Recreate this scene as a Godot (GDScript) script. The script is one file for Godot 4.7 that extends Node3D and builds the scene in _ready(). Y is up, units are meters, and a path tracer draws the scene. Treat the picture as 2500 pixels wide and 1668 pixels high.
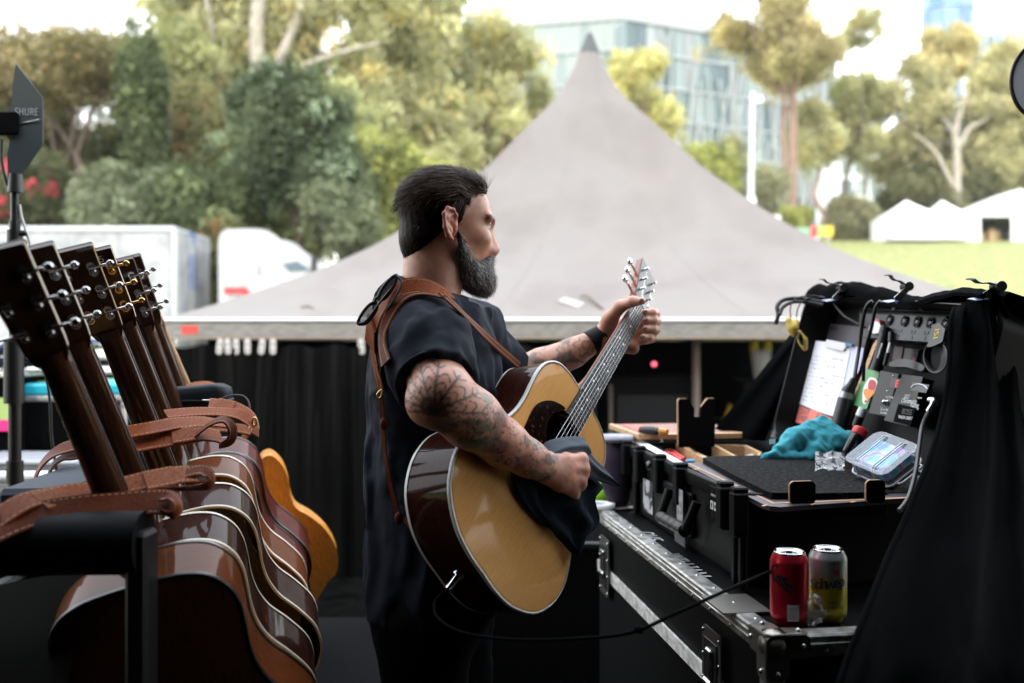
extends Node3D
# A backstage corner: a guitar technician polishing a guitar between a rack of guitars and an open work case, with a marquee, trees and city behind.
# Units are metres, y up. The stage floor is y = 0, the camera stands on it and looks along -z.

const F := 2300.0      # focal length in pixels of the 2500 pixel wide photograph
const EYE := 1.45

var names := {}
var rng := RandomNumberGenerator.new()


# ---------------------------------------------------------------- pixels to places
func P(x: float, y: float, d: float) -> Vector3:
	return Vector3((x - 1250.0) / F * d, EYE - (y - 834.0) / F * d, -d)


func PP(x: float, y: float, o: Vector3, n: Vector3) -> Vector3:
	var dir := Vector3((x - 1250.0) / F, -(y - 834.0) / F, -1.0)
	var e := Vector3(0, EYE, 0)
	return e + dir * (n.dot(o - e) / n.dot(dir))


func PY(x: float, y: float, h: float) -> Vector3:
	return PP(x, y, Vector3(0, h, 0), Vector3.UP)


# ---------------------------------------------------------------- meshes
class MB:
	var v := PackedVector3Array()
	var n := PackedVector3Array()
	var uv := PackedVector2Array()
	var c := PackedColorArray()
	var ix := PackedInt32Array()
	var col := Color.WHITE
	var colored := false

	func vert(p: Vector3, nn: Vector3, t := Vector2.ZERO) -> int:
		v.append(p)
		n.append(nn)
		uv.append(t)
		c.append(col)
		return v.size() - 1

	func face(a: int, b: int, d: int) -> void:
		var g := (v[b] - v[a]).cross(v[d] - v[a])
		if g.dot(n[a] + n[b] + n[d]) > 0.0:
			ix.append(a); ix.append(d); ix.append(b)
		else:
			ix.append(a); ix.append(b); ix.append(d)

	func tri(a: Vector3, b: Vector3, d: Vector3, away := Vector3.INF) -> void:
		var g := (b - a).cross(d - a).normalized()
		if away != Vector3.INF and g.dot((a + b + d) / 3.0 - away) < 0.0:
			g = -g
		face(vert(a, g), vert(b, g), vert(d, g))

	func quad(a: Vector3, b: Vector3, d: Vector3, e: Vector3, away := Vector3.INF) -> void:
		var g := (b - a).cross(d - a) + (d - a).cross(e - a)
		g = g.normalized()
		if away != Vector3.INF and g.dot((a + b + d + e) / 4.0 - away) < 0.0:
			g = -g
		var i := vert(a, g, Vector2(0, 0)); var j := vert(b, g, Vector2(1, 0)); var k := vert(d, g, Vector2(1, 1)); var l := vert(e, g, Vector2(0, 1))
		face(i, j, k)
		face(i, k, l)

	# rows of points; wrap closes each row into a ring
	func grid(rows: Array, wrap := false, turn := 1.0) -> void:
		var nv := rows.size()
		var nu: int = rows[0].size()
		var at := v.size()
		var sum := 0.0
		for i in nv:
			var r: PackedVector3Array = rows[i]
			var r0: PackedVector3Array = rows[maxi(i - 1, 0)]
			var r1: PackedVector3Array = rows[mini(i + 1, nv - 1)]
			var mid := Vector3.ZERO
			if wrap:
				for p in r:
					mid += p
				mid /= nu
			for j in nu:
				var j0 := (j - 1 + nu) % nu if wrap else maxi(j - 1, 0)
				var j1 := (j + 1) % nu if wrap else mini(j + 1, nu - 1)
				var g := (r[j1] - r[j0]).cross(r1[j] - r0[j])
				if g.length_squared() < 1e-20:
					g = (rows[mini(i + 1, nv - 1)][j1] - rows[mini(i + 1, nv - 1)][j0]).cross(r1[j] - r0[j])
					if g.length_squared() < 1e-20:
						g = (rows[maxi(i - 1, 0)][j1] - rows[maxi(i - 1, 0)][j0]).cross(r1[j] - r0[j])
						if g.length_squared() < 1e-20:
							g = r1[j] - r0[j]
				g = g.normalized()
				if wrap:
					sum += g.dot(r[j] - mid)
				vert(r[j], g, Vector2(float(j) / maxi(nu - 1, 1), float(i) / maxi(nv - 1, 1)))
		var s := turn
		if wrap and sum < 0.0:
			s = -turn
		if s < 0.0:
			for k in range(at, v.size()):
				n[k] = -n[k]
		for i in nv - 1:
			for j in (nu if wrap else nu - 1):
				var j1 := (j + 1) % nu
				var a := at + i * nu + j
				var b := at + i * nu + j1
				var d := at + (i + 1) * nu + j1
				var e := at + (i + 1) * nu + j
				face(a, b, d)
				face(a, d, e)

	func fan(r: PackedVector3Array, dir: Vector3) -> void:
		var m := Vector3.ZERO
		for p in r:
			m += p
		m /= r.size()
		var k := vert(m, dir)
		var at := v.size()
		for p in r:
			vert(p, dir)
		for j in r.size():
			face(k, at + j, at + (j + 1) % r.size())

	# a swept round or oval bar; radii one number or one per point; flat squeezes across `side`
	func tube(path: PackedVector3Array, radius, sides := 8, cap := true, flat := 1.0, side := Vector3.ZERO) -> void:
		var rows := []
		var t0 := (path[1] - path[0]).normalized()
		var u := side if side != Vector3.ZERO else (Vector3.UP if absf(t0.y) < 0.9 else Vector3.RIGHT)
		u = (u - t0 * u.dot(t0)).normalized()
		var m := path.size()
		for i in m:
			var t := (path[mini(i + 1, m - 1)] - path[maxi(i - 1, 0)]).normalized()
			u = (u - t * u.dot(t)).normalized()
			var w := t.cross(u)
			var r: float = radius[i] if radius is Array or radius is PackedFloat32Array else radius
			var row := PackedVector3Array()
			for j in sides:
				var a := TAU * j / sides
				row.append(path[i] + u * cos(a) * r * flat + w * sin(a) * r)
			rows.append(row)
		grid(rows, true)
		if cap:
			fan(rows[0], -t0)
			fan(rows[m - 1], (path[m - 1] - path[m - 2]).normalized())

	func bar(a: Vector3, b: Vector3, r: float, sides := 8, r2 := -1.0) -> void:
		tube(PackedVector3Array([a, b]), [r, r if r2 < 0.0 else r2], sides)

	# a box with chamfered edges
	func box(size: Vector3, xf := Transform3D.IDENTITY, b := 0.0) -> void:
		var h := size / 2.0
		b = minf(b, minf(h.x, minf(h.y, h.z)) * 0.8)
		var mid := xf.origin
		var k := func(sx: float, sy: float, sz: float, f: int) -> Vector3:
			return xf * Vector3(sx * (h.x - (0.0 if f == 0 else b)), sy * (h.y - (0.0 if f == 1 else b)), sz * (h.z - (0.0 if f == 2 else b)))
		for s in [-1.0, 1.0]:
			quad(k.call(s, -1.0, -1.0, 0), k.call(s, 1.0, -1.0, 0), k.call(s, 1.0, 1.0, 0), k.call(s, -1.0, 1.0, 0), mid)
			quad(k.call(-1.0, s, -1.0, 1), k.call(1.0, s, -1.0, 1), k.call(1.0, s, 1.0, 1), k.call(-1.0, s, 1.0, 1), mid)
			quad(k.call(-1.0, -1.0, s, 2), k.call(1.0, -1.0, s, 2), k.call(1.0, 1.0, s, 2), k.call(-1.0, 1.0, s, 2), mid)
		if b <= 0.0:
			return
		for s in [-1.0, 1.0]:
			for t in [-1.0, 1.0]:
				quad(k.call(s, t, -1.0, 0), k.call(s, t, 1.0, 0), k.call(s, t, 1.0, 1), k.call(s, t, -1.0, 1), mid)
				quad(k.call(s, -1.0, t, 0), k.call(s, 1.0, t, 0), k.call(s, 1.0, t, 2), k.call(s, -1.0, t, 2), mid)
				quad(k.call(-1.0, s, t, 1), k.call(1.0, s, t, 1), k.call(1.0, s, t, 2), k.call(-1.0, s, t, 2), mid)
				for w in [-1.0, 1.0]:
					tri(k.call(s, t, w, 0), k.call(s, t, w, 1), k.call(s, t, w, 2), mid)

	# profile of (radius, height) turned round y
	func lathe(profile: Array, seg := 16, xf := Transform3D.IDENTITY) -> void:
		var rows := []
		for q in profile:
			var row := PackedVector3Array()
			for j in seg:
				var a := TAU * j / seg
				row.append(xf * Vector3(cos(a) * q.x, q.y, sin(a) * q.x))
			rows.append(row)
		grid(rows, true)

	func ball(at: Vector3, r: Vector3, seg := 10, basis := Basis.IDENTITY) -> void:
		var prof := []
		var m := maxi(int(seg / 2.0), 3)
		for i in m + 1:
			var a := PI * i / m - PI / 2
			prof.append(Vector2(maxf(cos(a), 0.003), sin(a)))
		lathe(prof, seg, Transform3D(basis * Basis.from_scale(r), at))

	# a flat outline given thickness along z; edges smooth where the outline bends gently
	func prism(poly: PackedVector2Array, z0: float, z1: float, xf := Transform3D.IDENTITY, bevel := 0.0, smooth := true) -> void:
		var m := poly.size()
		if Geometry2D.is_polygon_clockwise(poly):
			poly = poly.duplicate()
			poly.reverse()
		var sn: PackedVector2Array = []
		for i in m:
			sn.append((poly[(i + 1) % m] - poly[i]).orthogonal().normalized() * -1.0)
		var vn: PackedVector2Array = []
		for i in m:
			vn.append((sn[i] + sn[(i - 1 + m) % m]).normalized())
		var inner := PackedVector2Array()
		for i in m:
			inner.append(poly[i] - vn[i] * bevel)
		var idx := Geometry2D.triangulate_polygon(inner)
		for z in [z0, z1]:
			var nn := (xf.basis * Vector3(0, 0, 1.0 if (z == z1) == (z1 > z0) else -1.0)).normalized()
			var at := v.size()
			for p in inner:
				vert(xf * Vector3(p.x, p.y, z), nn, p)
			for k in range(0, idx.size(), 3):
				face(at + idx[k], at + idx[k + 1], at + idx[k + 2])
		var dz := signf(z1 - z0) * bevel
		var lev := [[inner, z0], [poly, z0 + dz], [poly, z1 - dz], [inner, z1]] if bevel > 0.0 else [[poly, z0], [poly, z1]]
		for l in lev.size() - 1:
			for i in m:
				var j := (i + 1) % m
				var a: Vector3 = xf * Vector3(lev[l][0][i].x, lev[l][0][i].y, lev[l][1])
				var b: Vector3 = xf * Vector3(lev[l][0][j].x, lev[l][0][j].y, lev[l][1])
				var d: Vector3 = xf * Vector3(lev[l + 1][0][j].x, lev[l + 1][0][j].y, lev[l + 1][1])
				var e: Vector3 = xf * Vector3(lev[l + 1][0][i].x, lev[l + 1][0][i].y, lev[l + 1][1])
				var ni := vn[i] if smooth and sn[i].dot(sn[(i - 1 + m) % m]) > 0.7 else sn[i]
				var nj := vn[j] if smooth and sn[i].dot(sn[j]) > 0.7 else sn[i]
				var wi := (xf.basis * Vector3(ni.x, ni.y, 0)).normalized()
				var wj := (xf.basis * Vector3(nj.x, nj.y, 0)).normalized()
				var ia := vert(a, wi); var ib := vert(b, wj); var ic := vert(d, wj); var ie := vert(e, wi)
				face(ia, ib, ic)
				face(ia, ic, ie)

	# a flat band swept along a path: `up` is the face normal at each point (or one for all)
	func ribbon(path: PackedVector3Array, up, width: float, thick: float) -> void:
		var rows := []
		var m := path.size()
		for i in m:
			var t := (path[mini(i + 1, m - 1)] - path[maxi(i - 1, 0)]).normalized()
			var u: Vector3 = up[i] if up is Array or up is PackedVector3Array else up
			u = (u - t * u.dot(t)).normalized()
			var w := t.cross(u)
			var row := PackedVector3Array()
			var hw := width / 2.0
			var ht := thick / 2.0
			var e := minf(ht, hw) * 0.6
			for q in [[-hw, -ht + e], [-hw + e, -ht], [hw - e, -ht], [hw, -ht + e], [hw, ht - e], [hw - e, ht], [-hw + e, ht], [-hw, ht - e]]:
				row.append(path[i] + w * q[0] + u * q[1])
			rows.append(row)
		var s := v.size()
		grid(rows, true)
		for i in m:   # crisp faces on the two broad sides
			for j in 8:
				var t := (path[mini(i + 1, m - 1)] - path[maxi(i - 1, 0)]).normalized()
				var u: Vector3 = up[i] if up is Array or up is PackedVector3Array else up
				u = (u - t * u.dot(t)).normalized()
				if j == 1 or j == 2:
					n[s + i * 8 + j] = -u
				elif j == 5 or j == 6:
					n[s + i * 8 + j] = u
		fan(rows[0], (path[0] - path[1]).normalized())
		fan(rows[m - 1], (path[m - 1] - path[m - 2]).normalized())

	func mesh() -> ArrayMesh:
		var a := []
		a.resize(Mesh.ARRAY_MAX)
		a[Mesh.ARRAY_VERTEX] = v
		a[Mesh.ARRAY_NORMAL] = n
		a[Mesh.ARRAY_TEX_UV] = uv
		if colored:
			a[Mesh.ARRAY_COLOR] = c
		a[Mesh.ARRAY_INDEX] = ix
		var m := ArrayMesh.new()
		m.add_surface_from_arrays(Mesh.PRIMITIVE_TRIANGLES, a)
		return m


# a smooth union of tapered limbs and ovals on a grid, meshed as surface nets
class Blob:
	var o: Vector3
	var cs: float
	var nx: int
	var ny: int
	var nz: int
	var k: float
	var s: PackedFloat32Array

	func _init(lo: Vector3, hi: Vector3, cell: float, blend: float) -> void:
		o = lo
		cs = cell
		k = 1.0 / blend
		nx = int((hi.x - lo.x) / cs) + 2
		ny = int((hi.y - lo.y) / cs) + 2
		nz = int((hi.z - lo.z) / cs) + 2
		s.resize(nx * ny * nz)

	func span(lo: Vector3, hi: Vector3) -> Array:
		var a := (lo - o) / cs
		var b := (hi - o) / cs
		return [clampi(int(a.x), 0, nx - 1), clampi(int(b.x) + 1, 0, nx - 1), clampi(int(a.y), 0, ny - 1), clampi(int(b.y) + 1, 0, ny - 1), clampi(int(a.z), 0, nz - 1), clampi(int(b.z) + 1, 0, nz - 1)]

	func limb(a: Vector3, b: Vector3, ra: float, rb: float, squash := Vector3.ONE) -> void:
		var m := 4.5 / k
		var rr := maxf(ra, rb) + m
		var g := span(Vector3(minf(a.x, b.x), minf(a.y, b.y), minf(a.z, b.z)) - Vector3.ONE * rr, Vector3(maxf(a.x, b.x), maxf(a.y, b.y), maxf(a.z, b.z)) + Vector3.ONE * rr)
		var ab := (b - a) * squash
		var l2 := maxf(ab.length_squared(), 1e-9)
		for z in range(g[4], g[5] + 1):
			for y in range(g[2], g[3] + 1):
				var i: int = (z * ny + y) * nx + g[0]
				var p := Vector3(o.x + g[0] * cs, o.y + y * cs, o.z + z * cs)
				for x in range(g[0], g[1] + 1):
					var q := (p - a) * squash
					var t := clampf(q.dot(ab) / l2, 0.0, 1.0)
					var d := (q - ab * t).length() - ra - (rb - ra) * t
					if d < m:
						s[i] += exp(-d * k)
					i += 1
					p.x += cs

	func chain(pts: Array, radii: Array) -> void:
		for i in pts.size() - 1:
			limb(pts[i], pts[i + 1], radii[i], radii[i + 1])

	func oval(c: Vector3, r: Vector3, basis := Basis.IDENTITY) -> void:
		var m := 4.5 / k
		var rr := Vector3.ONE * (maxf(r.x, maxf(r.y, r.z)) + m)
		var g := span(c - rr, c + rr)
		var inv := basis.transposed()
		for z in range(g[4], g[5] + 1):
			for y in range(g[2], g[3] + 1):
				var i: int = (z * ny + y) * nx + g[0]
				for x in range(g[0], g[1] + 1):
					var q := inv * (Vector3(o.x + x * cs, o.y + y * cs, o.z + z * cs) - c)
					var q1 := q / r
					var k0 := q1.length()
					var d := k0 * (k0 - 1.0) / maxf((q1 / r).length(), 1e-6) if k0 > 1e-6 else -minf(r.x, minf(r.y, r.z))
					if d < m:
						s[i] += exp(-d * k)
					i += 1

	# sums become distances; outside everything is +0.05
	func finish() -> void:
		for i in s.size():
			s[i] = -log(s[i]) / k if s[i] > 1e-12 else 0.05

	func dent(c: Vector3, r: float, soft := 0.004) -> void:
		var g := span(c - Vector3.ONE * (r + soft * 3), c + Vector3.ONE * (r + soft * 3))
		for z in range(g[4], g[5] + 1):
			for y in range(g[2], g[3] + 1):
				for x in range(g[0], g[1] + 1):
					var i: int = (z * ny + y) * nx + x
					var d := r - (Vector3(o.x + x * cs, o.y + y * cs, o.z + z * cs) - c).length()
					var h := clampf(0.5 + 0.5 * (d - s[i]) / soft, 0.0, 1.0)
					s[i] = lerpf(s[i], d, h) + soft * h * (1.0 - h)

	# change the distance near the surface: f(point, distance) -> distance
	func shape(f: Callable, band := 0.03) -> void:
		var i := 0
		for z in nz:
			for y in ny:
				for x in nx:
					if s[i] < band and s[i] > -band:
						s[i] = f.call(Vector3(o.x + x * cs, o.y + y * cs, o.z + z * cs), s[i])
					i += 1

	# soft union with another field on the same grid
	func join(other: Blob, soft: float) -> void:
		for i in s.size():
			var a := s[i]
			var b := other.s[i]
			var h := clampf(0.5 + 0.5 * (a - b) / soft, 0.0, 1.0)
			s[i] = lerpf(a, b, h) - soft * h * (1.0 - h)

	func clip(po: Vector3, pn: Vector3) -> void:
		for z in nz:
			for y in ny:
				var i := (z * ny + y) * nx
				var d := (Vector3(o.x, o.y + y * cs, o.z + z * cs) - po).dot(pn)
				var dd := pn.x * cs
				for x in nx:
					if d > s[i]:
						s[i] = d
					i += 1
					d += dd

	func grad(p: Vector3) -> Vector3:
		var q := (p - o) / cs
		var x := clampi(int(q.x), 1, nx - 3)
		var y := clampi(int(q.y), 1, ny - 3)
		var z := clampi(int(q.z), 1, nz - 3)
		var f := Vector3(q.x - x, q.y - y, q.z - z)
		var r := Vector3.ZERO
		var sy := nx
		var sz := nx * ny
		for dz in 2:
			for dy in 2:
				for dx in 2:
					var w := (f.x if dx else 1.0 - f.x) * (f.y if dy else 1.0 - f.y) * (f.z if dz else 1.0 - f.z)
					var i := ((z + dz) * ny + y + dy) * nx + x + dx
					r += w * Vector3(s[i + 1] - s[i - 1], s[i + sy] - s[i - sy], s[i + sz] - s[i - sz])
		return r.normalized()

	func build(mb: MB, tint = null) -> void:
		var at := {}
		var sy := nx
		var sz := nx * ny
		var inside := PackedByteArray()
		inside.resize(s.size())
		for i in s.size():
			inside[i] = 1 if s[i] < 0.0 else 0
		for z in nz - 1:
			for y in ny - 1:
				var i := (z * ny + y) * nx
				for x in nx - 1:
					var t := inside[i] + inside[i + 1] + inside[i + sy] + inside[i + sy + 1] + inside[i + sz] + inside[i + sz + 1] + inside[i + sz + sy] + inside[i + sz + sy + 1]
					if t > 0 and t < 8:
						var sum := Vector3.ZERO
						var cnt := 0
						for e in [[0, 1, Vector3(0, 0, 0), Vector3(1, 0, 0)], [sy, sy + 1, Vector3(0, 1, 0), Vector3(1, 0, 0)], [sz, sz + 1, Vector3(0, 0, 1), Vector3(1, 0, 0)], [sz + sy, sz + sy + 1, Vector3(0, 1, 1), Vector3(1, 0, 0)],
								[0, sy, Vector3(0, 0, 0), Vector3(0, 1, 0)], [1, sy + 1, Vector3(1, 0, 0), Vector3(0, 1, 0)], [sz, sz + sy, Vector3(0, 0, 1), Vector3(0, 1, 0)], [sz + 1, sz + sy + 1, Vector3(1, 0, 1), Vector3(0, 1, 0)],
								[0, sz, Vector3(0, 0, 0), Vector3(0, 0, 1)], [1, sz + 1, Vector3(1, 0, 0), Vector3(0, 0, 1)], [sy, sz + sy, Vector3(0, 1, 0), Vector3(0, 0, 1)], [sy + 1, sz + sy + 1, Vector3(1, 1, 0), Vector3(0, 0, 1)]]:
							var a := s[i + e[0]]
							var b := s[i + e[1]]
							if (a < 0.0) != (b < 0.0):
								sum += e[2] + e[3] * (a / (a - b))
								cnt += 1
						var p := o + (Vector3(x, y, z) + sum / cnt) * cs
						var g := grad(p)
						if tint != null:
							mb.col = tint.call(p, g)
						at[i] = mb.vert(p, g)
					i += 1
		for i in at:
			for ax in 3:
				var st: int = [1, sy, sz][ax]
				if inside[i] != inside[i + st]:
					var d1: int = [sy, sz, 1][ax]
					var d2: int = [sz, 1, sy][ax]
					if at.has(i - d1) and at.has(i - d2) and at.has(i - d1 - d2):
						mb.face(at[i], at[i - d1], at[i - d1 - d2])
						mb.face(at[i], at[i - d1 - d2], at[i - d2])


# ---------------------------------------------------------------- nodes
func numbered(called: String) -> String:
	if not names.has(called):
		names[called] = 0
		return called
	names[called] += 1
	return "%s_%03d" % [called, names[called]]


func thing(called: String, label: String, category: String, at := Transform3D.IDENTITY, group := "") -> Node3D:
	var t := Node3D.new()
	t.name = numbered(called)
	add_child(t)
	t.transform = at
	return tag(t, label, category, group)


func tag(t: Node3D, label: String, category: String, group := "") -> Node3D:
	t.set_meta("label", label)
	t.set_meta("category", category)
	if group != "":
		t.set_meta("group", group)
	return t


func part(parent: Node3D, called: String, m, mt: Material, label := "") -> MeshInstance3D:
	var mi := MeshInstance3D.new()
	mi.name = called if parent != self else numbered(called)
	mi.mesh = m.mesh() if m is MB else m
	mi.material_override = mt
	if label != "":
		mi.set_meta("label", label)
	parent.add_child(mi, true)
	return mi


func structure(called: String, m, mt: Material) -> MeshInstance3D:
	var mi := part(self, called, m, mt)
	mi.set_meta("kind", "structure")
	return mi


func pbox(parent: Node3D, called: String, size: Vector3, xf, mt: Material, b := 0.002) -> MeshInstance3D:
	var m := MB.new()
	m.box(size, xf if xf is Transform3D else Transform3D(Basis.IDENTITY, xf), b)
	return part(parent, called, m, mt)


func smooth(pts: Array, per := 6) -> PackedVector3Array:
	var r := PackedVector3Array()
	var m := pts.size()
	for i in m - 1:
		var a: Vector3 = pts[maxi(i - 1, 0)]
		var b: Vector3 = pts[i]
		var c: Vector3 = pts[i + 1]
		var d: Vector3 = pts[mini(i + 2, m - 1)]
		for j in per:
			r.append(b.cubic_interpolate(c, a, d, float(j) / per))
	r.append(pts[m - 1])
	return r


func smooth2(pts: Array, per := 5, closed := false) -> PackedVector2Array:
	var r := PackedVector2Array()
	var m := pts.size()
	for i in (m if closed else m - 1):
		var a: Vector2 = pts[(i - 1 + m) % m] if closed else pts[maxi(i - 1, 0)]
		var b: Vector2 = pts[i]
		var c: Vector2 = pts[(i + 1) % m]
		var d: Vector2 = pts[(i + 2) % m] if closed else pts[mini(i + 2, m - 1)]
		for j in per:
			r.append(b.cubic_interpolate(c, a, d, float(j) / per))
	if not closed:
		r.append(pts[m - 1])
	return r


func rounded(w: float, h: float, r: float, n := 4) -> PackedVector2Array:
	var p := PackedVector2Array()
	for q in [[w / 2 - r, h / 2 - r, 0.0], [-w / 2 + r, h / 2 - r, PI / 2], [-w / 2 + r, -h / 2 + r, PI], [w / 2 - r, -h / 2 + r, PI * 1.5]]:
		for i in n + 1:
			var a: float = q[2] + PI / 2 * i / n
			p.append(Vector2(q[0] + cos(a) * r, q[1] + sin(a) * r))
	return p


# ---------------------------------------------------------------- materials; colours are linear base colours
func lin(r: float, g: float, b: float, a := 1.0) -> Color:
	var c := Color(r, g, b).linear_to_srgb()
	c.a = a
	return c


func mat(called: String, col: Color, rough := 0.6, metal := 0.0) -> StandardMaterial3D:
	var m := StandardMaterial3D.new()
	m.resource_name = called
	m.albedo_color = col
	m.roughness = rough
	if maxf(col.r, maxf(col.g, col.b)) < 0.2 and rough > 0.45:
		m.metallic_specular = 0.22
	m.metallic = metal
	return m


func noise_tex(size: int, freq: float, seed_: int, stops: Array, octaves := 4, kind := FastNoiseLite.TYPE_SIMPLEX_SMOOTH) -> NoiseTexture2D:
	var t := NoiseTexture2D.new()
	t.width = size
	t.height = size
	t.seamless = true
	var f := FastNoiseLite.new()
	f.seed = seed_
	f.frequency = freq
	f.noise_type = kind
	f.fractal_octaves = octaves
	t.noise = f
	var g := Gradient.new()
	var o := PackedFloat32Array()
	var c := PackedColorArray()
	for s in stops:
		o.append(s[0])
		c.append(s[1])
	g.offsets = o
	g.colors = c
	t.color_ramp = g
	return t


func grained(m: StandardMaterial3D, t: Texture2D, scale: Vector3, world := false) -> StandardMaterial3D:
	m.albedo_texture = t
	m.uv1_triplanar = true
	m.uv1_world_triplanar = world
	m.uv1_scale = scale
	return m


func bumped(m: StandardMaterial3D, t: Texture2D, depth_cm: float) -> StandardMaterial3D:
	m.heightmap_enabled = true
	m.heightmap_texture = t
	m.heightmap_scale = depth_cm
	return m


func letters(parent: Node3D, called: String, words: String, height: float, xf: Transform3D, mt: Material, font := "Droid Sans", depth := 0.0006) -> MeshInstance3D:
	var t := TextMesh.new()
	var f := SystemFont.new()
	f.font_names = PackedStringArray([font])
	t.font = f
	t.text = words
	t.font_size = 64
	t.pixel_size = height / 46.0
	t.depth = depth
	t.curve_step = 1.5
	var mi := part(parent, called, t, mt)
	mi.transform = xf
	return mi


var T := {}    # textures
var M := {}    # materials
var grey_bump: NoiseTexture2D


func _ready() -> void:
	rng.seed = 4127
	# ---- camera: a 35 mm class lens at about f/2.5, level, focused on the technician
	var cam := Camera3D.new()
	cam.name = "camera"
	cam.fov = rad_to_deg(2.0 * atan(834.0 / F))
	cam.near = 0.05
	cam.far = 2000.0
	var lens := CameraAttributesPhysical.new()
	lens.frustum_focal_length = 33.0
	lens.frustum_focus_distance = 1.93
	lens.frustum_near = 0.05
	lens.frustum_far = 2000.0
	lens.exposure_aperture = 2.2
	cam.attributes = lens
	add_child(cam)
	cam.position = Vector3(0, EYE, 0)
	cam.fov = rad_to_deg(2.0 * atan(834.0 / F))
	cam.current = true
	# ---- bright, thinly clouded sky and a high soft sun behind the left shoulder
	var env := Environment.new()
	env.background_mode = Environment.BG_SKY
	var sm := ProceduralSkyMaterial.new()
	sm.sky_top_color = Color(0.90, 0.93, 0.97)
	sm.sky_horizon_color = Color(1.0, 0.99, 0.97)
	sm.sky_curve = 0.22
	sm.sky_energy_multiplier = 1.9
	sm.ground_bottom_color = Color(0.35, 0.36, 0.30)
	sm.ground_horizon_color = Color(0.75, 0.78, 0.76)
	sm.sun_angle_max = 1.0
	var sky := Sky.new()
	sky.sky_material = sm
	env.sky = sky
	env.tonemap_mode = Environment.TONE_MAPPER_LINEAR
	env.tonemap_exposure = 1.18
	env.sdfgi_enabled = true
	env.ssao_enabled = true
	env.ssil_enabled = true
	env.fog_enabled = true
	env.fog_density = 0.00025
	env.fog_light_color = Color(0.9, 0.94, 0.96)
	var we := WorldEnvironment.new()
	we.name = "air"
	we.environment = env
	add_child(we)
	var sun := DirectionalLight3D.new()
	sun.name = "sun"
	sun.light_color = Color(1.0, 0.95, 0.86)
	sun.light_energy = 0.65
	sun.light_angular_distance = 3.0
	sun.shadow_enabled = true
	add_child(sun)
	sun.look_at_from_position(Vector3.ZERO, -Vector3(-0.35, 0.72, 0.60))
	make_materials()
	make_place()
	make_marquee()
	make_background()
	make_rack()
	make_cases()
	make_case_contents()
	make_held_guitar()
	make_person()
	make_small()


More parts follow.
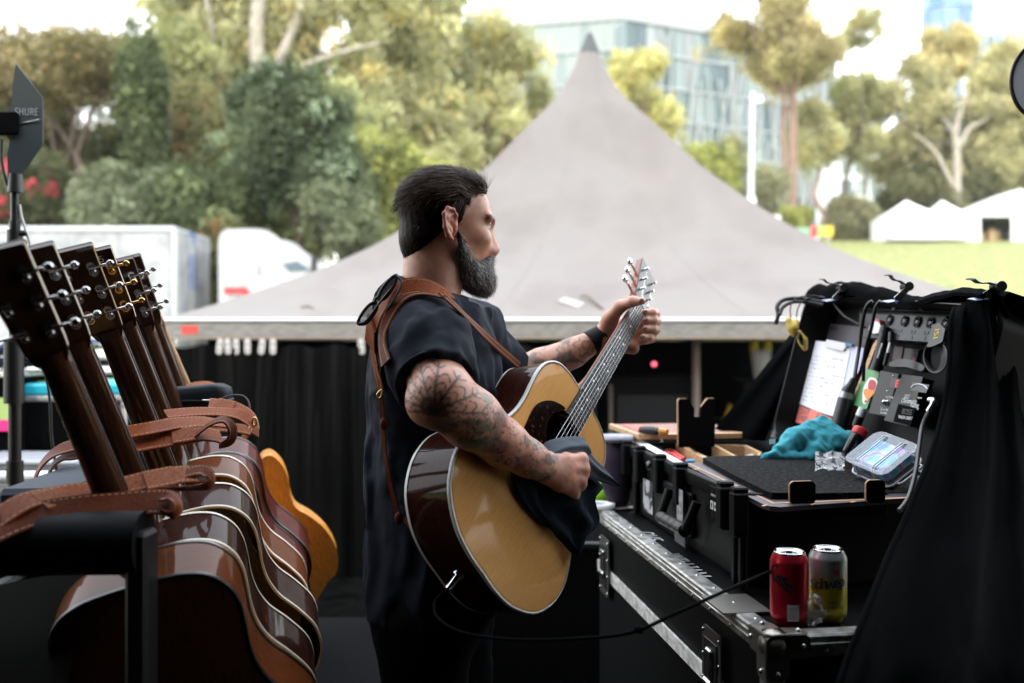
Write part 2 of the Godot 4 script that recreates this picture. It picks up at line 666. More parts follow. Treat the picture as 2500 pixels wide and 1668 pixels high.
func make_materials() -> void:
	grey_bump = noise_tex(256, 0.02, 3, [[0.0, Color.BLACK], [1.0, Color.WHITE]], 5)
	T.speck = noise_tex(512, 0.06, 5, [[0.0, Color(0.72, 0.72, 0.72)], [0.5, Color(0.9, 0.9, 0.9)], [1.0, Color(1, 1, 1)]], 5)
	T.wear = noise_tex(512, 0.012, 8, [[0.0, Color(0.55, 0.54, 0.52)], [0.4, Color(0.82, 0.82, 0.81)], [0.62, Color(0.95, 0.95, 0.95)], [1.0, Color(1, 1, 1)]], 5)
	T.grain = noise_tex(512, 0.03, 12, [[0.0, Color(0.55, 0.48, 0.42)], [0.35, Color(0.82, 0.78, 0.74)], [0.6, Color(0.97, 0.95, 0.93)], [1.0, Color(1, 1, 1)]], 3)
	T.spruce = noise_tex(512, 0.05, 14, [[0.0, Color(0.80, 0.74, 0.68)], [0.5, Color(0.94, 0.92, 0.90)], [1.0, Color(1, 1, 1)]], 2)
	T.rosewood = noise_tex(512, 0.03, 17, [[0.0, Color(0.16, 0.10, 0.08)], [0.3, Color(0.45, 0.32, 0.26)], [0.5, Color(0.85, 0.72, 0.62)], [0.62, Color(0.5, 0.36, 0.3)], [1.0, Color(1, 0.95, 0.9)]], 4)
	T.leather = noise_tex(512, 0.035, 21, [[0.0, Color(0.5, 0.45, 0.42)], [0.5, Color(0.88, 0.86, 0.84)], [1.0, Color(1, 1, 1)]], 5)
	T.cloth = noise_tex(512, 0.25, 23, [[0.0, Color(0.7, 0.7, 0.7)], [1.0, Color(1, 1, 1)]], 2)
	T.felt = noise_tex(512, 0.06, 24, [[0.0, Color(0.12, 0.12, 0.12)], [0.45, Color(0.5, 0.5, 0.5)], [0.7, Color(0.9, 0.9, 0.9)], [1.0, Color(1, 1, 1)]], 5)
	T.grass = noise_tex(512, 0.03, 31, [[0.0, Color(0.42, 0.5, 0.34)], [0.42, Color(0.78, 0.82, 0.64)], [0.6, Color(0.92, 0.9, 0.78)], [1.0, Color(1, 0.96, 0.84)]], 6)
	M.black = mat("black_plastic", lin(0.0045, 0.0045, 0.005), 0.45)
	M.black_matt = mat("black_matt", lin(0.004, 0.004, 0.0045), 0.8)
	M.black_gloss = mat("black_gloss", lin(0.006, 0.006, 0.007), 0.18)
	M.resin = bumped(mat("moulded_black_resin", lin(0.006, 0.006, 0.0063), 0.5), T.speck, 0.03)
	M.resin.uv1_triplanar = true
	M.resin.uv1_scale = Vector3.ONE * 9
	M.alu = grained(mat("scuffed_aluminium", lin(0.74, 0.73, 0.71), 0.36, 0.75), T.wear, Vector3(4, 9, 4))
	M.chrome = mat("chrome", lin(0.75, 0.76, 0.78), 0.12, 1.0)
	M.nickel = mat("nickel", lin(0.55, 0.55, 0.54), 0.25, 1.0)
	M.gold = mat("gold_plate", lin(0.75, 0.45, 0.15), 0.25, 1.0)
	M.brass = mat("brass", lin(0.65, 0.48, 0.2), 0.3, 1.0)
	M.white = mat("white_paint", lin(0.75, 0.76, 0.77), 0.5)
	M.ink = mat("black_ink", lin(0.015, 0.015, 0.02), 0.7)
	M.print = mat("white_print", lin(0.72, 0.72, 0.72), 0.6)
	M.drape = bumped(grained(mat("black_stage_cloth", lin(0.0034, 0.0036, 0.0042), 0.95), T.cloth, Vector3.ONE * 6), T.cloth, 0.02)
	M.drape.metallic_specular = 0.1
	M.deck = grained(mat("black_deck", lin(0.004, 0.004, 0.004), 1.0), T.wear, Vector3.ONE * 0.7)
	M.deck.metallic_specular = 0.04
	M.black_matt.metallic_specular = 0.12
	M.ply = grained(mat("birch_ply", lin(0.55, 0.36, 0.19), 0.6), T.grain, Vector3(2, 14, 14))
	M.plyface = mat("dark_purple_laminate", lin(0.045, 0.033, 0.045), 0.45)


# ---------------------------------------------------------------- ground, stage, hill
func ground_height(x: float, d: float) -> float:
	var t := smoothstep(-0.02, 0.16, x / maxf(d, 1.0))
	var flat := -0.9 + 1.0 * smoothstep(12.0, 20.0, d) + 2.0 * smoothstep(26.0, 60.0, d)
	var hill := lerpf(-0.9, minf(9.0 - 0.143 * (70.0 - d), 9.0), smoothstep(13.0, 22.0, d))
	return lerpf(flat, hill, t)


func make_place() -> void:
	var m := MB.new()
	var rows := []
	var ds := [-40.0, -12.0, 0.0, 4.0, 8.0, 12.0, 14.0, 16.0, 18.0, 20.0, 22.0, 25.0, 28.0, 32.0, 36.0, 40.0, 45.0, 50.0, 55.0, 60.0, 65.0, 70.0, 80.0, 100.0, 140.0, 200.0, 400.0, 1200.0]
	for d in ds:
		var r := PackedVector3Array()
		for i in 81:
			var x: float = (i - 40) / 40.0
			x = x * absf(x) * maxf(60.0, absf(d) * 1.2) + x * 12.0
			r.append(Vector3(x, ground_height(x, d), -d))
		rows.append(r)
	m.grid(rows, false)
	var g := grained(mat("dry_grass", lin(0.265, 0.27, 0.115), 0.95), T.grass, Vector3(0.12, 0.12, 0.12), true)
	structure("ground", m, g)
	var y := MB.new()
	var yr := []
	for d in [13.0, 16.0, 18.0, 20.0, 22.0, 25.0, 28.0]:
		var r := PackedVector3Array()
		for i in 9:
			var x: float = -40.0 + 38.0 * i / 8.0
			r.append(Vector3(x, ground_height(x, d) + 0.02, -d))
		yr.append(r)
	y.grid(yr)
	structure("service_road", y, grained(mat("asphalt", lin(0.06, 0.06, 0.06), 0.9), T.speck, Vector3.ONE * 0.8, true))
	# stage deck of black ply sheets
	var deck := pbox(self, "stage_floor", Vector3(13.0, 0.12, 9.8), Vector3(0, -0.06, -0.9), M.deck, 0.01)
	deck.set_meta("kind", "structure")
	pbox(self, "marquee_floor", Vector3(6.4, 0.03, 6.5), Vector3(TENT_X, ground_height(0, 9) + 0.016, TENT_Z), grained(mat("shade_dark_floor", lin(0.02, 0.02, 0.02), 0.85), T.speck, Vector3.ONE), 0.004).set_meta("kind", "structure")  # dark sheet laid in as the shade on the ground under the canvas
	# the black roof and walls of the covered stage that keep the foreground dark
	var roof := thing("stage_canopy", "black canopy roof over the stage above the camera", "canopy")
	pbox(roof, "roof_panel", Vector3(12.0, 0.12, 6.3), Vector3(0, 3.42, 1.75), M.black_matt)
	for x in [-5.8, 5.8]:
		pbox(roof, "post", Vector3(0.12, 3.36, 0.12), Vector3(x, 1.68, 4.6), M.black_matt)
		pbox(roof, "post", Vector3(0.12, 3.36, 0.12), Vector3(x, 1.68, -1.3), M.black_matt)
	var back := thing("backdrop_curtain", "black curtain closing the stage behind the camera", "curtain")
	var bm := MB.new()
	var br := []
	for j in 2:
		var r := PackedVector3Array()
		for i in 121:
			r.append(Vector3(-5.8 + 11.6 * i / 120.0, 0.02 + 3.3 * j, 4.0 + 0.06 * sin(i * 1.3)))
		br.append(r)
	bm.grid(br)
	part(back, "cloth", bm, M.drape)
	var side := thing("unseen_wing_curtain", "black wing curtain beside the stage on the drape side", "curtain")
	var sm := MB.new()
	br = []
	for j in 2:
		var r := PackedVector3Array()
		for i in 61:
			r.append(Vector3(3.4 + 0.05 * sin(i * 1.2), 0.02 + 3.3 * j, 3.9 - 4.4 * i / 60.0))
		br.append(r)
	sm.grid(br)
	part(side, "cloth", sm, M.drape)
	var side2 := thing("unseen_wing_curtain", "unseen black curtain added to block side light on the guitar rack side", "curtain")  # added out of view to cut the low light from the left
	var sm2 := MB.new()
	br = []
	for j in 2:
		var r := PackedVector3Array()
		for i in 61:
			r.append(Vector3(-3.0 + 0.05 * sin(i * 1.2), 0.02 + 3.3 * j, 3.9 - 5.0 * i / 60.0))
		br.append(r)
	sm2.grid(br)
	part(side2, "cloth", sm2, M.drape)


# ---------------------------------------------------------------- the peaked marquee
const TENT_X := 0.747
const TENT_Z := -9.06
const EAVE := 1.585
const APEX := 4.36
const RISE := [[0.0, 1.0], [0.025, 0.945], [0.05, 0.885], [0.1, 0.79], [0.2, 0.64], [0.3, 0.505], [0.4, 0.395], [0.5, 0.297], [0.6, 0.213], [0.7, 0.148], [0.8, 0.093], [0.9, 0.043], [1.0, 0.0]]


func rise(r: float) -> float:
	for i in RISE.size() - 1:
		if r <= RISE[i + 1][0]:
			var t: float = (r - RISE[i][0]) / (RISE[i + 1][0] - RISE[i][0])
			var a: float = RISE[maxi(i - 1, 0)][1]
			var d: float = RISE[mini(i + 2, RISE.size() - 1)][1]
			return lerpf(cubic_interpolate(RISE[i][1], RISE[i + 1][1], a, d, t), lerpf(RISE[i][1], RISE[i + 1][1], t), 0.6)
	return 0.0


func make_marquee() -> void:
	var tent := thing("marquee", "grey peaked marquee roof behind the polishing technician", "marquee", Transform3D(Basis.IDENTITY, Vector3(TENT_X, ground_height(0, 9), TENT_Z)))
	var gy := ground_height(0, 9)
	var stain := noise_tex(512, 0.008, 44, [[0.0, Color(0.84, 0.82, 0.80)], [0.38, Color(0.95, 0.93, 0.92)], [0.5, Color(0.98, 0.965, 0.955)], [0.6, Color(0.95, 0.945, 0.94)], [1.0, Color(1, 0.99, 0.985)]], 6)
	var fabric := grained(mat("weathered_pvc", lin(0.160, 0.147, 0.138), 0.7), stain, Vector3.ONE * 0.25)
	for q in 4:
		var b := Basis(Vector3.UP, PI / 2 * q)
		var m := MB.new()
		var rows := []
		for i in 41:
			var r: float = pow(i / 40.0, 1.3)
			var y := EAVE + (APEX - EAVE) * rise(r) - gy
			var row := PackedVector3Array()
			for j in 21:
				var s: float = (j - 10) / 10.0
				# between the hips the cloth is drawn in a little
				var dip := (1.0 - s * s) * r * (1.0 - r)
				var rr := 3.0 * r + 0.03
				var sq := Vector3(rr * s, 0, rr * (1.0 - 0.10 * (1.0 - s * s) * (1.0 - r)))
				var ci := Vector3(sin(s * PI / 4), 0, cos(s * PI / 4)) * rr
				var pt: Vector3 = b * (ci.lerp(sq, smoothstep(0.0, 0.22, r)) + Vector3(0, y - 0.10 * dip, 0))
				row.append(Vector3(pt.x * (0.93 if pt.x > 0.0 else 1.0), pt.y, pt.z))
			rows.append(row)
		m.grid(rows)
		part(tent, "roof_panel", m, fabric)
		var sm := MB.new()
		for s in [-0.34, 0.34]:
			var path := PackedVector3Array()
			for i in range(4, 39):
				path.append(rows[i][10 + int(s * 10)] + b * Vector3(0, 0.0012, 0.0008))
			var ups := PackedVector3Array()
			for i in range(4, 39):
				var jj := 10 + int(s * 10)
				var nn: Vector3 = (rows[i][jj + 1] - rows[i][jj - 1]).cross(rows[i + 1][jj] - rows[i - 1][jj]).normalized()
				ups.append(nn if nn.y > 0.0 else -nn)
			sm.ribbon(path, ups, 0.016, 0.0008)
		part(tent, "seam", sm, fabric)
	var cap := MB.new()
	cap.lathe([Vector2(0.106, -0.15), Vector2(0.090, -0.10), Vector2(0.064, -0.04), Vector2(0.044, 0.01), Vector2(0.03, 0.05), Vector2(0.001, 0.055)], 16, Transform3D(Basis.IDENTITY, Vector3(0, APEX - gy, 0)))
	part(tent, "peak_cap", cap, mat("peak_cap", lin(0.045, 0.05, 0.05), 0.6))
	var alu := grained(mat("dull_aluminium", lin(0.30, 0.28, 0.255), 0.6, 0.4), T.speck, Vector3(0.3, 1.2, 0.3))
	var keder := mat("white_eave_edge", lin(0.72, 0.73, 0.74), 0.45)
	for q in 4:
		var b := Basis(Vector3.UP, PI / 2 * q)
		for k in [-1, 1]:
			var half := MB.new()
			half.box(Vector3(2.996, 0.096, 0.06), Transform3D(b, b * Vector3(1.5 * k, EAVE - 0.058 - gy, 3.0)), 0.006)
			part(tent, "eave_beam", half, alu)
		var kd := MB.new()
		kd.box(Vector3(6.06, 0.022, 0.05), Transform3D(b, b * Vector3(0, EAVE + 0.003 - gy, 3.02)), 0.008)
		part(tent, "eave_trim", kd, keder)
		var kl := MB.new()
		kl.box(Vector3(6.0, 0.012, 0.066), Transform3D(b, b * Vector3(0, EAVE - 0.1125 - gy, 3.0)), 0.003)
		part(tent, "curtain_rail", kl, mat("rail", lin(0.36, 0.29, 0.23), 0.5, 0.3))
		var leg := MB.new()
		leg.box(Vector3(0.06, EAVE - 0.12 - gy, 0.06), Transform3D(Basis.IDENTITY, b * Vector3(-2.97, (EAVE - 0.12 - gy) / 2, 2.97)), 0.006)
		part(tent, "leg", leg, mat("leg_aluminium", lin(0.46, 0.47, 0.42), 0.5, 0.4))
	var tape := MB.new()
	tape.box(Vector3(0.105, 0.052, 0.002), Transform3D(Basis(Vector3.BACK, 0.05), Vector3(-2.81, EAVE - 0.06 - gy, 3.033)), 0.0)
	part(tent, "red_tape", tape, mat("red_tape", lin(0.62, 0.055, 0.035), 0.6), "strip of red tape on the eave beam")
	# a white patch and a curl of bark lying on the front slope
	for q in [[1395.0, 738.0, 0.15, 0.055, 0.5], [748.0, 763.0, 0.0, 0.0, 0.0]]:
		if q[2] > 0.0:
			var o := Vector3(TENT_X, EAVE, TENT_Z + 3.0)
			var n := Vector3(0, 0.97, 0.25)
			var sn := Vector3(0, 0.9, 0.43).normalized()
			var so := Vector3(TENT_X, 1.732, -6.42)
			var p := PP(q[0], q[1], so, sn)
			var mm := MB.new()
			mm.box(Vector3(0.085, 0.002, 0.17), Transform3D(Basis(Vector3.RIGHT, 0.445) * Basis(Vector3.UP, 0.9), p - tent.position), 0.0)
			part(tent, "patch", mm, mat("repair_patch", lin(0.30, 0.27, 0.25), 0.6), "pale repair patch on the roof cloth")
			for k in [[[1418, 728], [1432, 726], [1452, 742], [1470, 757]], [[735, 755], [752, 752], [765, 758]]]:
				var bp := []
				for w in k:
					bp.append(PP(w[0], w[1], so, sn) + sn * 0.012 - tent.position)
				var bk := MB.new()
				bk.tube(smooth(bp, 5), 0.010, 8, true, 0.6)
				part(tent, "bark_curl", bk, mat("fallen_bark", lin(0.09, 0.065, 0.045), 0.9), "curl of fallen bark lying on the roof")
	# black side curtains with grey hanging tabs
	var back := MB.new()
	var black := mat("black_side_wall", lin(0.004, 0.004, 0.004), 0.9)
	for q in [[-2.9, -2.9, 2.9, -2.9], [2.9, -2.9, 2.9, 2.9], [-2.9, 2.4, -2.9, -2.9]]:
		var rows := []
		for j in 2:
			var r := PackedVector3Array()
			for i in 61:
				var t := i / 60.0
				var w := 0.04 * sin(i * 1.7)
				r.append(Vector3(lerpf(q[0], q[2], t) + (w if q[0] == q[2] else 0.0), 0.02 + (EAVE - 0.14 - gy) * j, lerpf(q[1], q[3], t) + (w if q[1] == q[3] else 0.0)))
			rows.append(r)
		back.grid(rows)
	part(tent, "side_wall", back, black)
	var cur := thing("marquee_curtain", "black gathered curtain hanging under the marquee eave", "curtain", Transform3D(Basis.IDENTITY, Vector3(-2.2, gy, -6.03)))
	var cm := MB.new()
	var rows := []
	var n := FastNoiseLite.new()
	n.seed = 5
	n.frequency = 1.0
	for j in 15:
		var v := j / 14.0
		var r := PackedVector3Array()
		for i in 221:
			var u := i / 220.0 * 2.5
			var amp := 0.03 + 0.05 * (1.0 - v)
			var w := sin(u * 36.0 + 2.5 * n.get_noise_2d(u * 2.0, 0.0) + v * 0.6) * amp * (0.5 + n.get_noise_2d(u * 3.0, 4.0)) + 0.05 * n.get_noise_2d(u * 1.3, v * 1.2)
			r.append(Vector3(u + 0.05 * v * sin(u * 3.0), (EAVE - 0.185 - gy) * v + 0.02 - 0.012 * sin(u * 22.0) * v, w))
		rows.append(r)
	cm.grid(rows)
	var pvc := mat("black_pvc_curtain", lin(0.0022, 0.0024, 0.0021), 0.38)
	pvc.metallic_specular = 0.16
	part(cur, "cloth", cm, pvc)
	var tabm := mat("grey_tab", lin(0.5, 0.47, 0.45), 0.6)
	var hole := mat("tab_hole", lin(0.03, 0.03, 0.03), 0.7)
	for q in [[536.0, -0.12], [556.0, 0.06], [576.0, 0.0], [604.0, 0.02], [639.0, -0.12], [666.0, 0.0], [882.0, 0.05]]:
		var p := P(q[0], 846, 6.0) - cur.position
		var xf := Transform3D(Basis(Vector3.BACK, q[1]), p)
		var tm := MB.new()
		tm.prism(rounded(0.036, 0.098, 0.017), -0.002, 0.002, xf, 0.0006)
		var tb := part(cur, "hanging_tab", tm, tabm)
		for y in [-0.025, 0.012]:
			var hm := MB.new()
			hm.lathe([Vector2(0.0005, 0.003), Vector2(0.0075, 0.003), Vector2(0.0075, 0.0)], 10, xf * Transform3D(Basis(Vector3.RIGHT, PI / 2), Vector3(0, y, 0)))
			part(tb, "eyelet", hm, hole)
	make_marquee_inside()


func road_case(label: String, at: Transform3D, size: Vector3, face: Material, group := "", edge: Material = null) -> Node3D:
	var t := thing("road_case", label, "road case", at, group)
	pbox(t, "body", size - Vector3.ONE * 0.012, Vector3(0, size.y / 2, 0), face)
	var al: Material = edge if edge else M.alu
	for sx in [-1, 1]:
		for sz in [-1, 1]:
			pbox(t, "corner_edge", Vector3(0.024, size.y, 0.024), Vector3(sx * (size.x / 2 - 0.012), size.y / 2, sz * (size.z / 2 - 0.012)), al, 0.004)
		for y in [0.012, size.y - 0.012]:
			pbox(t, "side_edge", Vector3(0.0236, 0.0236, size.z - 0.05), Vector3(sx * (size.x / 2 - 0.012), y, 0), al, 0.004)
	for sz in [-1, 1]:
		for y in [0.012, size.y - 0.012]:
			pbox(t, "front_edge", Vector3(size.x - 0.05, 0.0236, 0.0236), Vector3(0, y, sz * (size.z / 2 - 0.012)), al, 0.004)
	return t


func make_marquee_inside() -> void:
	var gy := ground_height(0, 9)
	var dark := mat("case_laminate", lin(0.004, 0.004, 0.0045), 0.6)
	# equipment racks standing in the dark under the canvas
	var r := thing("equipment_rack", "tall black equipment rack with a pink lamp in the marquee", "equipment rack", Transform3D(Basis.IDENTITY, Vector3(0.98, gy, -6.9)))
	pbox(r, "cabinet", Vector3(0.62, 2.1, 0.6), Vector3(0, 1.05, 0), dark, 0.006)
	for x in [-0.29, 0.31]:
		pbox(r, "rack_rail", Vector3(0.028, 2.0, 0.03), Vector3(x, 1.05, 0.31), mat("brown_edge", lin(0.11, 0.085, 0.07), 0.5))
	for i in 6:
		pbox(r, "rack_unit", Vector3(0.5, 0.2, 0.02), Vector3(0, 0.75 + i * 0.225, 0.305), [dark, M.black_gloss, M.black][i % 3], 0.004)
	for i in 7:
		var k := MB.new()
		k.lathe([Vector2(0.001, 0.02), Vector2(0.016, 0.02), Vector2(0.018, 0.0)], 10, Transform3D(Basis(Vector3.RIGHT, PI / 2), Vector3(-0.2 + 0.066 * i, 1.43 + 0.1 * (i % 2), 0.318)))
		part(r, "knob", k, [M.nickel, M.black][i % 2])
	var p := P(1597, 889, 6.57) - r.position
	var pk := MB.new()
	pk.ball(p, Vector3(0.02, 0.017, 0.012))
	var pm := mat("pink_lamp", lin(0.9, 0.3, 0.38), 0.4)
	pm.emission_enabled = true
	pm.emission = Color(1.0, 0.42, 0.5)
	pm.emission_energy_multiplier = 0.9
	part(r, "indicator_lamp", pk, pm, "glowing pink indicator lamp")
	var lamp := OmniLight3D.new()
	lamp.name = "indicator_lamp_light"
	lamp.light_color = Color(1.0, 0.42, 0.5)
	lamp.light_energy = 0.004
	lamp.light_size = 0.017
	lamp.shadow_enabled = true
	r.add_child(lamp)
	lamp.position = p + Vector3(0, 0, 0.03)
	var pole := thing("marquee_pole", "thin brown pole standing in the marquee beside the rack", "pole", Transform3D(Basis.IDENTITY, Vector3(P(1700, 834, 6.5).x, gy, -6.5)))
	var pmsh := MB.new()
	pmsh.bar(Vector3.ZERO, Vector3(0, 2.38, 0), 0.027, 10)
	part(pole, "shaft", pmsh, mat("brown_pole", lin(0.22, 0.17, 0.14), 0.5))
	pbox(pole, "foot", Vector3(0.2, 0.02, 0.2), Vector3(0, 0.01, 0), M.black)
	var tarp := thing("blue_tarp", "crumpled blue tarpaulin bunched under the marquee eave", "tarpaulin", Transform3D(Basis.IDENTITY, P(1680, 838, 6.6)))
	var tm := MB.new()
	var rows := []
	var n := FastNoiseLite.new()
	n.seed = 8
	for j in 13:
		var row := PackedVector3Array()
		for i in 41:
			var u := i / 40.0 - 0.5
			var v := j / 12.0 - 0.5
			row.append(Vector3(u * 0.62, -v * 0.13 * (1.0 - 1.2 * absf(u)) - 0.10 * u * u + 0.08, 0.07 * n.get_noise_2d(u * 300.0, v * 130.0) + 0.05 * cos(u * 9.0)))
		rows.append(row)
	tm.grid(rows)
	part(tarp, "sheet", tm, mat("blue_tarp", lin(0.01, 0.10, 0.30), 0.5))
	road_case("low black road case under the marquee beside the brown pole", Transform3D(Basis.IDENTITY, Vector3(1.68, gy, -7.0)), Vector3(0.9, 1.75, 0.7), dark)
	road_case("wide black road case deep inside the marquee", Transform3D(Basis.IDENTITY, Vector3(0.2, gy, -8.2)), Vector3(1.0, 1.9, 0.8), dark)
	var y := thing("yellow_bottle", "yellow cone shaped bottle on a marquee case", "bottle", Transform3D(Basis.IDENTITY, Vector3(P(1782, 940, 6.8).x, gy + 1.75, -6.8)))
	var ym := MB.new()
	ym.lathe([Vector2(0.002, 0), Vector2(0.052, 0), Vector2(0.054, 0.03), Vector2(0.03, 0.1), Vector2(0.012, 0.15), Vector2(0.001, 0.155)], 14)
	part(y, "body", ym, mat("yellow_plastic", lin(0.7, 0.4, 0.02), 0.45))
	var w := thing("fast_food_cup", "white and yellow cup on a marquee shelf", "cup", Transform3D(Basis.IDENTITY, P(1858, 925, 6.7)))
	var wm := MB.new()
	wm.lathe([Vector2(0.002, 0), Vector2(0.05, 0), Vector2(0.075, 0.2), Vector2(0.07, 0.205), Vector2(0.002, 0.19)], 16)
	part(w, "cup", wm, mat("white_cup", lin(0.6, 0.62, 0.58), 0.5))
	for x in [-0.045, 0.045]:
		var ym2 := MB.new()
		ym2.ball(Vector3(x, 0.215, 0.0), Vector3(0.034, 0.075, 0.03), 12)
		part(w, "yellow_arch", ym2, mat("yellow_top", lin(0.75, 0.65, 0.05), 0.5))
	var sh := thing("shelf_unit", "dark shelf unit under the white cup in the marquee", "shelf", Transform3D(Basis.IDENTITY, Vector3(w.position.x + 0.15, gy, -6.75)))
	pbox(sh, "carcass", Vector3(0.6, w.position.y - gy - 0.004, 0.4), Vector3(0, (w.position.y - gy - 0.004) / 2, 0), dark)


# ---------------------------------------------------------------- trees, hill, city
var clumps := {}


func leaf_clump(kind: String) -> Mesh:
	if clumps.has(kind):
		return clumps[kind]
	var m := MB.new()
	var r := RandomNumberGenerator.new()
	r.seed = kind.hash()
	var count: int = {"gum": 60, "dense": 80, "fern": 64, "wattle": 74}[kind]
	for i in count:
		var p := Vector3(r.randfn(), r.randfn(), r.randfn()).normalized() * pow(r.randf(), 0.4)
		var dir := Vector3(r.randfn(), r.randfn() - {"gum": 1.6, "dense": 0.0, "fern": -0.3, "wattle": 0.2}[kind], r.randfn()).normalized()
		var wd := dir.cross(Vector3(r.randfn(), r.randfn(), r.randfn())).normalized()
		var l: float = {"gum": 0.24, "dense": 0.18, "fern": 0.30, "wattle": 0.145}[kind] * r.randf_range(0.7, 1.3)
		var w: float = l * {"gum": 0.26, "dense": 0.5, "fern": 0.2, "wattle": 0.45}[kind]
		m.quad(p - dir * l, p + wd * w, p + dir * l, p - wd * w)
	clumps[kind] = m.mesh()
	return clumps[kind]


func leaf_material(called: String, col: Color) -> StandardMaterial3D:
	if M.has(called):
		return M[called]
	var m := mat(called, Color.WHITE, 0.6)
	m.vertex_color_use_as_albedo = true
	m.backlight_enabled = true
	m.backlight = Color(0.55, 0.6, 0.3)
	m.albedo_color = col
	m.metallic_specular = 0.35
	M[called] = m
	return m


# crown given by its box in the photograph and a distance; lobes are scattered inside it
func tree(called: String, label: String, category: String, box: Array, d: float, kind: String, tints: Array, bark: Material, opts := {}) -> Node3D:
	var r := RandomNumberGenerator.new()
	r.seed = label.hash()
	var mid := P((box[0] + box[2]) / 2.0, (box[1] + box[3]) / 2.0, d)
	var rx: float = (box[2] - box[0]) / 2.0 / F * d
	var ry: float = (box[3] - box[1]) / 2.0 / F * d
	var rz: float = opts.get("deep", minf(rx, ry) * 0.8)
	var foot: Vector3 = P(opts.foot, 834, d) if opts.has("foot") else Vector3(mid.x, 0, mid.z)
	foot.y = ground_height(foot.x, d) - 0.15
	var t := thing(called, label, category, Transform3D(Basis.IDENTITY, foot), opts.get("group", ""))
	var lobes := []
	var count: int = opts.get("lobes", 13)
	for i in count:
		var q := Vector3(r.randf_range(-1, 1), r.randf_range(-1, 1), r.randf_range(-1, 1))
		q = q.normalized() * minf(1.15, q.length())
		var s: float = r.randf_range(0.24, 0.44) * opts.get("lobe", 1.0)
		lobes.append([mid - foot + Vector3(q.x * rx, q.y * ry, q.z * rz) * (1.0 - s * 0.75), Vector3(rx, ry * 0.8, rz) * s, r.randf()])
	# trunk and limbs
	var tm := MB.new()
	var th: float = opts.get("trunk", maxf(0.1, ry * 0.045))
	var top := mid - foot + Vector3(0, ry * opts.get("reach", 0.2), 0)
	var path := [Vector3.ZERO]
	for i in range(1, 6):
		path.append(top * (i / 5.0) + Vector3(r.randfn(), 0, r.randfn()) * th * 0.9)
	var pts := smooth(path, 4)
	var rad := []
	for i in pts.size():
		rad.append(lerpf(th * 1.15, th * 0.45, float(i) / (pts.size() - 1)))
	tm.tube(pts, rad, 8)
	part(t, "trunk", tm, bark)
	var nl: int = opts.get("limbs", 6)
	for i in mini(nl, lobes.size()):
		var lm := MB.new()
		var a: Vector3 = pts[int(pts.size() * r.randf_range(0.45, 0.95))]
		var b: Vector3 = lobes[i][0]
		var mm := a.lerp(b, 0.5) + Vector3(r.randfn(), r.randfn(), r.randfn()) * (b - a).length() * 0.10
		var lp := smooth([a, mm, b], 5)
		var lr := []
		for k in lp.size():
			lr.append(lerpf(th * 0.55, th * 0.14, float(k) / (lp.size() - 1)))
		lm.tube(lp, lr, 6)
		part(t, "limb", lm, bark)
	for lb in opts.get("arms", []):
		var am := MB.new()
		var pp := []
		for q in lb:
			pp.append(P(q[0], q[1], d) - foot + Vector3(0, 0, q[3] if q.size() > 3 else 0.0))
		var ap := smooth(pp, 5)
		var ar := []
		for k in ap.size():
			var f: float = float(k) / (ap.size() - 1) * (lb.size() - 1)
			var k0 := mini(int(f), lb.size() - 2)
			ar.append(lerpf(lb[k0][2], lb[k0 + 1][2], f - k0))
		am.tube(ap, ar, 8)
		part(t, "limb", am, bark)
	# foliage
	var per: int = opts.get("clumps", 46)
	var mm := MultiMesh.new()
	mm.transform_format = MultiMesh.TRANSFORM_3D
	mm.use_colors = true
	mm.mesh = leaf_clump(kind)
	mm.instance_count = lobes.size() * per
	var size: float = opts.get("size", 0.5)
	var k := 0
	for lb in lobes:
		for i in per:
			var q := Vector3(r.randfn(), r.randfn(), r.randfn()) * 0.56
			var s: float = size * r.randf_range(0.65, 1.35)
			if i % 5 == 0:
				q *= 1.9
				s *= 0.65
			mm.set_instance_transform(k, Transform3D(Basis.from_euler(Vector3(r.randf() * (0.6 if kind == "gum" else TAU), r.randf() * TAU, r.randf() * 0.6)).scaled(Vector3.ONE * s), lb[0] + q * lb[1]))
			var c: Color = tints[0].lerp(tints[1], clampf(lb[2] * 0.6 + r.randf() * 0.5, 0.0, 1.0))
			var lum := (c.r + c.g + c.b) / 3.0
			c = c.lerp(Color(lum * 1.12, lum * 1.02, lum * 0.86), 0.30)  # greyer, paler leaf tint stands in for haze over the trees
			if tints.size() > 2 and r.randf() < opts.get("accent", 0.1):
				c = tints[2]
			mm.set_instance_color(k, c * r.randf_range(0.65, 1.45) * 1.6)
			k += 1
	var ci := MultiMeshInstance3D.new()
	ci.name = "crown"
	ci.multimesh = mm
	ci.set_meta("kind", "stuff")
	ci.material_override = leaf_material("leaf_" + kind, Color.WHITE)
	t.add_child(ci)
	return t


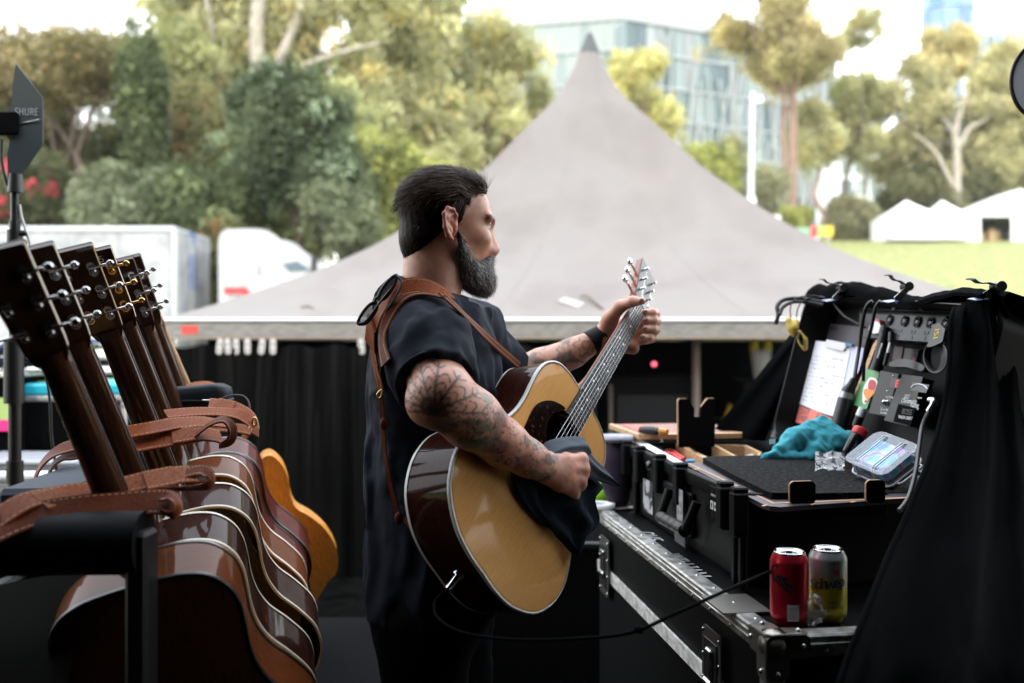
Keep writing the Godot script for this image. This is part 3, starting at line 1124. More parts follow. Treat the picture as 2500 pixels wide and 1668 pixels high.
func make_background() -> void:
	var pale := grained(mat("pale_gum_bark", lin(0.50, 0.44, 0.36), 0.85), T.wear, Vector3(1.5, 0.4, 1.5))
	var pink := grained(mat("pink_gum_bark", lin(0.36, 0.235, 0.18), 0.85), T.wear, Vector3(1.5, 0.4, 1.5))
	var brown := grained(mat("brown_bark", lin(0.16, 0.115, 0.085), 0.9), T.wear, Vector3(2, 0.6, 2))
	var gum := [Color(0.18, 0.185, 0.075), Color(0.34, 0.32, 0.14), Color(0.38, 0.30, 0.12)]
	var olive := [Color(0.085, 0.085, 0.025), Color(0.22, 0.165, 0.06), Color(0.26, 0.17, 0.07)]
	var deep := [Color(0.026, 0.040, 0.012), Color(0.070, 0.090, 0.030), Color(0.13, 0.15, 0.07)]
	var blue := [Color(0.055, 0.072, 0.034), Color(0.135, 0.155, 0.08), Color(0.19, 0.21, 0.13)]
	var lime := [Color(0.11, 0.13, 0.020), Color(0.26, 0.27, 0.045), Color(0.32, 0.31, 0.08)]
	var mixed := [Color(0.05, 0.068, 0.018), Color(0.165, 0.15, 0.045), Color(0.20, 0.105, 0.045)]
	var by := "trees and shrubs beyond the parked truck"
	# left, behind the trucks
	tree("gum_tree", "tall pale gum tree rising behind the truck cab", "tree", [380, -420, 1120, 330], 40.0, "gum", gum, pale, {"foot": 700.0, "lobes": 51, "clumps": 26, "size": 0.78, "limbs": 12, "trunk": 0.42, "deep": 4.0, "lobe": 0.58, "group": by,
		"arms": [[[690, 330, 0.34, 3.6], [682, 160, 0.30, 3.6], [690, 20, 0.26, 3.6], [672, -160, 0.2, 3.6]], [[690, 300, 0.2, 3.6], [770, 120, 0.17, 3.6], [800, -10, 0.14, 3.6], [850, -150, 0.1, 3.6]], [[740, 240, 0.12, 3.6], [850, 198, 0.1, 3.6], [960, 170, 0.06, 3.6]], [[600, 330, 0.16, 3.6], [585, 160, 0.12, 3.6], [560, 20, 0.1, 3.6]], [[700, 300, 0.12], [830, 268, 0.09], [930, 262, 0.05]]]})
	tree("gum_tree", "gum tree with loose pale crown left of the marquee peak", "tree", [1030, 60, 1345, 440], 52.0, "gum", gum, pink, {"foot": 1165.0, "lobes": 37, "clumps": 15, "size": 0.8, "trunk": 0.22, "lobe": 0.58, "group": by})
	tree("gum_tree", "slim gum tree filling the gap above the lime shrub", "tree", [830, 150, 1080, 420], 46.0, "gum", gum, pale, {"lobes": 30, "clumps": 22, "size": 0.75, "trunk": 0.2, "lobe": 0.58, "group": by})
	tree("wattle_tree", "brown leaved wattle tree with a crooked bare trunk", "tree", [-60, 45, 290, 330], 29.0, "wattle", olive, brown, {"foot": 195.0, "lobes": 22, "clumps": 55, "size": 0.5, "trunk": 0.12, "group": by, "arms": [[[196, 540, 0.13], [196, 430, 0.12], [180, 370, 0.10], [130, 300, 0.07]], [[186, 380, 0.09], [230, 260, 0.06], [260, 220, 0.04]]]})
	tree("wattle_tree", "dull green wattle tree crowded behind the white trailer", "tree", [-120, 250, 180, 560], 30.0, "wattle", mixed, brown, {"lobes": 20, "clumps": 60, "size": 0.5, "group": by})
	tree("conifer_tree", "narrow dark green conifer beside the brown wattle", "tree", [305, 105, 395, 470], 28.0, "dense", deep, brown, {"lobes": 16, "clumps": 60, "size": 0.34, "group": by, "lobe": 1.2})
	tree("broadleaf_tree", "mixed brown and green tree between conifer and dark tree", "tree", [370, 210, 620, 570], 31.0, "wattle", mixed, brown, {"lobes": 24, "clumps": 60, "size": 0.5, "group": by})
	tree("broadleaf_tree", "light olive tree standing tall behind the conifer", "tree", [290, 60, 560, 360], 36.0, "gum", [Color(0.10, 0.12, 0.035), Color(0.25, 0.25, 0.085)], pale, {"lobes": 22, "clumps": 50, "size": 0.6, "group": by})
	tree("broadleaf_tree", "dark glossy broadleaf tree behind the truck windscreen", "tree", [595, 170, 880, 520], 27.0, "dense", [Color(0.024, 0.042, 0.016), Color(0.075, 0.10, 0.045), Color(0.16, 0.20, 0.13)], brown, {"foot": 725.0, "lobes": 24, "clumps": 62, "size": 0.42, "trunk": 0.11, "limbs": 8, "group": by, "arms": [[[725, 640, 0.1], [735, 560, 0.09], [780, 480, 0.05]], [[722, 560, 0.08], [700, 480, 0.05]]]})
	tree("flowering_shrub", "dark shrub with red flowers beside the antenna", "shrub", [-60, 370, 175, 560], 26.0, "dense", [Color(0.03, 0.042, 0.014), Color(0.085, 0.085, 0.03), Color(0.42, 0.05, 0.07)], brown, {"lobes": 15, "clumps": 60, "size": 0.3, "accent": 0.05, "group": by})
	tree("fern_shrub", "blue green feathery shrub above the end of the trailer", "shrub", [190, 420, 420, 580], 25.5, "fern", blue, brown, {"lobes": 14, "clumps": 55, "size": 0.4, "group": by})
	tree("fern_shrub", "blue green feathery shrub beside the trailer doors", "shrub", [390, 400, 600, 620], 25.8, "fern", deep, brown, {"lobes": 15, "clumps": 60, "size": 0.4, "group": by})
	tree("fern_shrub", "grey green shrub over the truck bonnet", "shrub", [740, 440, 900, 640], 26.5, "dense", blue, brown, {"lobes": 12, "clumps": 55, "size": 0.36, "group": by})
	tree("lime_shrub", "bright yellow green shrub behind the man's head", "shrub", [860, 335, 1060, 620], 31.0, "dense", lime, brown, {"lobes": 18, "clumps": 60, "size": 0.45, "group": by})
	tree("hedge_shrub", "dark hedge shrub seen in the gap between trailer and cab", "shrub", [470, 540, 580, 760], 25.0, "dense", mixed, brown, {"lobes": 10, "clumps": 60, "size": 0.34, "group": by})
	for q in [[-140, 300, 320, 640, 33.0, "broad dull green tree filling the space above the trailer", "wattle", mixed], [230, 260, 640, 640, 34.0, "leafy green tree deep behind the feathery shrubs", "dense", deep], [520, 200, 900, 640, 35.0, "wide olive tree deep behind the truck cab", "gum", [Color(0.09, 0.115, 0.03), Color(0.24, 0.25, 0.08)]], [800, 250, 1200, 640, 44.0, "light olive tree behind the lime shrub", "gum", gum], [1050, 280, 1420, 640, 60.0, "pale olive tree low behind the marquee slope", "gum", gum], [400, -120, 760, 300, 48.0, "loose gum crown between the cloud and the tall gum", "gum", gum], [860, -200, 1120, 240, 50.0, "high gum crown above the pale wing of the offices", "gum", gum]]:
		tree("wood_tree", q[5], "tree", [q[0], q[1], q[2], q[3]], q[4], q[6], q[7], brown, {"lobes": 40, "clumps": 36, "size": 0.019 * q[4], "group": by, "deep": 2.5, "lobe": 0.8})
	# right, on and behind the grass hill
	var hy := "trees along the top of the grass hill"
	tree("gum_tree", "small yellowish gum tree right of the marquee peak", "tree", [1490, 130, 1650, 420], 56.0, "gum", [Color(0.26, 0.25, 0.07), Color(0.46, 0.40, 0.12)], pink, {"lobes": 23, "clumps": 18, "size": 0.7, "lobe": 0.55, "group": hy})
	tree("lime_shrub", "rounded lime shrub over the marquee's right slope", "shrub", [1640, 345, 1800, 560], 62.0, "dense", lime, brown, {"lobes": 22, "clumps": 27, "size": 0.7, "lobe": 0.62, "group": hy})
	tree("gum_tree", "grey green young gum behind the light pole", "tree", [1750, 330, 1910, 580], 66.0, "wattle", [Color(0.10, 0.11, 0.05), Color(0.22, 0.21, 0.11)], pink, {"lobes": 22, "clumps": 27, "size": 0.75, "lobe": 0.62, "group": hy})
	tree("gum_tree", "tall gum with a straight pink trunk before the glass offices", "tree", [1745, -140, 2050, 210], 68.0, "gum", [Color(0.20, 0.17, 0.06), Color(0.40, 0.32, 0.13)], pink, {"foot": 1932.0, "lobes": 34, "clumps": 22, "size": 0.95, "trunk": 0.2, "limbs": 10, "lobe": 0.5, "group": hy, "arms": [[[1932, 540, 0.40], [1936, 300, 0.32], [1928, 180, 0.28], [1910, 60, 0.16]], [[1934, 220, 0.25], [1985, 110, 0.16], [2010, 20, 0.1]], [[1932, 230, 0.22], [1870, 130, 0.14], [1830, 60, 0.1]]]})
	tree("gum_tree", "slender gum leaning beside the tall pink trunk", "tree", [1935, 240, 2040, 420], 70.0, "gum", gum, pink, {"foot": 2005.0, "lobes": 17, "clumps": 18, "size": 0.75, "trunk": 0.22, "lobe": 0.62, "group": hy})
	tree("gum_tree", "thin gum tree in front of the white office wall", "tree", [2040, 180, 2140, 400], 72.0, "gum", [Color(0.16, 0.17, 0.06), Color(0.30, 0.28, 0.11)], brown, {"foot": 2055.0, "lobes": 18, "clumps": 19, "size": 0.8, "trunk": 0.24, "lobe": 0.62, "group": hy})
	tree("gum_tree", "broad gum with white forked limbs behind the white tents", "tree", [2120, 150, 2480, 480], 74.0, "gum", [Color(0.16, 0.155, 0.06), Color(0.31, 0.27, 0.11)], pale, {"foot": 2300.0, "lobes": 44, "clumps": 22, "size": 0.95, "trunk": 0.3, "limbs": 4, "lobe": 0.5, "group": hy, "deep": 3.0,
		"arms": [[[2300, 600, 0.34, 2.6], [2298, 400, 0.30, 2.6], [2296, 330, 0.22, 2.6], [2325, 240, 0.12, 2.6]], [[2300, 380, 0.22, 2.6], [2330, 330, 0.18, 2.6], [2365, 310, 0.15, 2.6], [2405, 260, 0.09, 2.6]], [[2296, 380, 0.18, 2.6], [2285, 330, 0.13, 2.6], [2255, 300, 0.09, 2.6]], [[2290, 470, 0.2, 2.6], [2245, 385, 0.16, 2.6], [2195, 342, 0.1, 2.6]]]})
	tree("gum_tree", "yellowish gum crown in front of the blue tower", "tree", [2235, 50, 2370, 200], 82.0, "gum", [Color(0.24, 0.20, 0.07), Color(0.44, 0.35, 0.12)], pale, {"lobes": 17, "clumps": 18, "size": 0.9, "trunk": 0.2, "lobe": 0.62, "group": hy})
	tree("gum_tree", "olive gum crown beneath the brown topped building", "tree", [2390, 90, 2560, 480], 78.0, "gum", [Color(0.17, 0.16, 0.06), Color(0.33, 0.29, 0.11)], pale, {"lobes": 34, "clumps": 22, "size": 0.95, "lobe": 0.62, "group": hy})
	tree("gum_tree", "wispy gum sprays against the bright cloud", "tree", [2060, 20, 2170, 120], 76.0, "gum", gum, brown, {"foot": 2120.0, "lobes": 10, "clumps": 9, "size": 0.7, "trunk": 0.12, "limbs": 5, "lobe": 0.62, "group": hy})
	tree("low_shrub", "dark olive shrub behind the small white tents", "shrub", [2160, 410, 2440, 580], 73.0, "dense", [Color(0.055, 0.065, 0.022), Color(0.13, 0.125, 0.045)], brown, {"lobes": 30, "clumps": 30, "size": 0.8, "lobe": 0.62, "group": hy, "deep": 2.0})
	tree("low_shrub", "grey olive shrub beside the coloured sign", "shrub", [2030, 490, 2160, 600], 70.0, "dense", [Color(0.08, 0.085, 0.04), Color(0.20, 0.19, 0.09)], brown, {"lobes": 20, "clumps": 27, "size": 0.7, "lobe": 0.62, "group": hy, "deep": 1.5})
	tree("low_shrub", "small lime bush at the foot of the hill path", "shrub", [1905, 505, 1970, 585], 64.0, "dense", lime, brown, {"lobes": 15, "clumps": 24, "size": 0.5, "lobe": 0.62, "group": hy, "deep": 1.0})
	make_city()
	make_hill_things()
	make_trucks()


func make_city() -> void:
	var glassy := []
	for q in [[0.20, 0.25, 0.235], [0.13, 0.18, 0.175], [0.27, 0.31, 0.29], [0.07, 0.11, 0.115], [0.22, 0.235, 0.235]]:
		glassy.append(mat("tinted_glass", lin(q[0], q[1], q[2]), 0.12))
	var frame := mat("pale_mullion", lin(0.36, 0.38, 0.375), 0.5)
	# the long office block: a plain wing and a wing with slanted fins
	var o := thing("office_building", "glass office building with slanted fins behind the marquee", "building", Transform3D(Basis.IDENTITY, Vector3(P(1530, 834, 118.0).x, 9.0, -118.0)))
	var far := P(2042, 834, 132.0)
	var pane := MB.new()
	pane.box(Vector3(1, 1, 0.08), Transform3D.IDENTITY, 0.0)
	var pm := pane.mesh()
	var wings := [[P(1530, 834, 118.0), far, 33.2, 24, 8], [P(1085, 834, 126.0), P(1528, 834, 121.0), 32.9, 16, 8]]
	for w in wings.size():
		var a: Vector3 = wings[w][0]
		var b: Vector3 = wings[w][1]
		var along := Vector3(b.x - a.x, 0, b.z - a.z)
		var wide := along.length()
		var ex := along / wide
		var bs := Basis(ex, Vector3.UP, ex.cross(Vector3.UP))
		var top: float = [1.45 + (834.0 - 42.0) / F * 118.0, 1.45 + (834.0 - 52.0) / F * 123.0][w]
		var h := top - 9.0
		var org := Vector3(a.x, 9.0, a.z) - o.position
		pbox(o, "core", Vector3(wide - 0.3, h - 0.4, 14.0), Transform3D(bs, org + bs * Vector3(wide / 2, h / 2 - 0.2, -7.15)), mat("core", lin(0.2, 0.25, 0.26), 0.6))
		pbox(o, "parapet", Vector3(wide + 0.6, 1.3, 0.5), Transform3D(bs, org + bs * Vector3(wide / 2, h + 0.2, 0.1)), frame)
		var nx: int = wings[w][3]
		var ny: int = wings[w][4]
		for iy in ny:
			for ix in nx:
				var mi := part(o, "window_pane", pm, glassy[(rng.randi() % 5) if w == 0 else [0, 2, 2, 0, 2, 1][rng.randi() % 6]])
				mi.transform = Transform3D(bs * Basis.from_scale(Vector3(wide / nx - 0.12, h / ny - 0.25, 1)), org + bs * Vector3((ix + 0.5) * wide / nx, (iy + 0.5) * h / ny, 0.0))
		for iy in ny + 1:
			pbox(o, "floor_band", Vector3(wide, 0.24, 0.3), Transform3D(bs, org + bs * Vector3(wide / 2, iy * h / ny, 0.12)), frame)
		if w == 0:
			for i in 84:
				var x := (i + 0.5) * wide / 84 + rng.randf_range(-0.2, 0.2)
				var yy := rng.randf_range(0.0, h - 10.0)
				var ln := rng.randf_range(8.0, 14.0)
				pbox(o, "fin", Vector3(0.15, ln, 0.3), Transform3D(bs * Basis(Vector3.BACK, rng.randf_range(-0.24, 0.12)), org + bs * Vector3(x, minf(yy + ln / 2, h - ln / 2), 0.45)), frame)
		else:
			for i in nx + 1:
				pbox(o, "mullion", Vector3(0.16, h, 0.22), Transform3D(bs, org + bs * Vector3(i * wide / nx, h / 2, 0.1)), frame)
	# a low curved roof on the plain wing
	var rf := MB.new()
	var arc := PackedVector2Array()
	for i in 13:
		var t := i / 12.0
		arc.append(Vector2(lerpf(-6.0, 6.0, t), 2.6 * sqrt(maxf(0.0, 1.0 - pow(2 * t - 1, 2)))))
	rf.prism(arc, -2.0, 2.0, Transform3D(Basis.IDENTITY, P(1240, 52, 128.0) - o.position), 0.0)
	part(o, "plant_roof", rf, mat("plant_roof", lin(0.62, 0.62, 0.6), 0.6))
	# white office slab between the gums
	var wv := thing("white_building", "narrow white office block between the gum trees", "building", Transform3D(Basis.IDENTITY, Vector3(P(2105, 834, 105.0).x, 9.0, -105.0)))
	var wh := 1.45 + (834.0 - 270.0) / F * 105.0 - 9.0
	pbox(wv, "wall", Vector3(5.0, wh, 8.0), Vector3(0, wh / 2, -4.2), mat("white_wall", lin(0.78, 0.80, 0.80), 0.6), 0.02)
	for i in 7:
		for k in 3:
			var mi := part(wv, "window_pane", pm, glassy[[2, 0, 2, 1][(i + k) % 4]])
			mi.transform = Transform3D(Basis.from_scale(Vector3(1.4, 1.6, 1)), Vector3(-1.65 + 1.65 * k, wh - 1.6 - i * 2.3, -0.16))
	# blue round tower
	var tw := thing("round_tower", "blue glass tower with rounded front above the trees", "tower", Transform3D(Basis.IDENTITY, Vector3(P(2312, 834, 260.0).x, 9.0, -260.0)))
	var th := 1.45 + (834.0 + 40.0) / F * 260.0 - 9.0
	var bl := [mat("blue_glass", lin(0.08, 0.17, 0.33), 0.15), mat("pale_blue_glass", lin(0.17, 0.28, 0.44), 0.15), mat("blue_glass_mid", lin(0.12, 0.22, 0.38), 0.15)]
	for i in 11:
		for k in 6:
			var seg := MB.new()
			var pl := PackedVector2Array()
			for q in 4:
				var an := PI + PI * (k + q / 3.0 * 0.97) / 6.0
				pl.append(Vector2(cos(an) * 7.2, sin(an) * 7.2))
			for q in 4:
				var an := PI + PI * (k + (3 - q) / 3.0 * 0.97) / 6.0
				pl.append(Vector2(cos(an) * 6.7, sin(an) * 6.7))
			seg.prism(pl, i * th / 11.0, (i + 0.93) * th / 11.0, Transform3D(Basis(Vector3.RIGHT, -PI / 2), Vector3.ZERO))
			part(tw, "window_pane", seg, bl[(k * 2 + i) % 3 if k != 2 else 1])
	var tc := MB.new()
	tc.lathe([Vector2(6.6, 0), Vector2(6.6, th), Vector2(0.01, th)], 24)
	part(tw, "core", tc, mat("tower_core", lin(0.6, 0.66, 0.72), 0.5))
	# teal and brown block at the edge
	var bb := thing("tower_block", "teal glass block with a brown lift shaft at the skyline", "building", Transform3D(Basis.IDENTITY, Vector3(P(2450, 834, 200.0).x, 9.0, -200.0)))
	var bh := 1.45 + (834.0 - 30.0) / F * 200.0 - 9.0
	pbox(bb, "core", Vector3(8.0, bh - 4.0, 8.0), Vector3(-1.0, bh / 2 - 2.0, -4.2), mat("pale_block", lin(0.55, 0.64, 0.68), 0.4), 0.05)
	pbox(bb, "lift_shaft", Vector3(4.6, bh, 5.0), Vector3(3.4, bh / 2, -2.6), mat("brown_shaft", lin(0.36, 0.31, 0.29), 0.6), 0.05)
	for i in 12:
		for k in 4:
			var mi := part(bb, "window_pane", pm, [glassy[0], glassy[1], bl[1]][(i + k) % 3])
			mi.transform = Transform3D(Basis.from_scale(Vector3(1.4, 3.6, 1)), Vector3(-4.2 + 1.65 * k, bh - 6.5 - i * 4.6, -0.15))


func make_hill_things() -> void:
	var canvas := mat("white_canvas", lin(0.80, 0.81, 0.82), 0.6)
	var spots := [[2212.0, 490.0, 2150.0, 2275.0, 532.0, 66.0, "small white peaked tent on the hill beside the shrub"], [2300.0, 490.0, 2268.0, 2362.0, 528.0, 67.5, "small white peaked tent against the big tent"]]
	for s in spots:
		var d: float = s[5]
		var base := P(s[0], 586, d)
		base.y = ground_height(base.x, d)
		var hw: float = (s[3] - s[2]) / 2.0 / F * d
		var ev: float = EYE + (834.0 - s[4]) / F * d - base.y
		var pk: float = EYE + (834.0 - s[1]) / F * d - base.y
		var t := thing("small_tent", s[6], "tent", Transform3D(Basis.IDENTITY, base), "white tents on the grass hill")
		for q in 4:
			var b := Basis(Vector3.UP, PI / 2 * q)
			var m := MB.new()
			var rows := []
			for i in 9:
				var r := i / 8.0
				var row := PackedVector3Array()
				for j in 5:
					row.append(b * Vector3(hw * r * (j - 2) / 2.0, ev + (pk - ev) * pow(1.0 - r, 1.25), hw * r))
				rows.append(row)
			m.grid(rows)
			part(t, "roof_panel", m, canvas)
			var w := MB.new()
			w.box(Vector3(hw * 1.94, ev, 0.03), Transform3D(b, b * Vector3(0, ev / 2, hw * 0.97)), 0.0)
			part(t, "wall", w, canvas)
			var lg := MB.new()
			lg.bar(b * Vector3(hw, 0, hw), b * Vector3(hw, ev, hw), 0.04)
			part(t, "leg", lg, M.alu)
	var d2 := 67.0
	var b2 := P(2492, 585, d2)
	b2.y = ground_height(b2.x, d2)
	var big := thing("large_tent", "large white gabled tent with an open dark doorway", "tent", Transform3D(Basis.IDENTITY, b2), "white tents on the grass hill")
	var hw2 := 150.0 / F * d2
	var ev2 := (586.0 - 520.0) / F * d2
	var pk2 := (586.0 - 458.0) / F * d2
	var gb := MB.new()
	gb.prism(PackedVector2Array([Vector2(-hw2, ev2), Vector2(hw2, ev2), Vector2(0, pk2)]), -10.0, 0.0, Transform3D.IDENTITY, 0.02, false)
	part(big, "roof", gb, canvas)
	for q in [[-hw2, -97.0 / F * d2], [-22.0 / F * d2, 20.0 / F * d2], [97.0 / F * d2, hw2]]:
		pbox(big, "front_wall", Vector3(q[1] - q[0], ev2, 0.05), Vector3((q[0] + q[1]) / 2, ev2 / 2 - 0.002, -0.05), canvas, 0.01)
	pbox(big, "front_wall", Vector3(hw2 * 2, 0.12, 0.06), Vector3(0, ev2 - 0.09, -0.02), canvas, 0.01)
	pbox(big, "back_wall", Vector3(hw2 * 2, ev2, 0.05), Vector3(0, ev2 / 2 - 0.002, -9.9), canvas, 0.01)
	for s in [-1, 1]:
		pbox(big, "side_wall", Vector3(0.05, ev2, 9.7), Vector3(s * (hw2 - 0.03), ev2 / 2 - 0.002, -5.0), canvas, 0.01)
	var wood := mat("cardboard", lin(0.42, 0.28, 0.15), 0.8)
	for i in 4:
		var c := thing("cardboard_carton", ["tall brown carton by the tent doorway post", "short brown carton beside the tallest carton", "brown carton standing forward in the tent doorway", "brown carton deepest inside the tent doorway"][i], "carton", Transform3D(Basis.IDENTITY, b2 + Vector3((-88.0 + 18.0 * i) / F * d2, 0, -1.2 - 0.3 * (i % 2))), "cartons in the tent doorway")
		var ch := [1.15, 0.8, 1.0, 0.9][i] as float
		pbox(c, "box", Vector3(0.42, ch, 0.42), Vector3(0, ch / 2, 0), wood, 0.01)
		pbox(c, "tape", Vector3(0.06, ch + 0.004, 0.425), Vector3(0, ch / 2, 0.001), mat("tape", lin(0.5, 0.36, 0.2), 0.4), 0.0)
	# light pole
	var dp := 58.0
	var pb := P(1831, 600, dp)
	pb.y = ground_height(pb.x, dp)
	var pole := thing("light_pole", "tall white light pole behind the marquee's right slope", "light pole", Transform3D(Basis.IDENTITY, pb))
	var ph := EYE + (834.0 - 225.0) / F * dp - pb.y
	var pmm := MB.new()
	pmm.tube(PackedVector3Array([Vector3.ZERO, Vector3(0.05, ph * 0.45, 0), Vector3(0.05, ph * 0.46, 0), Vector3(0.2, ph, 0)]), [0.2, 0.18, 0.15, 0.11], 12)
	part(pole, "shaft", pmm, mat("galvanised", lin(0.62, 0.66, 0.72), 0.4, 0.2))
	pbox(pole, "bracket", Vector3(0.7, 0.08, 0.1), Vector3(0.4, ph - 0.3, 0), M.white)
	pbox(pole, "lamp_head", Vector3(0.42, 0.32, 0.3), Vector3(0.55, ph - 0.55, 0.1), M.white, 0.05)
	pbox(pole, "control_box", Vector3(0.5, 0.9, 0.4), Vector3(0.05, EYE + (834.0 - 500.0) / F * dp - pb.y, 0.1), M.white, 0.04)
	# colour sign, bin and little sign board
	var sd := 63.0
	var sb := P(2007, 590, sd)
	sb.y = ground_height(sb.x, sd)
	var sg := thing("colour_sign", "low sign board striped red green and yellow on the hill", "sign", Transform3D(Basis.IDENTITY, sb))
	var sy := EYE + (834.0 - 565.0) / F * sd - sb.y
	for q in [[-18.5, 17.0, [0.72, 0.06, 0.07]], [0.0, 19.0, [0.35, 0.5, 0.10]], [18.0, 17.0, [0.78, 0.5, 0.03]]]:
		pbox(sg, "panel", Vector3(q[1] / F * sd, 26.0 / F * sd, 0.06), Vector3(q[0] / F * sd, sy, 0), mat("sign_colour", lin(q[2][0], q[2][1], q[2][2]), 0.5), 0.01)
	for x in [-0.5, 0.5]:
		pbox(sg, "post", Vector3(0.06, sy + 0.3, 0.06), Vector3(x, sy / 2, -0.08), M.alu)
	var bn := P(1962, 592, 60.0)
	bn.y = ground_height(bn.x, 60.0)
	var bin := thing("wheelie_bin", "pale green wheelie bin at the grass edge", "bin", Transform3D(Basis.IDENTITY, bn))
	var bnm := MB.new()
	bnm.lathe([Vector2(0.01, 0), Vector2(0.3, 0), Vector2(0.42, 0.95), Vector2(0.44, 1.0)], 4)
	part(bin, "body", bnm, mat("green_bin", lin(0.30, 0.52, 0.38), 0.5))
	pbox(bin, "lid", Vector3(0.66, 0.08, 0.66), Transform3D(Basis(Vector3.UP, PI / 4), Vector3(0, 1.04, 0)), mat("green_lid", lin(0.42, 0.6, 0.48), 0.5), 0.02)
	var bd := P(1888, 545, 61.0)
	bd.y = ground_height(bd.x, 61.0)
	var brd := thing("notice_board", "small white notice board beside the lime bush", "sign", Transform3D(Basis.IDENTITY, bd))
	pbox(brd, "board", Vector3(0.95, 0.4, 0.05), Vector3(0, EYE + (834.0 - 533.0) / F * 61.0 - bd.y, 0), M.white)
	for x in [-0.3, 0.3]:
		pbox(brd, "post", Vector3(0.07, EYE + (834.0 - 533.0) / F * 61.0 - bd.y, 0.05), Vector3(x, (EYE + (834.0 - 533.0) / F * 61.0 - bd.y) / 2, -0.06), M.alu)


func make_trucks() -> void:
	var d := 22.0
	var corner := P(428, 553, d)
	var g := ground_height(-8.0, d)
	var paint := grained(mat("trailer_white", lin(0.40, 0.405, 0.41), 0.45), T.speck, Vector3.ONE * 0.05)
	var t := thing("box_trailer", "long white box trailer parked behind the guitars", "trailer", Transform3D(Basis.IDENTITY, Vector3(corner.x, g, -d)))
	var top := corner.y - g
	var fl := 1.15
	pbox(t, "body", Vector3(13.4, top - fl - 0.06, 2.42), Vector3(-6.74, (top + fl) / 2, -1.25), paint, 0.02)
	for i in 11:
		pbox(t, "side_panel", Vector3(1.19, top - fl - 0.35, 0.03), Vector3(-0.72 - 1.2 * i, (top + fl) / 2, -0.026), paint, 0.008)
	pbox(t, "top_rail", Vector3(13.5, 0.12, 2.52), Vector3(-6.75, top - 0.06, -1.25), mat("grey_rail", lin(0.5, 0.52, 0.52), 0.4, 0.3), 0.03)
	pbox(t, "bottom_rail", Vector3(13.5, 0.14, 2.5), Vector3(-6.75, fl - 0.02, -1.25), M.alu, 0.03)
	for z in [-0.06, -2.44]:
		pbox(t, "corner_post", Vector3(0.13, top - fl - 0.2, 0.12), Vector3(-0.04, (top + fl) / 2, z), mat("post_grey", lin(0.42, 0.44, 0.42), 0.4, 0.3), 0.02)
	for z in [-0.68, -1.82]:
		pbox(t, "rear_door", Vector3(0.05, top - fl - 0.3, 1.1), Vector3(0.02, (top + fl) / 2, z), paint, 0.01)
		var hb := MB.new()
		hb.bar(Vector3(0.06, fl + 0.1, z - 0.3), Vector3(0.06, top - 0.3, z - 0.3), 0.02)
		part(t, "lock_bar", hb, M.alu)
	var blue := mat("blue_lettering", lin(0.03, 0.12, 0.36), 0.5)
	var i := 0
	for ch in ["T", "R", "A", "B"]:
		var px: float = [472.0, 470.0, 470.0, 470.0][i]
		var py: float = [588.0, 640.0, 668.0, 692.0][i]
		var pp := PP(px, py, Vector3(corner.x + 0.05, 0, 0), Vector3.RIGHT)
		letters(t, "lettering", ch, 0.34, Transform3D(Basis(Vector3.UP, PI / 2) * Basis.from_scale(Vector3(2.2, 1, 1)), pp - t.position), blue, "Droid Sans", 0.01)
		i += 1
	for x in [-1.6, -2.9, -4.2]:
		for z in [-0.3, -2.2]:
			var w := MB.new()
			w.lathe([Vector2(0.02, -0.14), Vector2(0.46, -0.14), Vector2(0.5, -0.08), Vector2(0.5, 0.08), Vector2(0.46, 0.14), Vector2(0.02, 0.14)], 20, Transform3D(Basis(Vector3.RIGHT, PI / 2), Vector3(x, 0.5, z)))
			part(t, "wheel", w, M.black_matt)
	# prime mover beside it, nose to the right
	var dc := 22.6
	var c := thing("truck_cab", "white aerodynamic truck cab with a red bumper", "truck", Transform3D(Basis.IDENTITY, Vector3(P(546, 834, dc).x, ground_height(-6.0, dc), -dc)))
	var q := func(x: float, y: float) -> Vector2:
		var p := P(x, y, dc) - c.position
		return Vector2(p.x, p.y)
	var outline := smooth2([q.call(546, 830), q.call(546, 700), q.call(546, 600), q.call(552, 575), q.call(575, 572), q.call(632, 572), q.call(660, 582), q.call(690, 606), q.call(722, 628), q.call(752, 650), q.call(775, 668), q.call(850, 690), q.call(885, 715), q.call(895, 770), q.call(895, 830)], 5)
	var cab := MB.new()
	cab.prism(outline, -2.4, 0.0, Transform3D.IDENTITY, 0.12)
	part(c, "body", cab, mat("cab_white", lin(0.42, 0.425, 0.43), 0.3))
	var glass := mat("cab_glass", lin(0.05, 0.085, 0.11), 0.1)
	var wn := MB.new()
	wn.prism(PackedVector2Array([q.call(688, 644), q.call(726, 637), q.call(764, 661), q.call(706, 664)]), -0.01, 0.02, Transform3D.IDENTITY, 0.0)
	part(c, "side_window", wn, glass)
	var vent := MB.new()
	vent.prism(PackedVector2Array([q.call(628, 645), q.call(638, 645), q.call(638, 668), q.call(628, 668)]), -0.01, 0.02, Transform3D.IDENTITY, 0.0)
	part(c, "side_vent", vent, mat("vent_grey", lin(0.25, 0.25, 0.25), 0.5))
	var rd := mat("truck_red", lin(0.55, 0.03, 0.03), 0.35)
	var arch := MB.new()
	arch.prism(PackedVector2Array([q.call(550, 702), q.call(602, 702), q.call(618, 728), q.call(608, 736), q.call(594, 716), q.call(550, 716)]), 0.0, 0.08, Transform3D.IDENTITY, 0.01, false)
	part(c, "red_bumper", arch, rd, "red angular bumper strip")
	for k in [[[592, 590], [594, 590], [594, 700], [592, 700]], [[672, 600], [674, 600], [690, 690], [688, 690]], [[600, 668], [690, 672], [690, 674], [600, 670]]]:
		var sl := MB.new()
		var pl := PackedVector2Array()
		for w in k:
			pl.append(q.call(w[0], w[1]))
		sl.prism(pl, 0.0, 0.012, Transform3D.IDENTITY, 0.0, false)
		part(c, "door_seam", sl, mat("seam_grey", lin(0.2, 0.2, 0.2), 0.5))
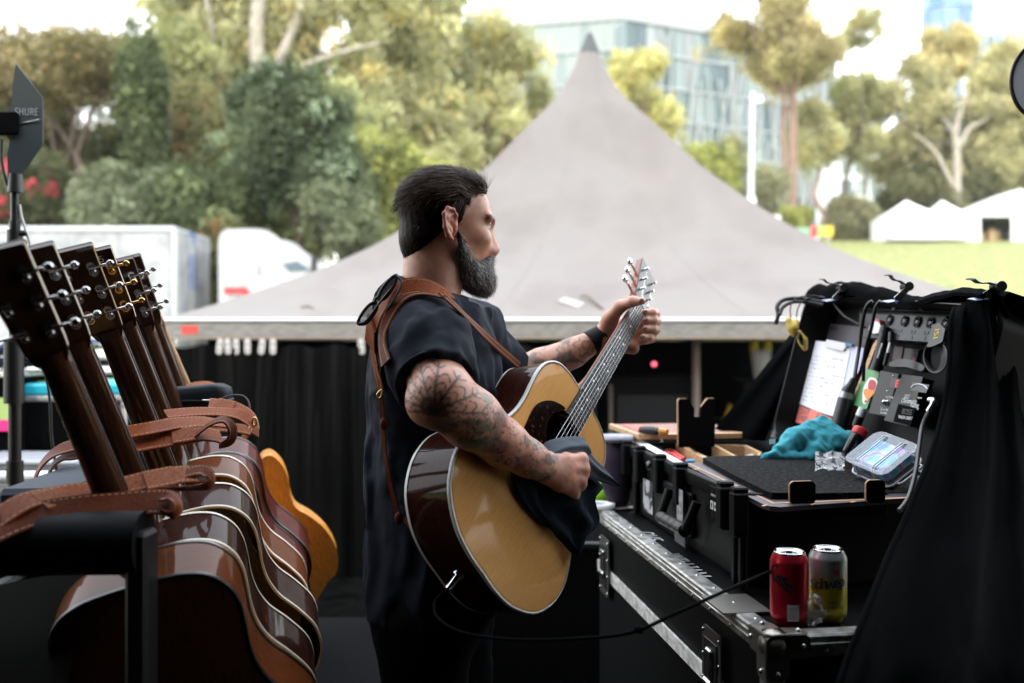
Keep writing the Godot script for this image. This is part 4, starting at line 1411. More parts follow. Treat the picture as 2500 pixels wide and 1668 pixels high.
	var mr := MB.new()
	mr.box(Vector3(0.14, 0.42, 0.12), Transform3D(Basis.IDENTITY, Vector3(q.call(772, 650).x, q.call(772, 650).y, 0.25)), 0.03)
	part(c, "mirror", mr, M.black)
	pbox(c, "roof_light", Vector3(0.2, 0.07, 0.12), Vector3(q.call(655, 577).x, q.call(655, 577).y, -0.3), mat("marker", lin(0.7, 0.2, 0.1), 0.4), 0.02)
	for x in [0.6, 2.6]:
		var w := MB.new()
		w.lathe([Vector2(0.02, -0.16), Vector2(0.5, -0.16), Vector2(0.53, -0.1), Vector2(0.53, 0.1), Vector2(0.5, 0.16), Vector2(0.02, 0.16)], 20, Transform3D(Basis(Vector3.RIGHT, PI / 2), Vector3(x, 0.53, -0.1)))
		part(c, "wheel", w, M.black_matt)


# ---------------------------------------------------------------- guitars. Local axes: x tail to head, y bass side, z out of the top; origin at the tail, on the top
const HALF := [[0.0, 0.0], [0.0005, 0.05], [0.012, 0.105], [0.045, 0.16], [0.09, 0.19], [0.13, 0.199], [0.17, 0.195], [0.22, 0.172], [0.26, 0.149], [0.30, 0.138], [0.34, 0.137], [0.38, 0.142], [0.42, 0.145], [0.455, 0.138], [0.485, 0.115], [0.5, 0.08], [0.5045, 0.04], [0.505, 0.0]]


func body_outline(waist := 1.0, wide := 1.0) -> PackedVector2Array:
	var h := []
	for q in HALF:
		var w: float = q[1] * wide
		if q[0] > 0.2 and q[0] < 0.4:
			w *= lerpf(1.0, waist, sin((q[0] - 0.2) / 0.2 * PI))
		h.append(Vector2(q[0], w))
	var s := smooth2(h, 4)
	var r := PackedVector2Array()
	for p in s:
		r.append(p)
	for i in range(s.size() - 2, 0, -1):
		r.append(Vector2(s[i].x, -s[i].y))
	return r


func fret_x(k: float) -> float:
	return 0.8626 - 0.645 * (1.0 - pow(2.0, -k / 12.0))


func guitar(called: String, label: String, xf: Transform3D, o: Dictionary) -> Node3D:
	var g := thing(called, label, "guitar", xf, o.get("group", ""))
	var out := body_outline(o.get("waist", 1.0), o.get("wide", 1.0))
	var n := out.size()
	var dep := func(x: float) -> float:
		return -lerpf(0.116, 0.098, x / 0.505)
	var hole := Vector2(0.37, 0)
	# soundboard with a real hole
	var top := MB.new()
	var rows := []
	for i in 9:
		var t := i / 8.0
		var row := PackedVector3Array()
		for p in out:
			var a := (p - hole).angle()
			var q := hole + Vector2(cos(a), sin(a)) * 0.05
			q = q.lerp(p, t)
			row.append(Vector3(q.x, q.y, 0.002 * sin(t * PI * 0.9)))
		rows.append(row)
	top.grid(rows, true)
	for i in top.n.size():
		if top.n[i].z < 0.0:
			top.n[i] = -top.n[i]
	part(g, "soundboard", top, o.top)
	# sides
	var rim := MB.new()
	rows = []
	for i in 5:
		var row := PackedVector3Array()
		for p in out:
			row.append(Vector3(p.x, p.y, dep.call(p.x) * i / 4.0))
		rows.append(row)
	rim.grid(rows, true)
	part(g, "side", rim, o.side)
	# domed back
	var back := MB.new()
	rows = []
	var mid := Vector2(0.24, 0)
	for i in 9:
		var t := maxf(i / 8.0, 0.02)
		var row := PackedVector3Array()
		for p in out:
			var q := mid.lerp(p, t)
			row.append(Vector3(q.x, q.y, dep.call(q.x) - 0.008 * (1.0 - t * t)))
		rows.append(row)
	back.grid(rows, true)
	for i in back.n.size():
		if back.n[i].z > 0.0:
			back.n[i] = -back.n[i]
	part(g, "back", back, o.back)
	for e in [0, 1]:
		var bd := MB.new()
		var row0 := []
		for q in [[0.0016, 0.0], [0.0018, 0.006], [0.0002, 0.0072], [-0.0026, 0.0076], [-0.003, 0.0]]:
			var row := PackedVector3Array()
			for i in n:
				var p := out[i]
				var t := (out[(i + 1) % n] - out[(i - 1 + n) % n]).normalized()
				var nn := Vector2(t.y, -t.x)
				if nn.dot(p - mid) < 0.0:
					nn = -nn
				var z: float = (q[1] - 0.006) if e == 0 else dep.call(p.x) + 0.006 - q[1]
				row.append(Vector3(p.x + nn.x * q[0], p.y + nn.y * q[0], z))
			row0.append(row)
		bd.grid(row0, true)
		part(g, "binding", bd, o.binding)
	if o.get("herring", false):
		var hb := MB.new()
		for i in range(0, n):
			for k in 3:
				var p := out[i].lerp(out[(i + 1) % n], k / 3.0)
				var c := (mid - p).normalized()
				hb.quad(Vector3(p.x + c.x * 0.0035, p.y + c.y * 0.0035, 0.0028), Vector3(p.x + c.x * 0.0035, p.y + c.y * 0.0035, 0.0028) + Vector3(c.y, -c.x, 0) * 0.0016, Vector3(p.x + c.x * 0.006, p.y + c.y * 0.006, 0.0028) + Vector3(c.y, -c.x, 0) * 0.0016, Vector3(p.x + c.x * 0.006, p.y + c.y * 0.006, 0.0028))
		part(g, "purfling", hb, M.ink)
	# rosette rings
	if o.get("front", true):
		for q in [[0.0505, 0.0535, M.print], [0.0535, 0.0555, M.ink], [0.0555, 0.061, M.ply], [0.061, 0.0625, M.ink]]:
			var rs := MB.new()
			var ra := PackedVector3Array()
			var rb := PackedVector3Array()
			for i in 48:
				var a := TAU * i / 48
				ra.append(Vector3(hole.x + cos(a) * q[0], sin(a) * q[0], 0.0022))
				rb.append(Vector3(hole.x + cos(a) * q[1], sin(a) * q[1], 0.0022))
			rs.grid([ra, rb], true)
			for i in rs.n.size():
				rs.n[i] = Vector3(0, 0, 1)
			part(g, "rosette_ring", rs, q[2])
		# teardrop pickguard on the treble side is hidden by the arm in this pose; the bass-side curl shows beside the hole
		var pg := smooth2([Vector2(0.425, 0.036), Vector2(0.40, 0.078), Vector2(0.355, 0.104), Vector2(0.30, 0.10), Vector2(0.255, 0.088), Vector2(0.262, 0.06), Vector2(0.305, 0.045), Vector2(0.318, 0.03), Vector2(0.345, 0.054), Vector2(0.385, 0.056)], 5, true)
		var pm := MB.new()
		pm.prism(pg, 0.0022, 0.0042, Transform3D.IDENTITY, 0.0005)
		part(g, "pickguard", pm, o.pickguard)
		var br := MB.new()
		br.prism(smooth2([Vector2(0.2, -0.075), Vector2(0.222, -0.07), Vector2(0.228, -0.03), Vector2(0.23, 0.0), Vector2(0.228, 0.03), Vector2(0.222, 0.07), Vector2(0.2, 0.075), Vector2(0.192, 0.03), Vector2(0.19, 0.0), Vector2(0.192, -0.03)], 3, true), 0.002, 0.011, Transform3D.IDENTITY, 0.002)
		var brp := part(g, "bridge", br, o.board)
		var sd := MB.new()
		sd.box(Vector3(0.003, 0.07, 0.004), Transform3D(Basis.IDENTITY, Vector3(0.217, 0, 0.013)), 0.001)
		part(brp, "saddle", sd, M.print)
		for i in 6:
			var pn := MB.new()
			pn.ball(Vector3(0.204, -0.026 + 0.0104 * i, 0.013), Vector3(0.003, 0.003, 0.003), 8)
			part(brp, "bridge_pin", pn, M.print)
	# neck with heel, round behind
	var nk := MB.new()
	rows = []
	for q in [[0.46, 0.030, -0.085, 0.3], [0.485, 0.0285, -0.08, 0.5], [0.505, 0.0275, -0.072, 0.75], [0.52, 0.0272, -0.052, 0.9], [0.535, 0.0268, -0.034, 1.0], [0.555, 0.0264, -0.025, 1.0], [0.60, 0.0258, -0.0225, 1.0], [0.70, 0.0242, -0.0205, 1.0], [0.80, 0.0228, -0.019, 1.0], [0.845, 0.0218, -0.019, 1.0], [0.862, 0.0225, -0.021, 0.8], [0.875, 0.026, -0.024, 0.6]]:
		var row := PackedVector3Array()
		for i in 15:
			var a := PI * i / 14
			var y: float = cos(a) * q[1]
			var z: float = -pow(sin(a), lerpf(0.5, 0.85, q[3])) * absf(q[2])
			row.append(Vector3(q[0], y, z + 0.001 - (0.004 if q[0] > 0.86 else 0.0)))
		rows.append(row)
	nk.grid(rows, true)
	part(g, "neck", nk, o.neck)
	var fb := MB.new()
	fb.prism(PackedVector2Array([Vector2(0.42, 0.0292), Vector2(0.862, 0.0215), Vector2(0.862, -0.0215), Vector2(0.42, -0.0292)]), 0.0024, 0.008, Transform3D.IDENTITY, 0.0008, false)
	var fbp := part(g, "fingerboard", fb, o.board)
	var nt := MB.new()
	nt.box(Vector3(0.005, 0.043, 0.0105), Transform3D(Basis.IDENTITY, Vector3(0.865, 0, 0.0045)), 0.001)
	part(g, "nut", nt, M.print)
	if o.get("front", true):
		for k in range(1, 21):
			var x := fret_x(k)
			var w := lerpf(0.0292, 0.0215, (x - 0.42) / 0.442)
			var fr := MB.new()
			fr.tube(PackedVector3Array([Vector3(x, -w, 0.0083), Vector3(x, w, 0.0083)]), 0.0011, 6)
			part(fbp, "fret", fr, M.nickel)
		for k in [[3, 0.0], [5, -0.0095], [5, 0.0095], [7, 0.0], [9, -0.01], [9, 0.01], [12, -0.012], [12, 0.012], [15, 0.0], [17, 0.0]]:
			var x := (fret_x(k[0]) + fret_x(k[0] - 1)) / 2.0
			var dm := MB.new()
			dm.lathe([Vector2(0.0003, 0.0012), Vector2(0.0032, 0.0012), Vector2(0.0032, 0.0)], 10, Transform3D(Basis(Vector3.RIGHT, PI / 2), Vector3(x, k[1], 0.0072)))
			part(fbp, "fret_marker", dm, M.print)
	# headstock, tilted back a little
	var hx := Transform3D(Basis(Vector3.UP, 0.24), Vector3(0.868, 0, -0.002))
	var hs := MB.new()
	var shape: PackedVector2Array
	if o.get("slot_head", false):
		shape = smooth2([Vector2(0.0, 0.022), Vector2(0.02, 0.028), Vector2(0.06, 0.03), Vector2(0.17, 0.034), Vector2(0.178, 0.02), Vector2(0.176, 0.0), Vector2(0.178, -0.02), Vector2(0.17, -0.034), Vector2(0.06, -0.03), Vector2(0.02, -0.028), Vector2(0.0, -0.022)], 2)
	else:
		shape = PackedVector2Array([Vector2(-0.004, 0.0215), Vector2(0.012, 0.027), Vector2(0.03, 0.029), Vector2(0.186, 0.0365), Vector2(0.188, 0.035), Vector2(0.188, -0.035), Vector2(0.186, -0.0365), Vector2(0.03, -0.029), Vector2(0.012, -0.027), Vector2(-0.004, -0.0215)])
	hs.prism(shape, -0.0155, 0.0, hx, 0.0016, false)
	var hp := part(g, "headstock", hs, o.get("head", o.neck))
	var face := MB.new()
	face.prism(shape, 0.0005, 0.002, hx, 0.0003, false)
	part(hp, "face_veneer", face, o.get("face", o.board))
	if o.has("head_edge"):
		var he := MB.new()
		for s in [-1.0, 1.0]:
			var pth := PackedVector3Array([hx * Vector3(0.012, s * 0.0276, -0.004), hx * Vector3(0.03, s * 0.0296, -0.004), hx * Vector3(0.186, s * 0.0371, -0.004)])
			he.ribbon(pth, hx.basis * Vector3(0, s, 0), 0.006, 0.001)
		part(hp, "head_binding", he, o.head_edge)
	var metal: Material = o.get("tuner", M.nickel)
	for s in [-1.0, 1.0]:
		for k in 3:
			var x := 0.05 + 0.047 * k
			var y: float = s * lerpf(0.018, 0.0225, k / 2.0)
			var tu := MB.new()
			# plate on the back with a worm housing
			var pl := smooth2([Vector2(-0.015, 0.0), Vector2(-0.009, 0.0075), Vector2(0.0, 0.006), Vector2(0.009, 0.0075), Vector2(0.015, 0.0), Vector2(0.009, -0.0075), Vector2(0.0, -0.006), Vector2(-0.009, -0.0075)], 3, true)
			tu.prism(pl, -0.0175, -0.0158, hx * Transform3D(Basis.IDENTITY, Vector3(x, y, 0)), 0.0003)
			var tp := part(g, "tuning_machine", tu, metal)
			var gear := MB.new()
			gear.lathe([Vector2(0.0003, -0.0225), Vector2(0.005, -0.022), Vector2(0.0055, -0.0178)], 12, hx * Transform3D(Basis(Vector3.RIGHT, PI / 2), Vector3(x - 0.004, y, 0)))
			gear.tube(PackedVector3Array([hx * Vector3(x + 0.005, y - s * 0.004, -0.0205), hx * Vector3(x + 0.005, s * 0.049, -0.0205)]), 0.0028, 8)
			part(tp, "gear", gear, metal)
			var bt := MB.new()
			bt.ball(hx * Vector3(x + 0.005, s * 0.056, -0.0205), Vector3(0.0108, 0.0100, 0.0065) * o.get("knob", 0.64), 14, hx.basis)
			part(tp, "button", bt, o.get("button", metal))
			var ps := MB.new()
			ps.tube(PackedVector3Array([hx * Vector3(x, y, 0.001), hx * Vector3(x, y, 0.018)]), 0.0032, 8)
			part(tp, "post", ps, metal)
	# strings
	if o.get("strings", true):
		for i in 6:
			var w: float = (i - 2.5) / 5.0
			var st := MB.new()
			var k := i % 3
			var post := hx * Vector3(0.05 + 0.047 * (2 - k if i < 3 else k), (-1.0 if i < 3 else 1.0) * 0.019, 0.012)
			var r := lerpf(0.0002, 0.00042, i / 5.0)
			st.tube(PackedVector3Array([Vector3(0.2045, w * 0.054, 0.012), Vector3(0.2165, w * 0.054, 0.0158), Vector3(0.865, w * 0.036, 0.0106), post]), r, 5)
			part(g, "string", st, M.nickel)
	return g


func wood(called: String, c: Color, tex: Texture2D, scale: Vector3, gloss := 0.32, rough := 0.45) -> StandardMaterial3D:
	var m := grained(mat(called, c, rough), tex, scale)
	m.clearcoat_enabled = true
	m.clearcoat = gloss
	m.clearcoat_roughness = 0.06
	m.metallic_specular = 0.1
	return m


func make_guitar_materials() -> void:
	M.spruce = wood("aged_spruce", lin(0.70, 0.375, 0.125), T.spruce, Vector3(0.5, 42, 10), 0.35, 0.4)
	M.rosewood = wood("rosewood", lin(0.075, 0.022, 0.008), T.rosewood, Vector3(0.8, 9, 11))
	M.rosewood_dark = wood("dark_rosewood", lin(0.035, 0.012, 0.006), T.rosewood, Vector3(0.8, 9, 11))
	M.mahogany = wood("mahogany", lin(0.13, 0.038, 0.011), T.grain, Vector3(1.5, 22, 22))
	M.mahogany_back = wood("satin_mahogany", lin(0.062, 0.02, 0.008), T.grain, Vector3(1.5, 22, 22), 0.1, 0.6)
	M.mahogany_red = wood("red_mahogany", lin(0.085, 0.015, 0.011), T.grain, Vector3(1.5, 18, 18))
	M.mahogany_neck = wood("neck_mahogany", lin(0.052, 0.020, 0.010), T.grain, Vector3(1.2, 26, 26), 0.6, 0.4)
	M.head_dark = wood("dark_headstock", lin(0.062, 0.027, 0.015), T.grain, Vector3(1.2, 26, 26), 0.5, 0.4)
	M.neck_red = wood("held_neck", lin(0.22, 0.06, 0.025), T.grain, Vector3(1.2, 26, 26), 0.6, 0.4)
	M.ebony = grained(mat("ebony", lin(0.035, 0.032, 0.034), 0.42), T.grain, Vector3(2, 30, 30))
	M.ivoroid = mat("ivoroid_binding", lin(0.66, 0.60, 0.48), 0.35)
	M.binding_white = mat("white_binding", lin(0.66, 0.66, 0.62), 0.3)
	M.binding_black = mat("black_binding", lin(0.01, 0.01, 0.01), 0.3)
	var tt := noise_tex(256, 0.03, 61, [[0.0, Color(0.02, 0.008, 0.004)], [0.62, Color(0.05, 0.018, 0.008)], [0.8, Color(0.26, 0.07, 0.03)], [1.0, Color(0.4, 0.14, 0.05)]], 3)
	M.shell = grained(mat("tortoiseshell", Color(1, 1, 1), 0.12), tt, Vector3.ONE * 8)


func frame_of(l: Vector3, w: Vector3, at: Vector3) -> Transform3D:
	l = l.normalized()
	w = (w - l * w.dot(l)).normalized()
	return Transform3D(Basis(l, w, l.cross(w)), at)


var held := Transform3D()


func make_held_guitar() -> void:
	held = frame_of(Vector3(0.4245, 0.5865, -0.690), Vector3(-0.474, 0.793, 0.3825), Vector3(-0.054, 1.03, -1.709))
	guitar("acoustic_guitar", "natural spruce top acoustic guitar held by the technician", held, {"top": M.spruce, "side": M.rosewood, "back": M.rosewood_dark, "neck": M.neck_red, "board": M.ebony, "binding": M.binding_white, "pickguard": M.shell, "herring": true, "tuner": M.chrome, "head": M.neck_red, "knob": 1.0})


# ---------------------------------------------------------------- the rack of guitars
func rack_frame(at: Vector3, lean := 0.0, turn := 0.0) -> Transform3D:
	var l := Vector3(-0.181, 0.9, 0.396).rotated(Vector3.BACK, lean).rotated(Vector3.UP, turn)
	var w := Vector3(0.948, 0.267, -0.175).rotated(Vector3.BACK, lean).rotated(Vector3.UP, turn)
	return frame_of(l, w, at)


func strap(called: String, label: String, pts: Array, ups: Array, width := 0.05, group := "leather straps draped on the guitar rack") -> Node3D:
	var c: Vector3 = pts[0]
	var t := thing(called, label, "strap", Transform3D(Basis.IDENTITY, c), group)
	return t


func leather_band(t: Node3D, called: String, pts: Array, up, width: float, m: Material, thick := 0.0035, stitch := true) -> void:
	var loc := []
	for p in pts:
		loc.append(p - t.position)
	var path := smooth(loc, 7)
	var ups = up
	if up is Array:
		var u := PackedVector3Array()
		var su := smooth(up, 7)
		for q in su:
			u.append(q.normalized())
		ups = u
	var b := MB.new()
	b.ribbon(path, ups, width, thick)
	var band := part(t, called, b, m)
	if not stitch:
		return
	var s := MB.new()
	for i in path.size() - 1:
		var tg := (path[i + 1] - path[i])
		var u: Vector3 = ups[i] if ups is PackedVector3Array else ups
		u = (u - tg.normalized() * u.dot(tg.normalized())).normalized()
		var w := tg.normalized().cross(u)
		var steps := maxi(1, int(tg.length() / 0.007))
		for k in steps:
			var a := path[i] + tg * (k + 0.15) / steps
			var e := path[i] + tg * (k + 0.75) / steps
			for sd in [-1.0, 1.0]:
				for f in [-1.0, 1.0]:
					var o: Vector3 = w * sd * (width / 2 - 0.005) + u * f * (thick / 2 + 0.0003)
					s.quad(a + o - w * 0.0006, e + o - w * 0.0006, e + o + w * 0.0006, a + o + w * 0.0006)
	part(band, "stitching", s, M.thread).set_meta("kind", "stuff")


func make_rack() -> void:
	make_guitar_materials()
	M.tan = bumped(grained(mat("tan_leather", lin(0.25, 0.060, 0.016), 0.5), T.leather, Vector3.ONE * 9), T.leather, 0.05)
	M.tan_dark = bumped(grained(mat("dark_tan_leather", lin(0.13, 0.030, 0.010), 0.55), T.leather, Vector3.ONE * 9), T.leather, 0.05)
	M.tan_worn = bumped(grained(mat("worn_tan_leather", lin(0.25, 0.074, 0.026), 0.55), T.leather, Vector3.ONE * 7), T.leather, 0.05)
	for k in [M.tan, M.tan_dark, M.tan_worn]:
		k.metallic_specular = 0.18
	M.thread = mat("thread", lin(0.5, 0.3, 0.16), 0.8)
	var gr := "guitars standing in the rack"
	var base := {"front": false, "strings": false, "group": gr, "board": M.ebony, "top": M.spruce, "pickguard": M.shell}
	var o := base.duplicate()
	o.merge({"side": M.mahogany, "back": M.mahogany_back, "neck": M.mahogany_neck, "head": M.head_dark, "binding": M.binding_black, "head_edge": M.ivoroid, "button": M.chrome})
	guitar("acoustic_guitar", "matt brown guitar at the front of the rack against the black post", rack_frame(Vector3(-0.522, 0.650, -1.735)), o)
	o = base.duplicate()
	o.merge({"side": M.rosewood, "back": M.rosewood_dark, "neck": M.mahogany_neck, "head": M.head_dark, "binding": M.ivoroid, "head_edge": M.ivoroid, "button": M.chrome})
	guitar("acoustic_guitar", "cream bound rosewood guitar second from the black rack post", rack_frame(Vector3(-0.566, 0.666, -1.906)), o)
	o = base.duplicate()
	o.merge({"side": M.rosewood, "back": M.rosewood_dark, "neck": M.mahogany_neck, "head": M.head_dark, "binding": M.ivoroid, "head_edge": M.brass, "button": M.chrome})
	guitar("acoustic_guitar", "rosewood guitar with gold edged headstock in mid rack", rack_frame(Vector3(-0.603, 0.687, -2.123)), o)
	o = base.duplicate()
	o.merge({"side": M.mahogany, "back": M.mahogany, "neck": M.mahogany_neck, "head": M.head_dark, "binding": M.ivoroid, "head_edge": M.ivoroid, "tuner": M.gold})
	var g4 := guitar("acoustic_guitar", "guitar numbered five with gold tuners in the rack", rack_frame(Vector3(-0.688, 0.710, -2.40)), o)
	o = base.duplicate()
	o.merge({"side": M.mahogany_red, "back": M.mahogany_red, "neck": M.head_dark, "head": M.head_dark, "binding": M.binding_black, "button": M.chrome})
	guitar("acoustic_guitar", "dark red guitar tucked behind the gold tuner guitar", rack_frame(Vector3(-0.725, 0.70, -2.56), -0.02), o)
	o = base.duplicate()
	o.merge({"side": M.mahogany_red, "back": M.mahogany_red, "neck": M.mahogany_neck, "head": M.head_dark, "binding": M.binding_black, "tuner": M.nickel, "head_edge": M.ebony})
	var g6 := guitar("acoustic_guitar", "glossy red guitar numbered eight at the far end", rack_frame(Vector3(-0.75, 0.722, -2.711)), o)
	var hx := Transform3D(Basis(Vector3.UP, 0.24), Vector3(0.868, 0, -0.002))
	# numbers printed on the backs of two headstocks
	for q in [[g4, "#5", 0.170, 0.006], [g6, "#8", 0.170, 0.004]]:
		letters(q[0], "number", q[1], 0.014, hx * Transform3D(Basis(Vector3(0, 1, 0), Vector3(1, 0, 0), Vector3(0, 0, -1)), Vector3(q[2], q[3], -0.0162)), M.print, "Droid Sans", 0.0004)
	# butterscotch solid body guitar at the far end, seen from behind
	var e := thing("electric_guitar", "butterscotch yellow solid body guitar behind the red guitars", "guitar", rack_frame(Vector3(-0.76, 0.70, -2.92)), gr)
	var inv := e.transform.affine_inverse()
	var nrm := e.transform.basis.z
	var pts := []
	for q in [[1765, 220], [1762, 110], [1775, 45], [1825, 25], [1890, 85], [1930, 180], [1945, 280], [1985, 372], [2080, 430], [2170, 505], [2235, 600], [2264, 700], [2252, 800], [2200, 850], [2100, 1000], [1960, 1000], [1800, 700]]:
		var w := PP(q[0] * 0.3617, 1100.0 + q[1] * 0.3617, e.position, nrm)
		var l := inv * w
		pts.append(Vector2(l.x, l.y))
	var body := MB.new()
	body.prism(smooth2(pts, 5, true), -0.0225, 0.0225, Transform3D.IDENTITY, 0.006)
	part(e, "body", body, wood("butterscotch", lin(0.62, 0.26, 0.045), T.speck, Vector3(0.8, 5, 5), 0.3, 0.4))
	var en := MB.new()
	en.tube(PackedVector3Array([Vector3(0.46, -0.02, 0.0), Vector3(0.9, -0.045, 0.0)]), 0.021, 12, true, 0.55, Vector3(0, 0, 1))
	var eh := MB.new()
	eh.prism(smooth2([Vector2(0.88, -0.065), Vector2(0.95, -0.08), Vector2(1.05, -0.075), Vector2(1.07, -0.05), Vector2(1.04, -0.03), Vector2(0.95, -0.03), Vector2(0.88, -0.025)], 3, true), -0.007, 0.007, Transform3D.IDENTITY, 0.001)
	part(e, "headstock", eh, wood("maple_head", lin(0.5, 0.33, 0.19), T.grain, Vector3(1.2, 20, 20), 0.2, 0.4))
	part(e, "neck", en, wood("maple_neck", lin(0.5, 0.33, 0.19), T.grain, Vector3(1.2, 20, 20), 0.5, 0.4))
	# rack frame: black padded bars and a post
	var r := thing("guitar_rack", "black padded steel guitar rack beside the camera", "guitar rack", Transform3D(Basis.IDENTITY, Vector3(-0.9, 0, -2.0)))
	var pad := mat("black_foam_pad", lin(0.004, 0.0042, 0.005), 0.6)
	var ro := r.position
	var bar := MB.new()
	var b0 := P(-240, 1330, 1.42)
	var b1 := P(352, 1325, 1.42)
	bar.tube(PackedVector3Array([b0 - ro, b1 - ro]), 0.048, 16, true, 1.0)
	part(r, "padded_bar", bar, pad)
	var post := MB.new()
	post.box(Vector3(0.034, b1.y + 0.02, 0.05), Transform3D(Basis.IDENTITY, Vector3(b1.x - 0.002, (b1.y + 0.02) / 2, b1.z + 0.005) - ro), 0.006)
	part(r, "post", post, M.black)
	for q in [[-1.12, -2.95], [-1.12, -1.4], [-0.42, -3.05]]:
		pbox(r, "post", Vector3(0.04, 0.92, 0.04), Vector3(q[0], 0.46, q[1]) - ro, M.black, 0.005)
	pbox(r, "side_rail", Vector3(0.04, 0.05, 1.65), Vector3(-1.12, 0.9, -2.2) - ro, M.black, 0.008)
	pbox(r, "base_tray", Vector3(0.9, 0.06, 1.7), Vector3(-0.72, 0.5, -2.3) - ro, M.black_matt, 0.01)
	for x in [-1.1, -0.34]:
		pbox(r, "base_leg", Vector3(0.06, 0.48, 1.6), Vector3(x, 0.24, -2.3) - ro, M.black_matt, 0.01)
	# lid of the rack trunk: a smoked grey panel leaning at the near left
	var lid := MB.new()
	var lq := [P(-60, 1440, 1.5), P(215, 1385, 1.52), P(160, 1700, 1.42), P(-60, 1700, 1.40)]
	lid.quad(lq[0] - ro, lq[1] - ro, lq[2] - ro, lq[3] - ro)
	part(r, "end_panel", lid, mat("satin_grey_panel", lin(0.02, 0.02, 0.017), 0.5))
	var tray := MB.new()
	tray.box(Vector3(0.13, 0.03, 0.34), Transform3D(Basis(Vector3.UP, 0.1), P(170, 1180, 1.82) - ro), 0.01)
	part(r, "neck_rest", tray, mat("grey_felt", lin(0.035, 0.045, 0.06), 0.9))
	make_straps()


func make_straps() -> void:
	var UPV := Vector3(0.0, 0.86, 0.5)
	var g := "leather straps draped on the guitar rack"
	# nearest strap: doubled band across the necks with a loop at the right end
	var s1 := strap("guitar_strap", "broad tan strap looped round the nearest two necks", [P(200, 1240, 1.42)], [])
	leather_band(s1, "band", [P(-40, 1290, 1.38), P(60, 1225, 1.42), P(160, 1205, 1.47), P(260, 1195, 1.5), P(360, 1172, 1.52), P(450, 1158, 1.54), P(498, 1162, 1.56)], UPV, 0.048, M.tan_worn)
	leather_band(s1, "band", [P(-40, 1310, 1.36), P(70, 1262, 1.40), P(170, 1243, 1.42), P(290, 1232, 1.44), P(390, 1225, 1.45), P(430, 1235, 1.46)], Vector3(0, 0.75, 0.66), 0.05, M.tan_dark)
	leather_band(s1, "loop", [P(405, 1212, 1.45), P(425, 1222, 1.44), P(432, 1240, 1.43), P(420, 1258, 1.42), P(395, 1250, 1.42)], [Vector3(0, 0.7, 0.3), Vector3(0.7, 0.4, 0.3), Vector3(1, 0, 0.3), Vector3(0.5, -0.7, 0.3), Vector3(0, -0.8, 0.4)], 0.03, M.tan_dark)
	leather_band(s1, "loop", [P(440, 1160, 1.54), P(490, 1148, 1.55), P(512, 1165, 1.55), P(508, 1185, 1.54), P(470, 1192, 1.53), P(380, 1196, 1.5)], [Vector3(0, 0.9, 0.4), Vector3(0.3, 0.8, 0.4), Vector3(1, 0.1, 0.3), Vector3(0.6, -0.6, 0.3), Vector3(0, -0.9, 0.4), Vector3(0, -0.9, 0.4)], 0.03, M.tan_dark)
	leather_band(s1, "keeper", [P(95, 1228, 1.425), P(155, 1212, 1.455)], Vector3(0, 0.86, 0.5), 0.056, M.tan_worn, 0.008)
	leather_band(s1, "keeper", [P(355, 1177, 1.51), P(425, 1163, 1.53)], Vector3(0, 0.86, 0.5), 0.054, M.tan_worn, 0.008)
	# second strap
	var s2 := strap("guitar_strap", "folded tan strap with stitched keeper behind the third neck", [P(420, 1060, 1.8)], [])
	leather_band(s2, "band", [P(285, 1060, 1.76), P(370, 1045, 1.8), P(430, 1034, 1.83), P(500, 1030, 1.87), P(540, 1034, 1.9)], Vector3(0, 0.86, 0.5), 0.046, M.tan)
	leather_band(s2, "band", [P(285, 1098, 1.74), P(360, 1082, 1.78), P(440, 1068, 1.8), P(500, 1060, 1.82), P(540, 1068, 1.84)], Vector3(0, 0.83, 0.55), 0.046, M.tan)
	leather_band(s2, "loop", [P(478, 1062, 1.8), P(512, 1036, 1.8), P(545, 1025, 1.81), P(566, 1045, 1.82), P(563, 1075, 1.82), P(535, 1090, 1.81)], [Vector3(-0.3, 0.9, 0.3), Vector3(-0.5, 0.8, 0.3), Vector3(0.2, 0.9, 0.3), Vector3(1, 0.2, 0.3), Vector3(0.8, -0.4, 0.3), Vector3(0.2, -0.9, 0.3)], 0.03, M.tan_dark)
	leather_band(s2, "keeper", [P(420, 1068, 1.795), P(475, 1060, 1.81)], Vector3(0, 0.85, 0.53), 0.05, M.tan, 0.008)
	# third strap with the brass buckle
	var s3 := strap("guitar_strap", "tan strap with a brass buckle draped at the rack end", [P(520, 1010, 2.1)], [])
	leather_band(s3, "band", [P(405, 1012, 2.0), P(470, 1006, 2.03), P(540, 1006, 2.06), P(590, 1014, 2.08), P(614, 1034, 2.08), P(620, 1062, 2.07)], [Vector3(0, 0.9, 0.4), Vector3(0, 0.9, 0.4), Vector3(0, 0.9, 0.4), Vector3(0.4, 0.8, 0.4), Vector3(0.9, 0.3, 0.3), Vector3(1, 0, 0.2)], 0.044, M.tan)
	leather_band(s3, "band", [P(405, 1032, 1.98), P(460, 1036, 2.0), P(520, 1042, 2.02), P(580, 1046, 2.04), P(612, 1052, 2.05)], Vector3(0, 0.86, 0.5), 0.036, M.tan_worn)
	leather_band(s3, "band", [P(510, 985, 2.12), P(560, 992, 2.13), P(600, 1012, 2.12), P(618, 1040, 2.1)], [Vector3(0, 0.9, 0.4), Vector3(0.2, 0.9, 0.4), Vector3(0.6, 0.7, 0.4), Vector3(1, 0.2, 0.3)], 0.05, M.tan)
	leather_band(s3, "keeper", [P(528, 989, 2.115), P(570, 997, 2.12)], Vector3(0.1, 0.88, 0.45), 0.054, M.tan_worn, 0.008)
	var bk := MB.new()
	var ring := []
	for i in 13:
		var a := TAU * i / 12
		ring.append(P(621 + 5 * cos(a), 1030 + 10 * sin(a), 2.08) - s3.position)
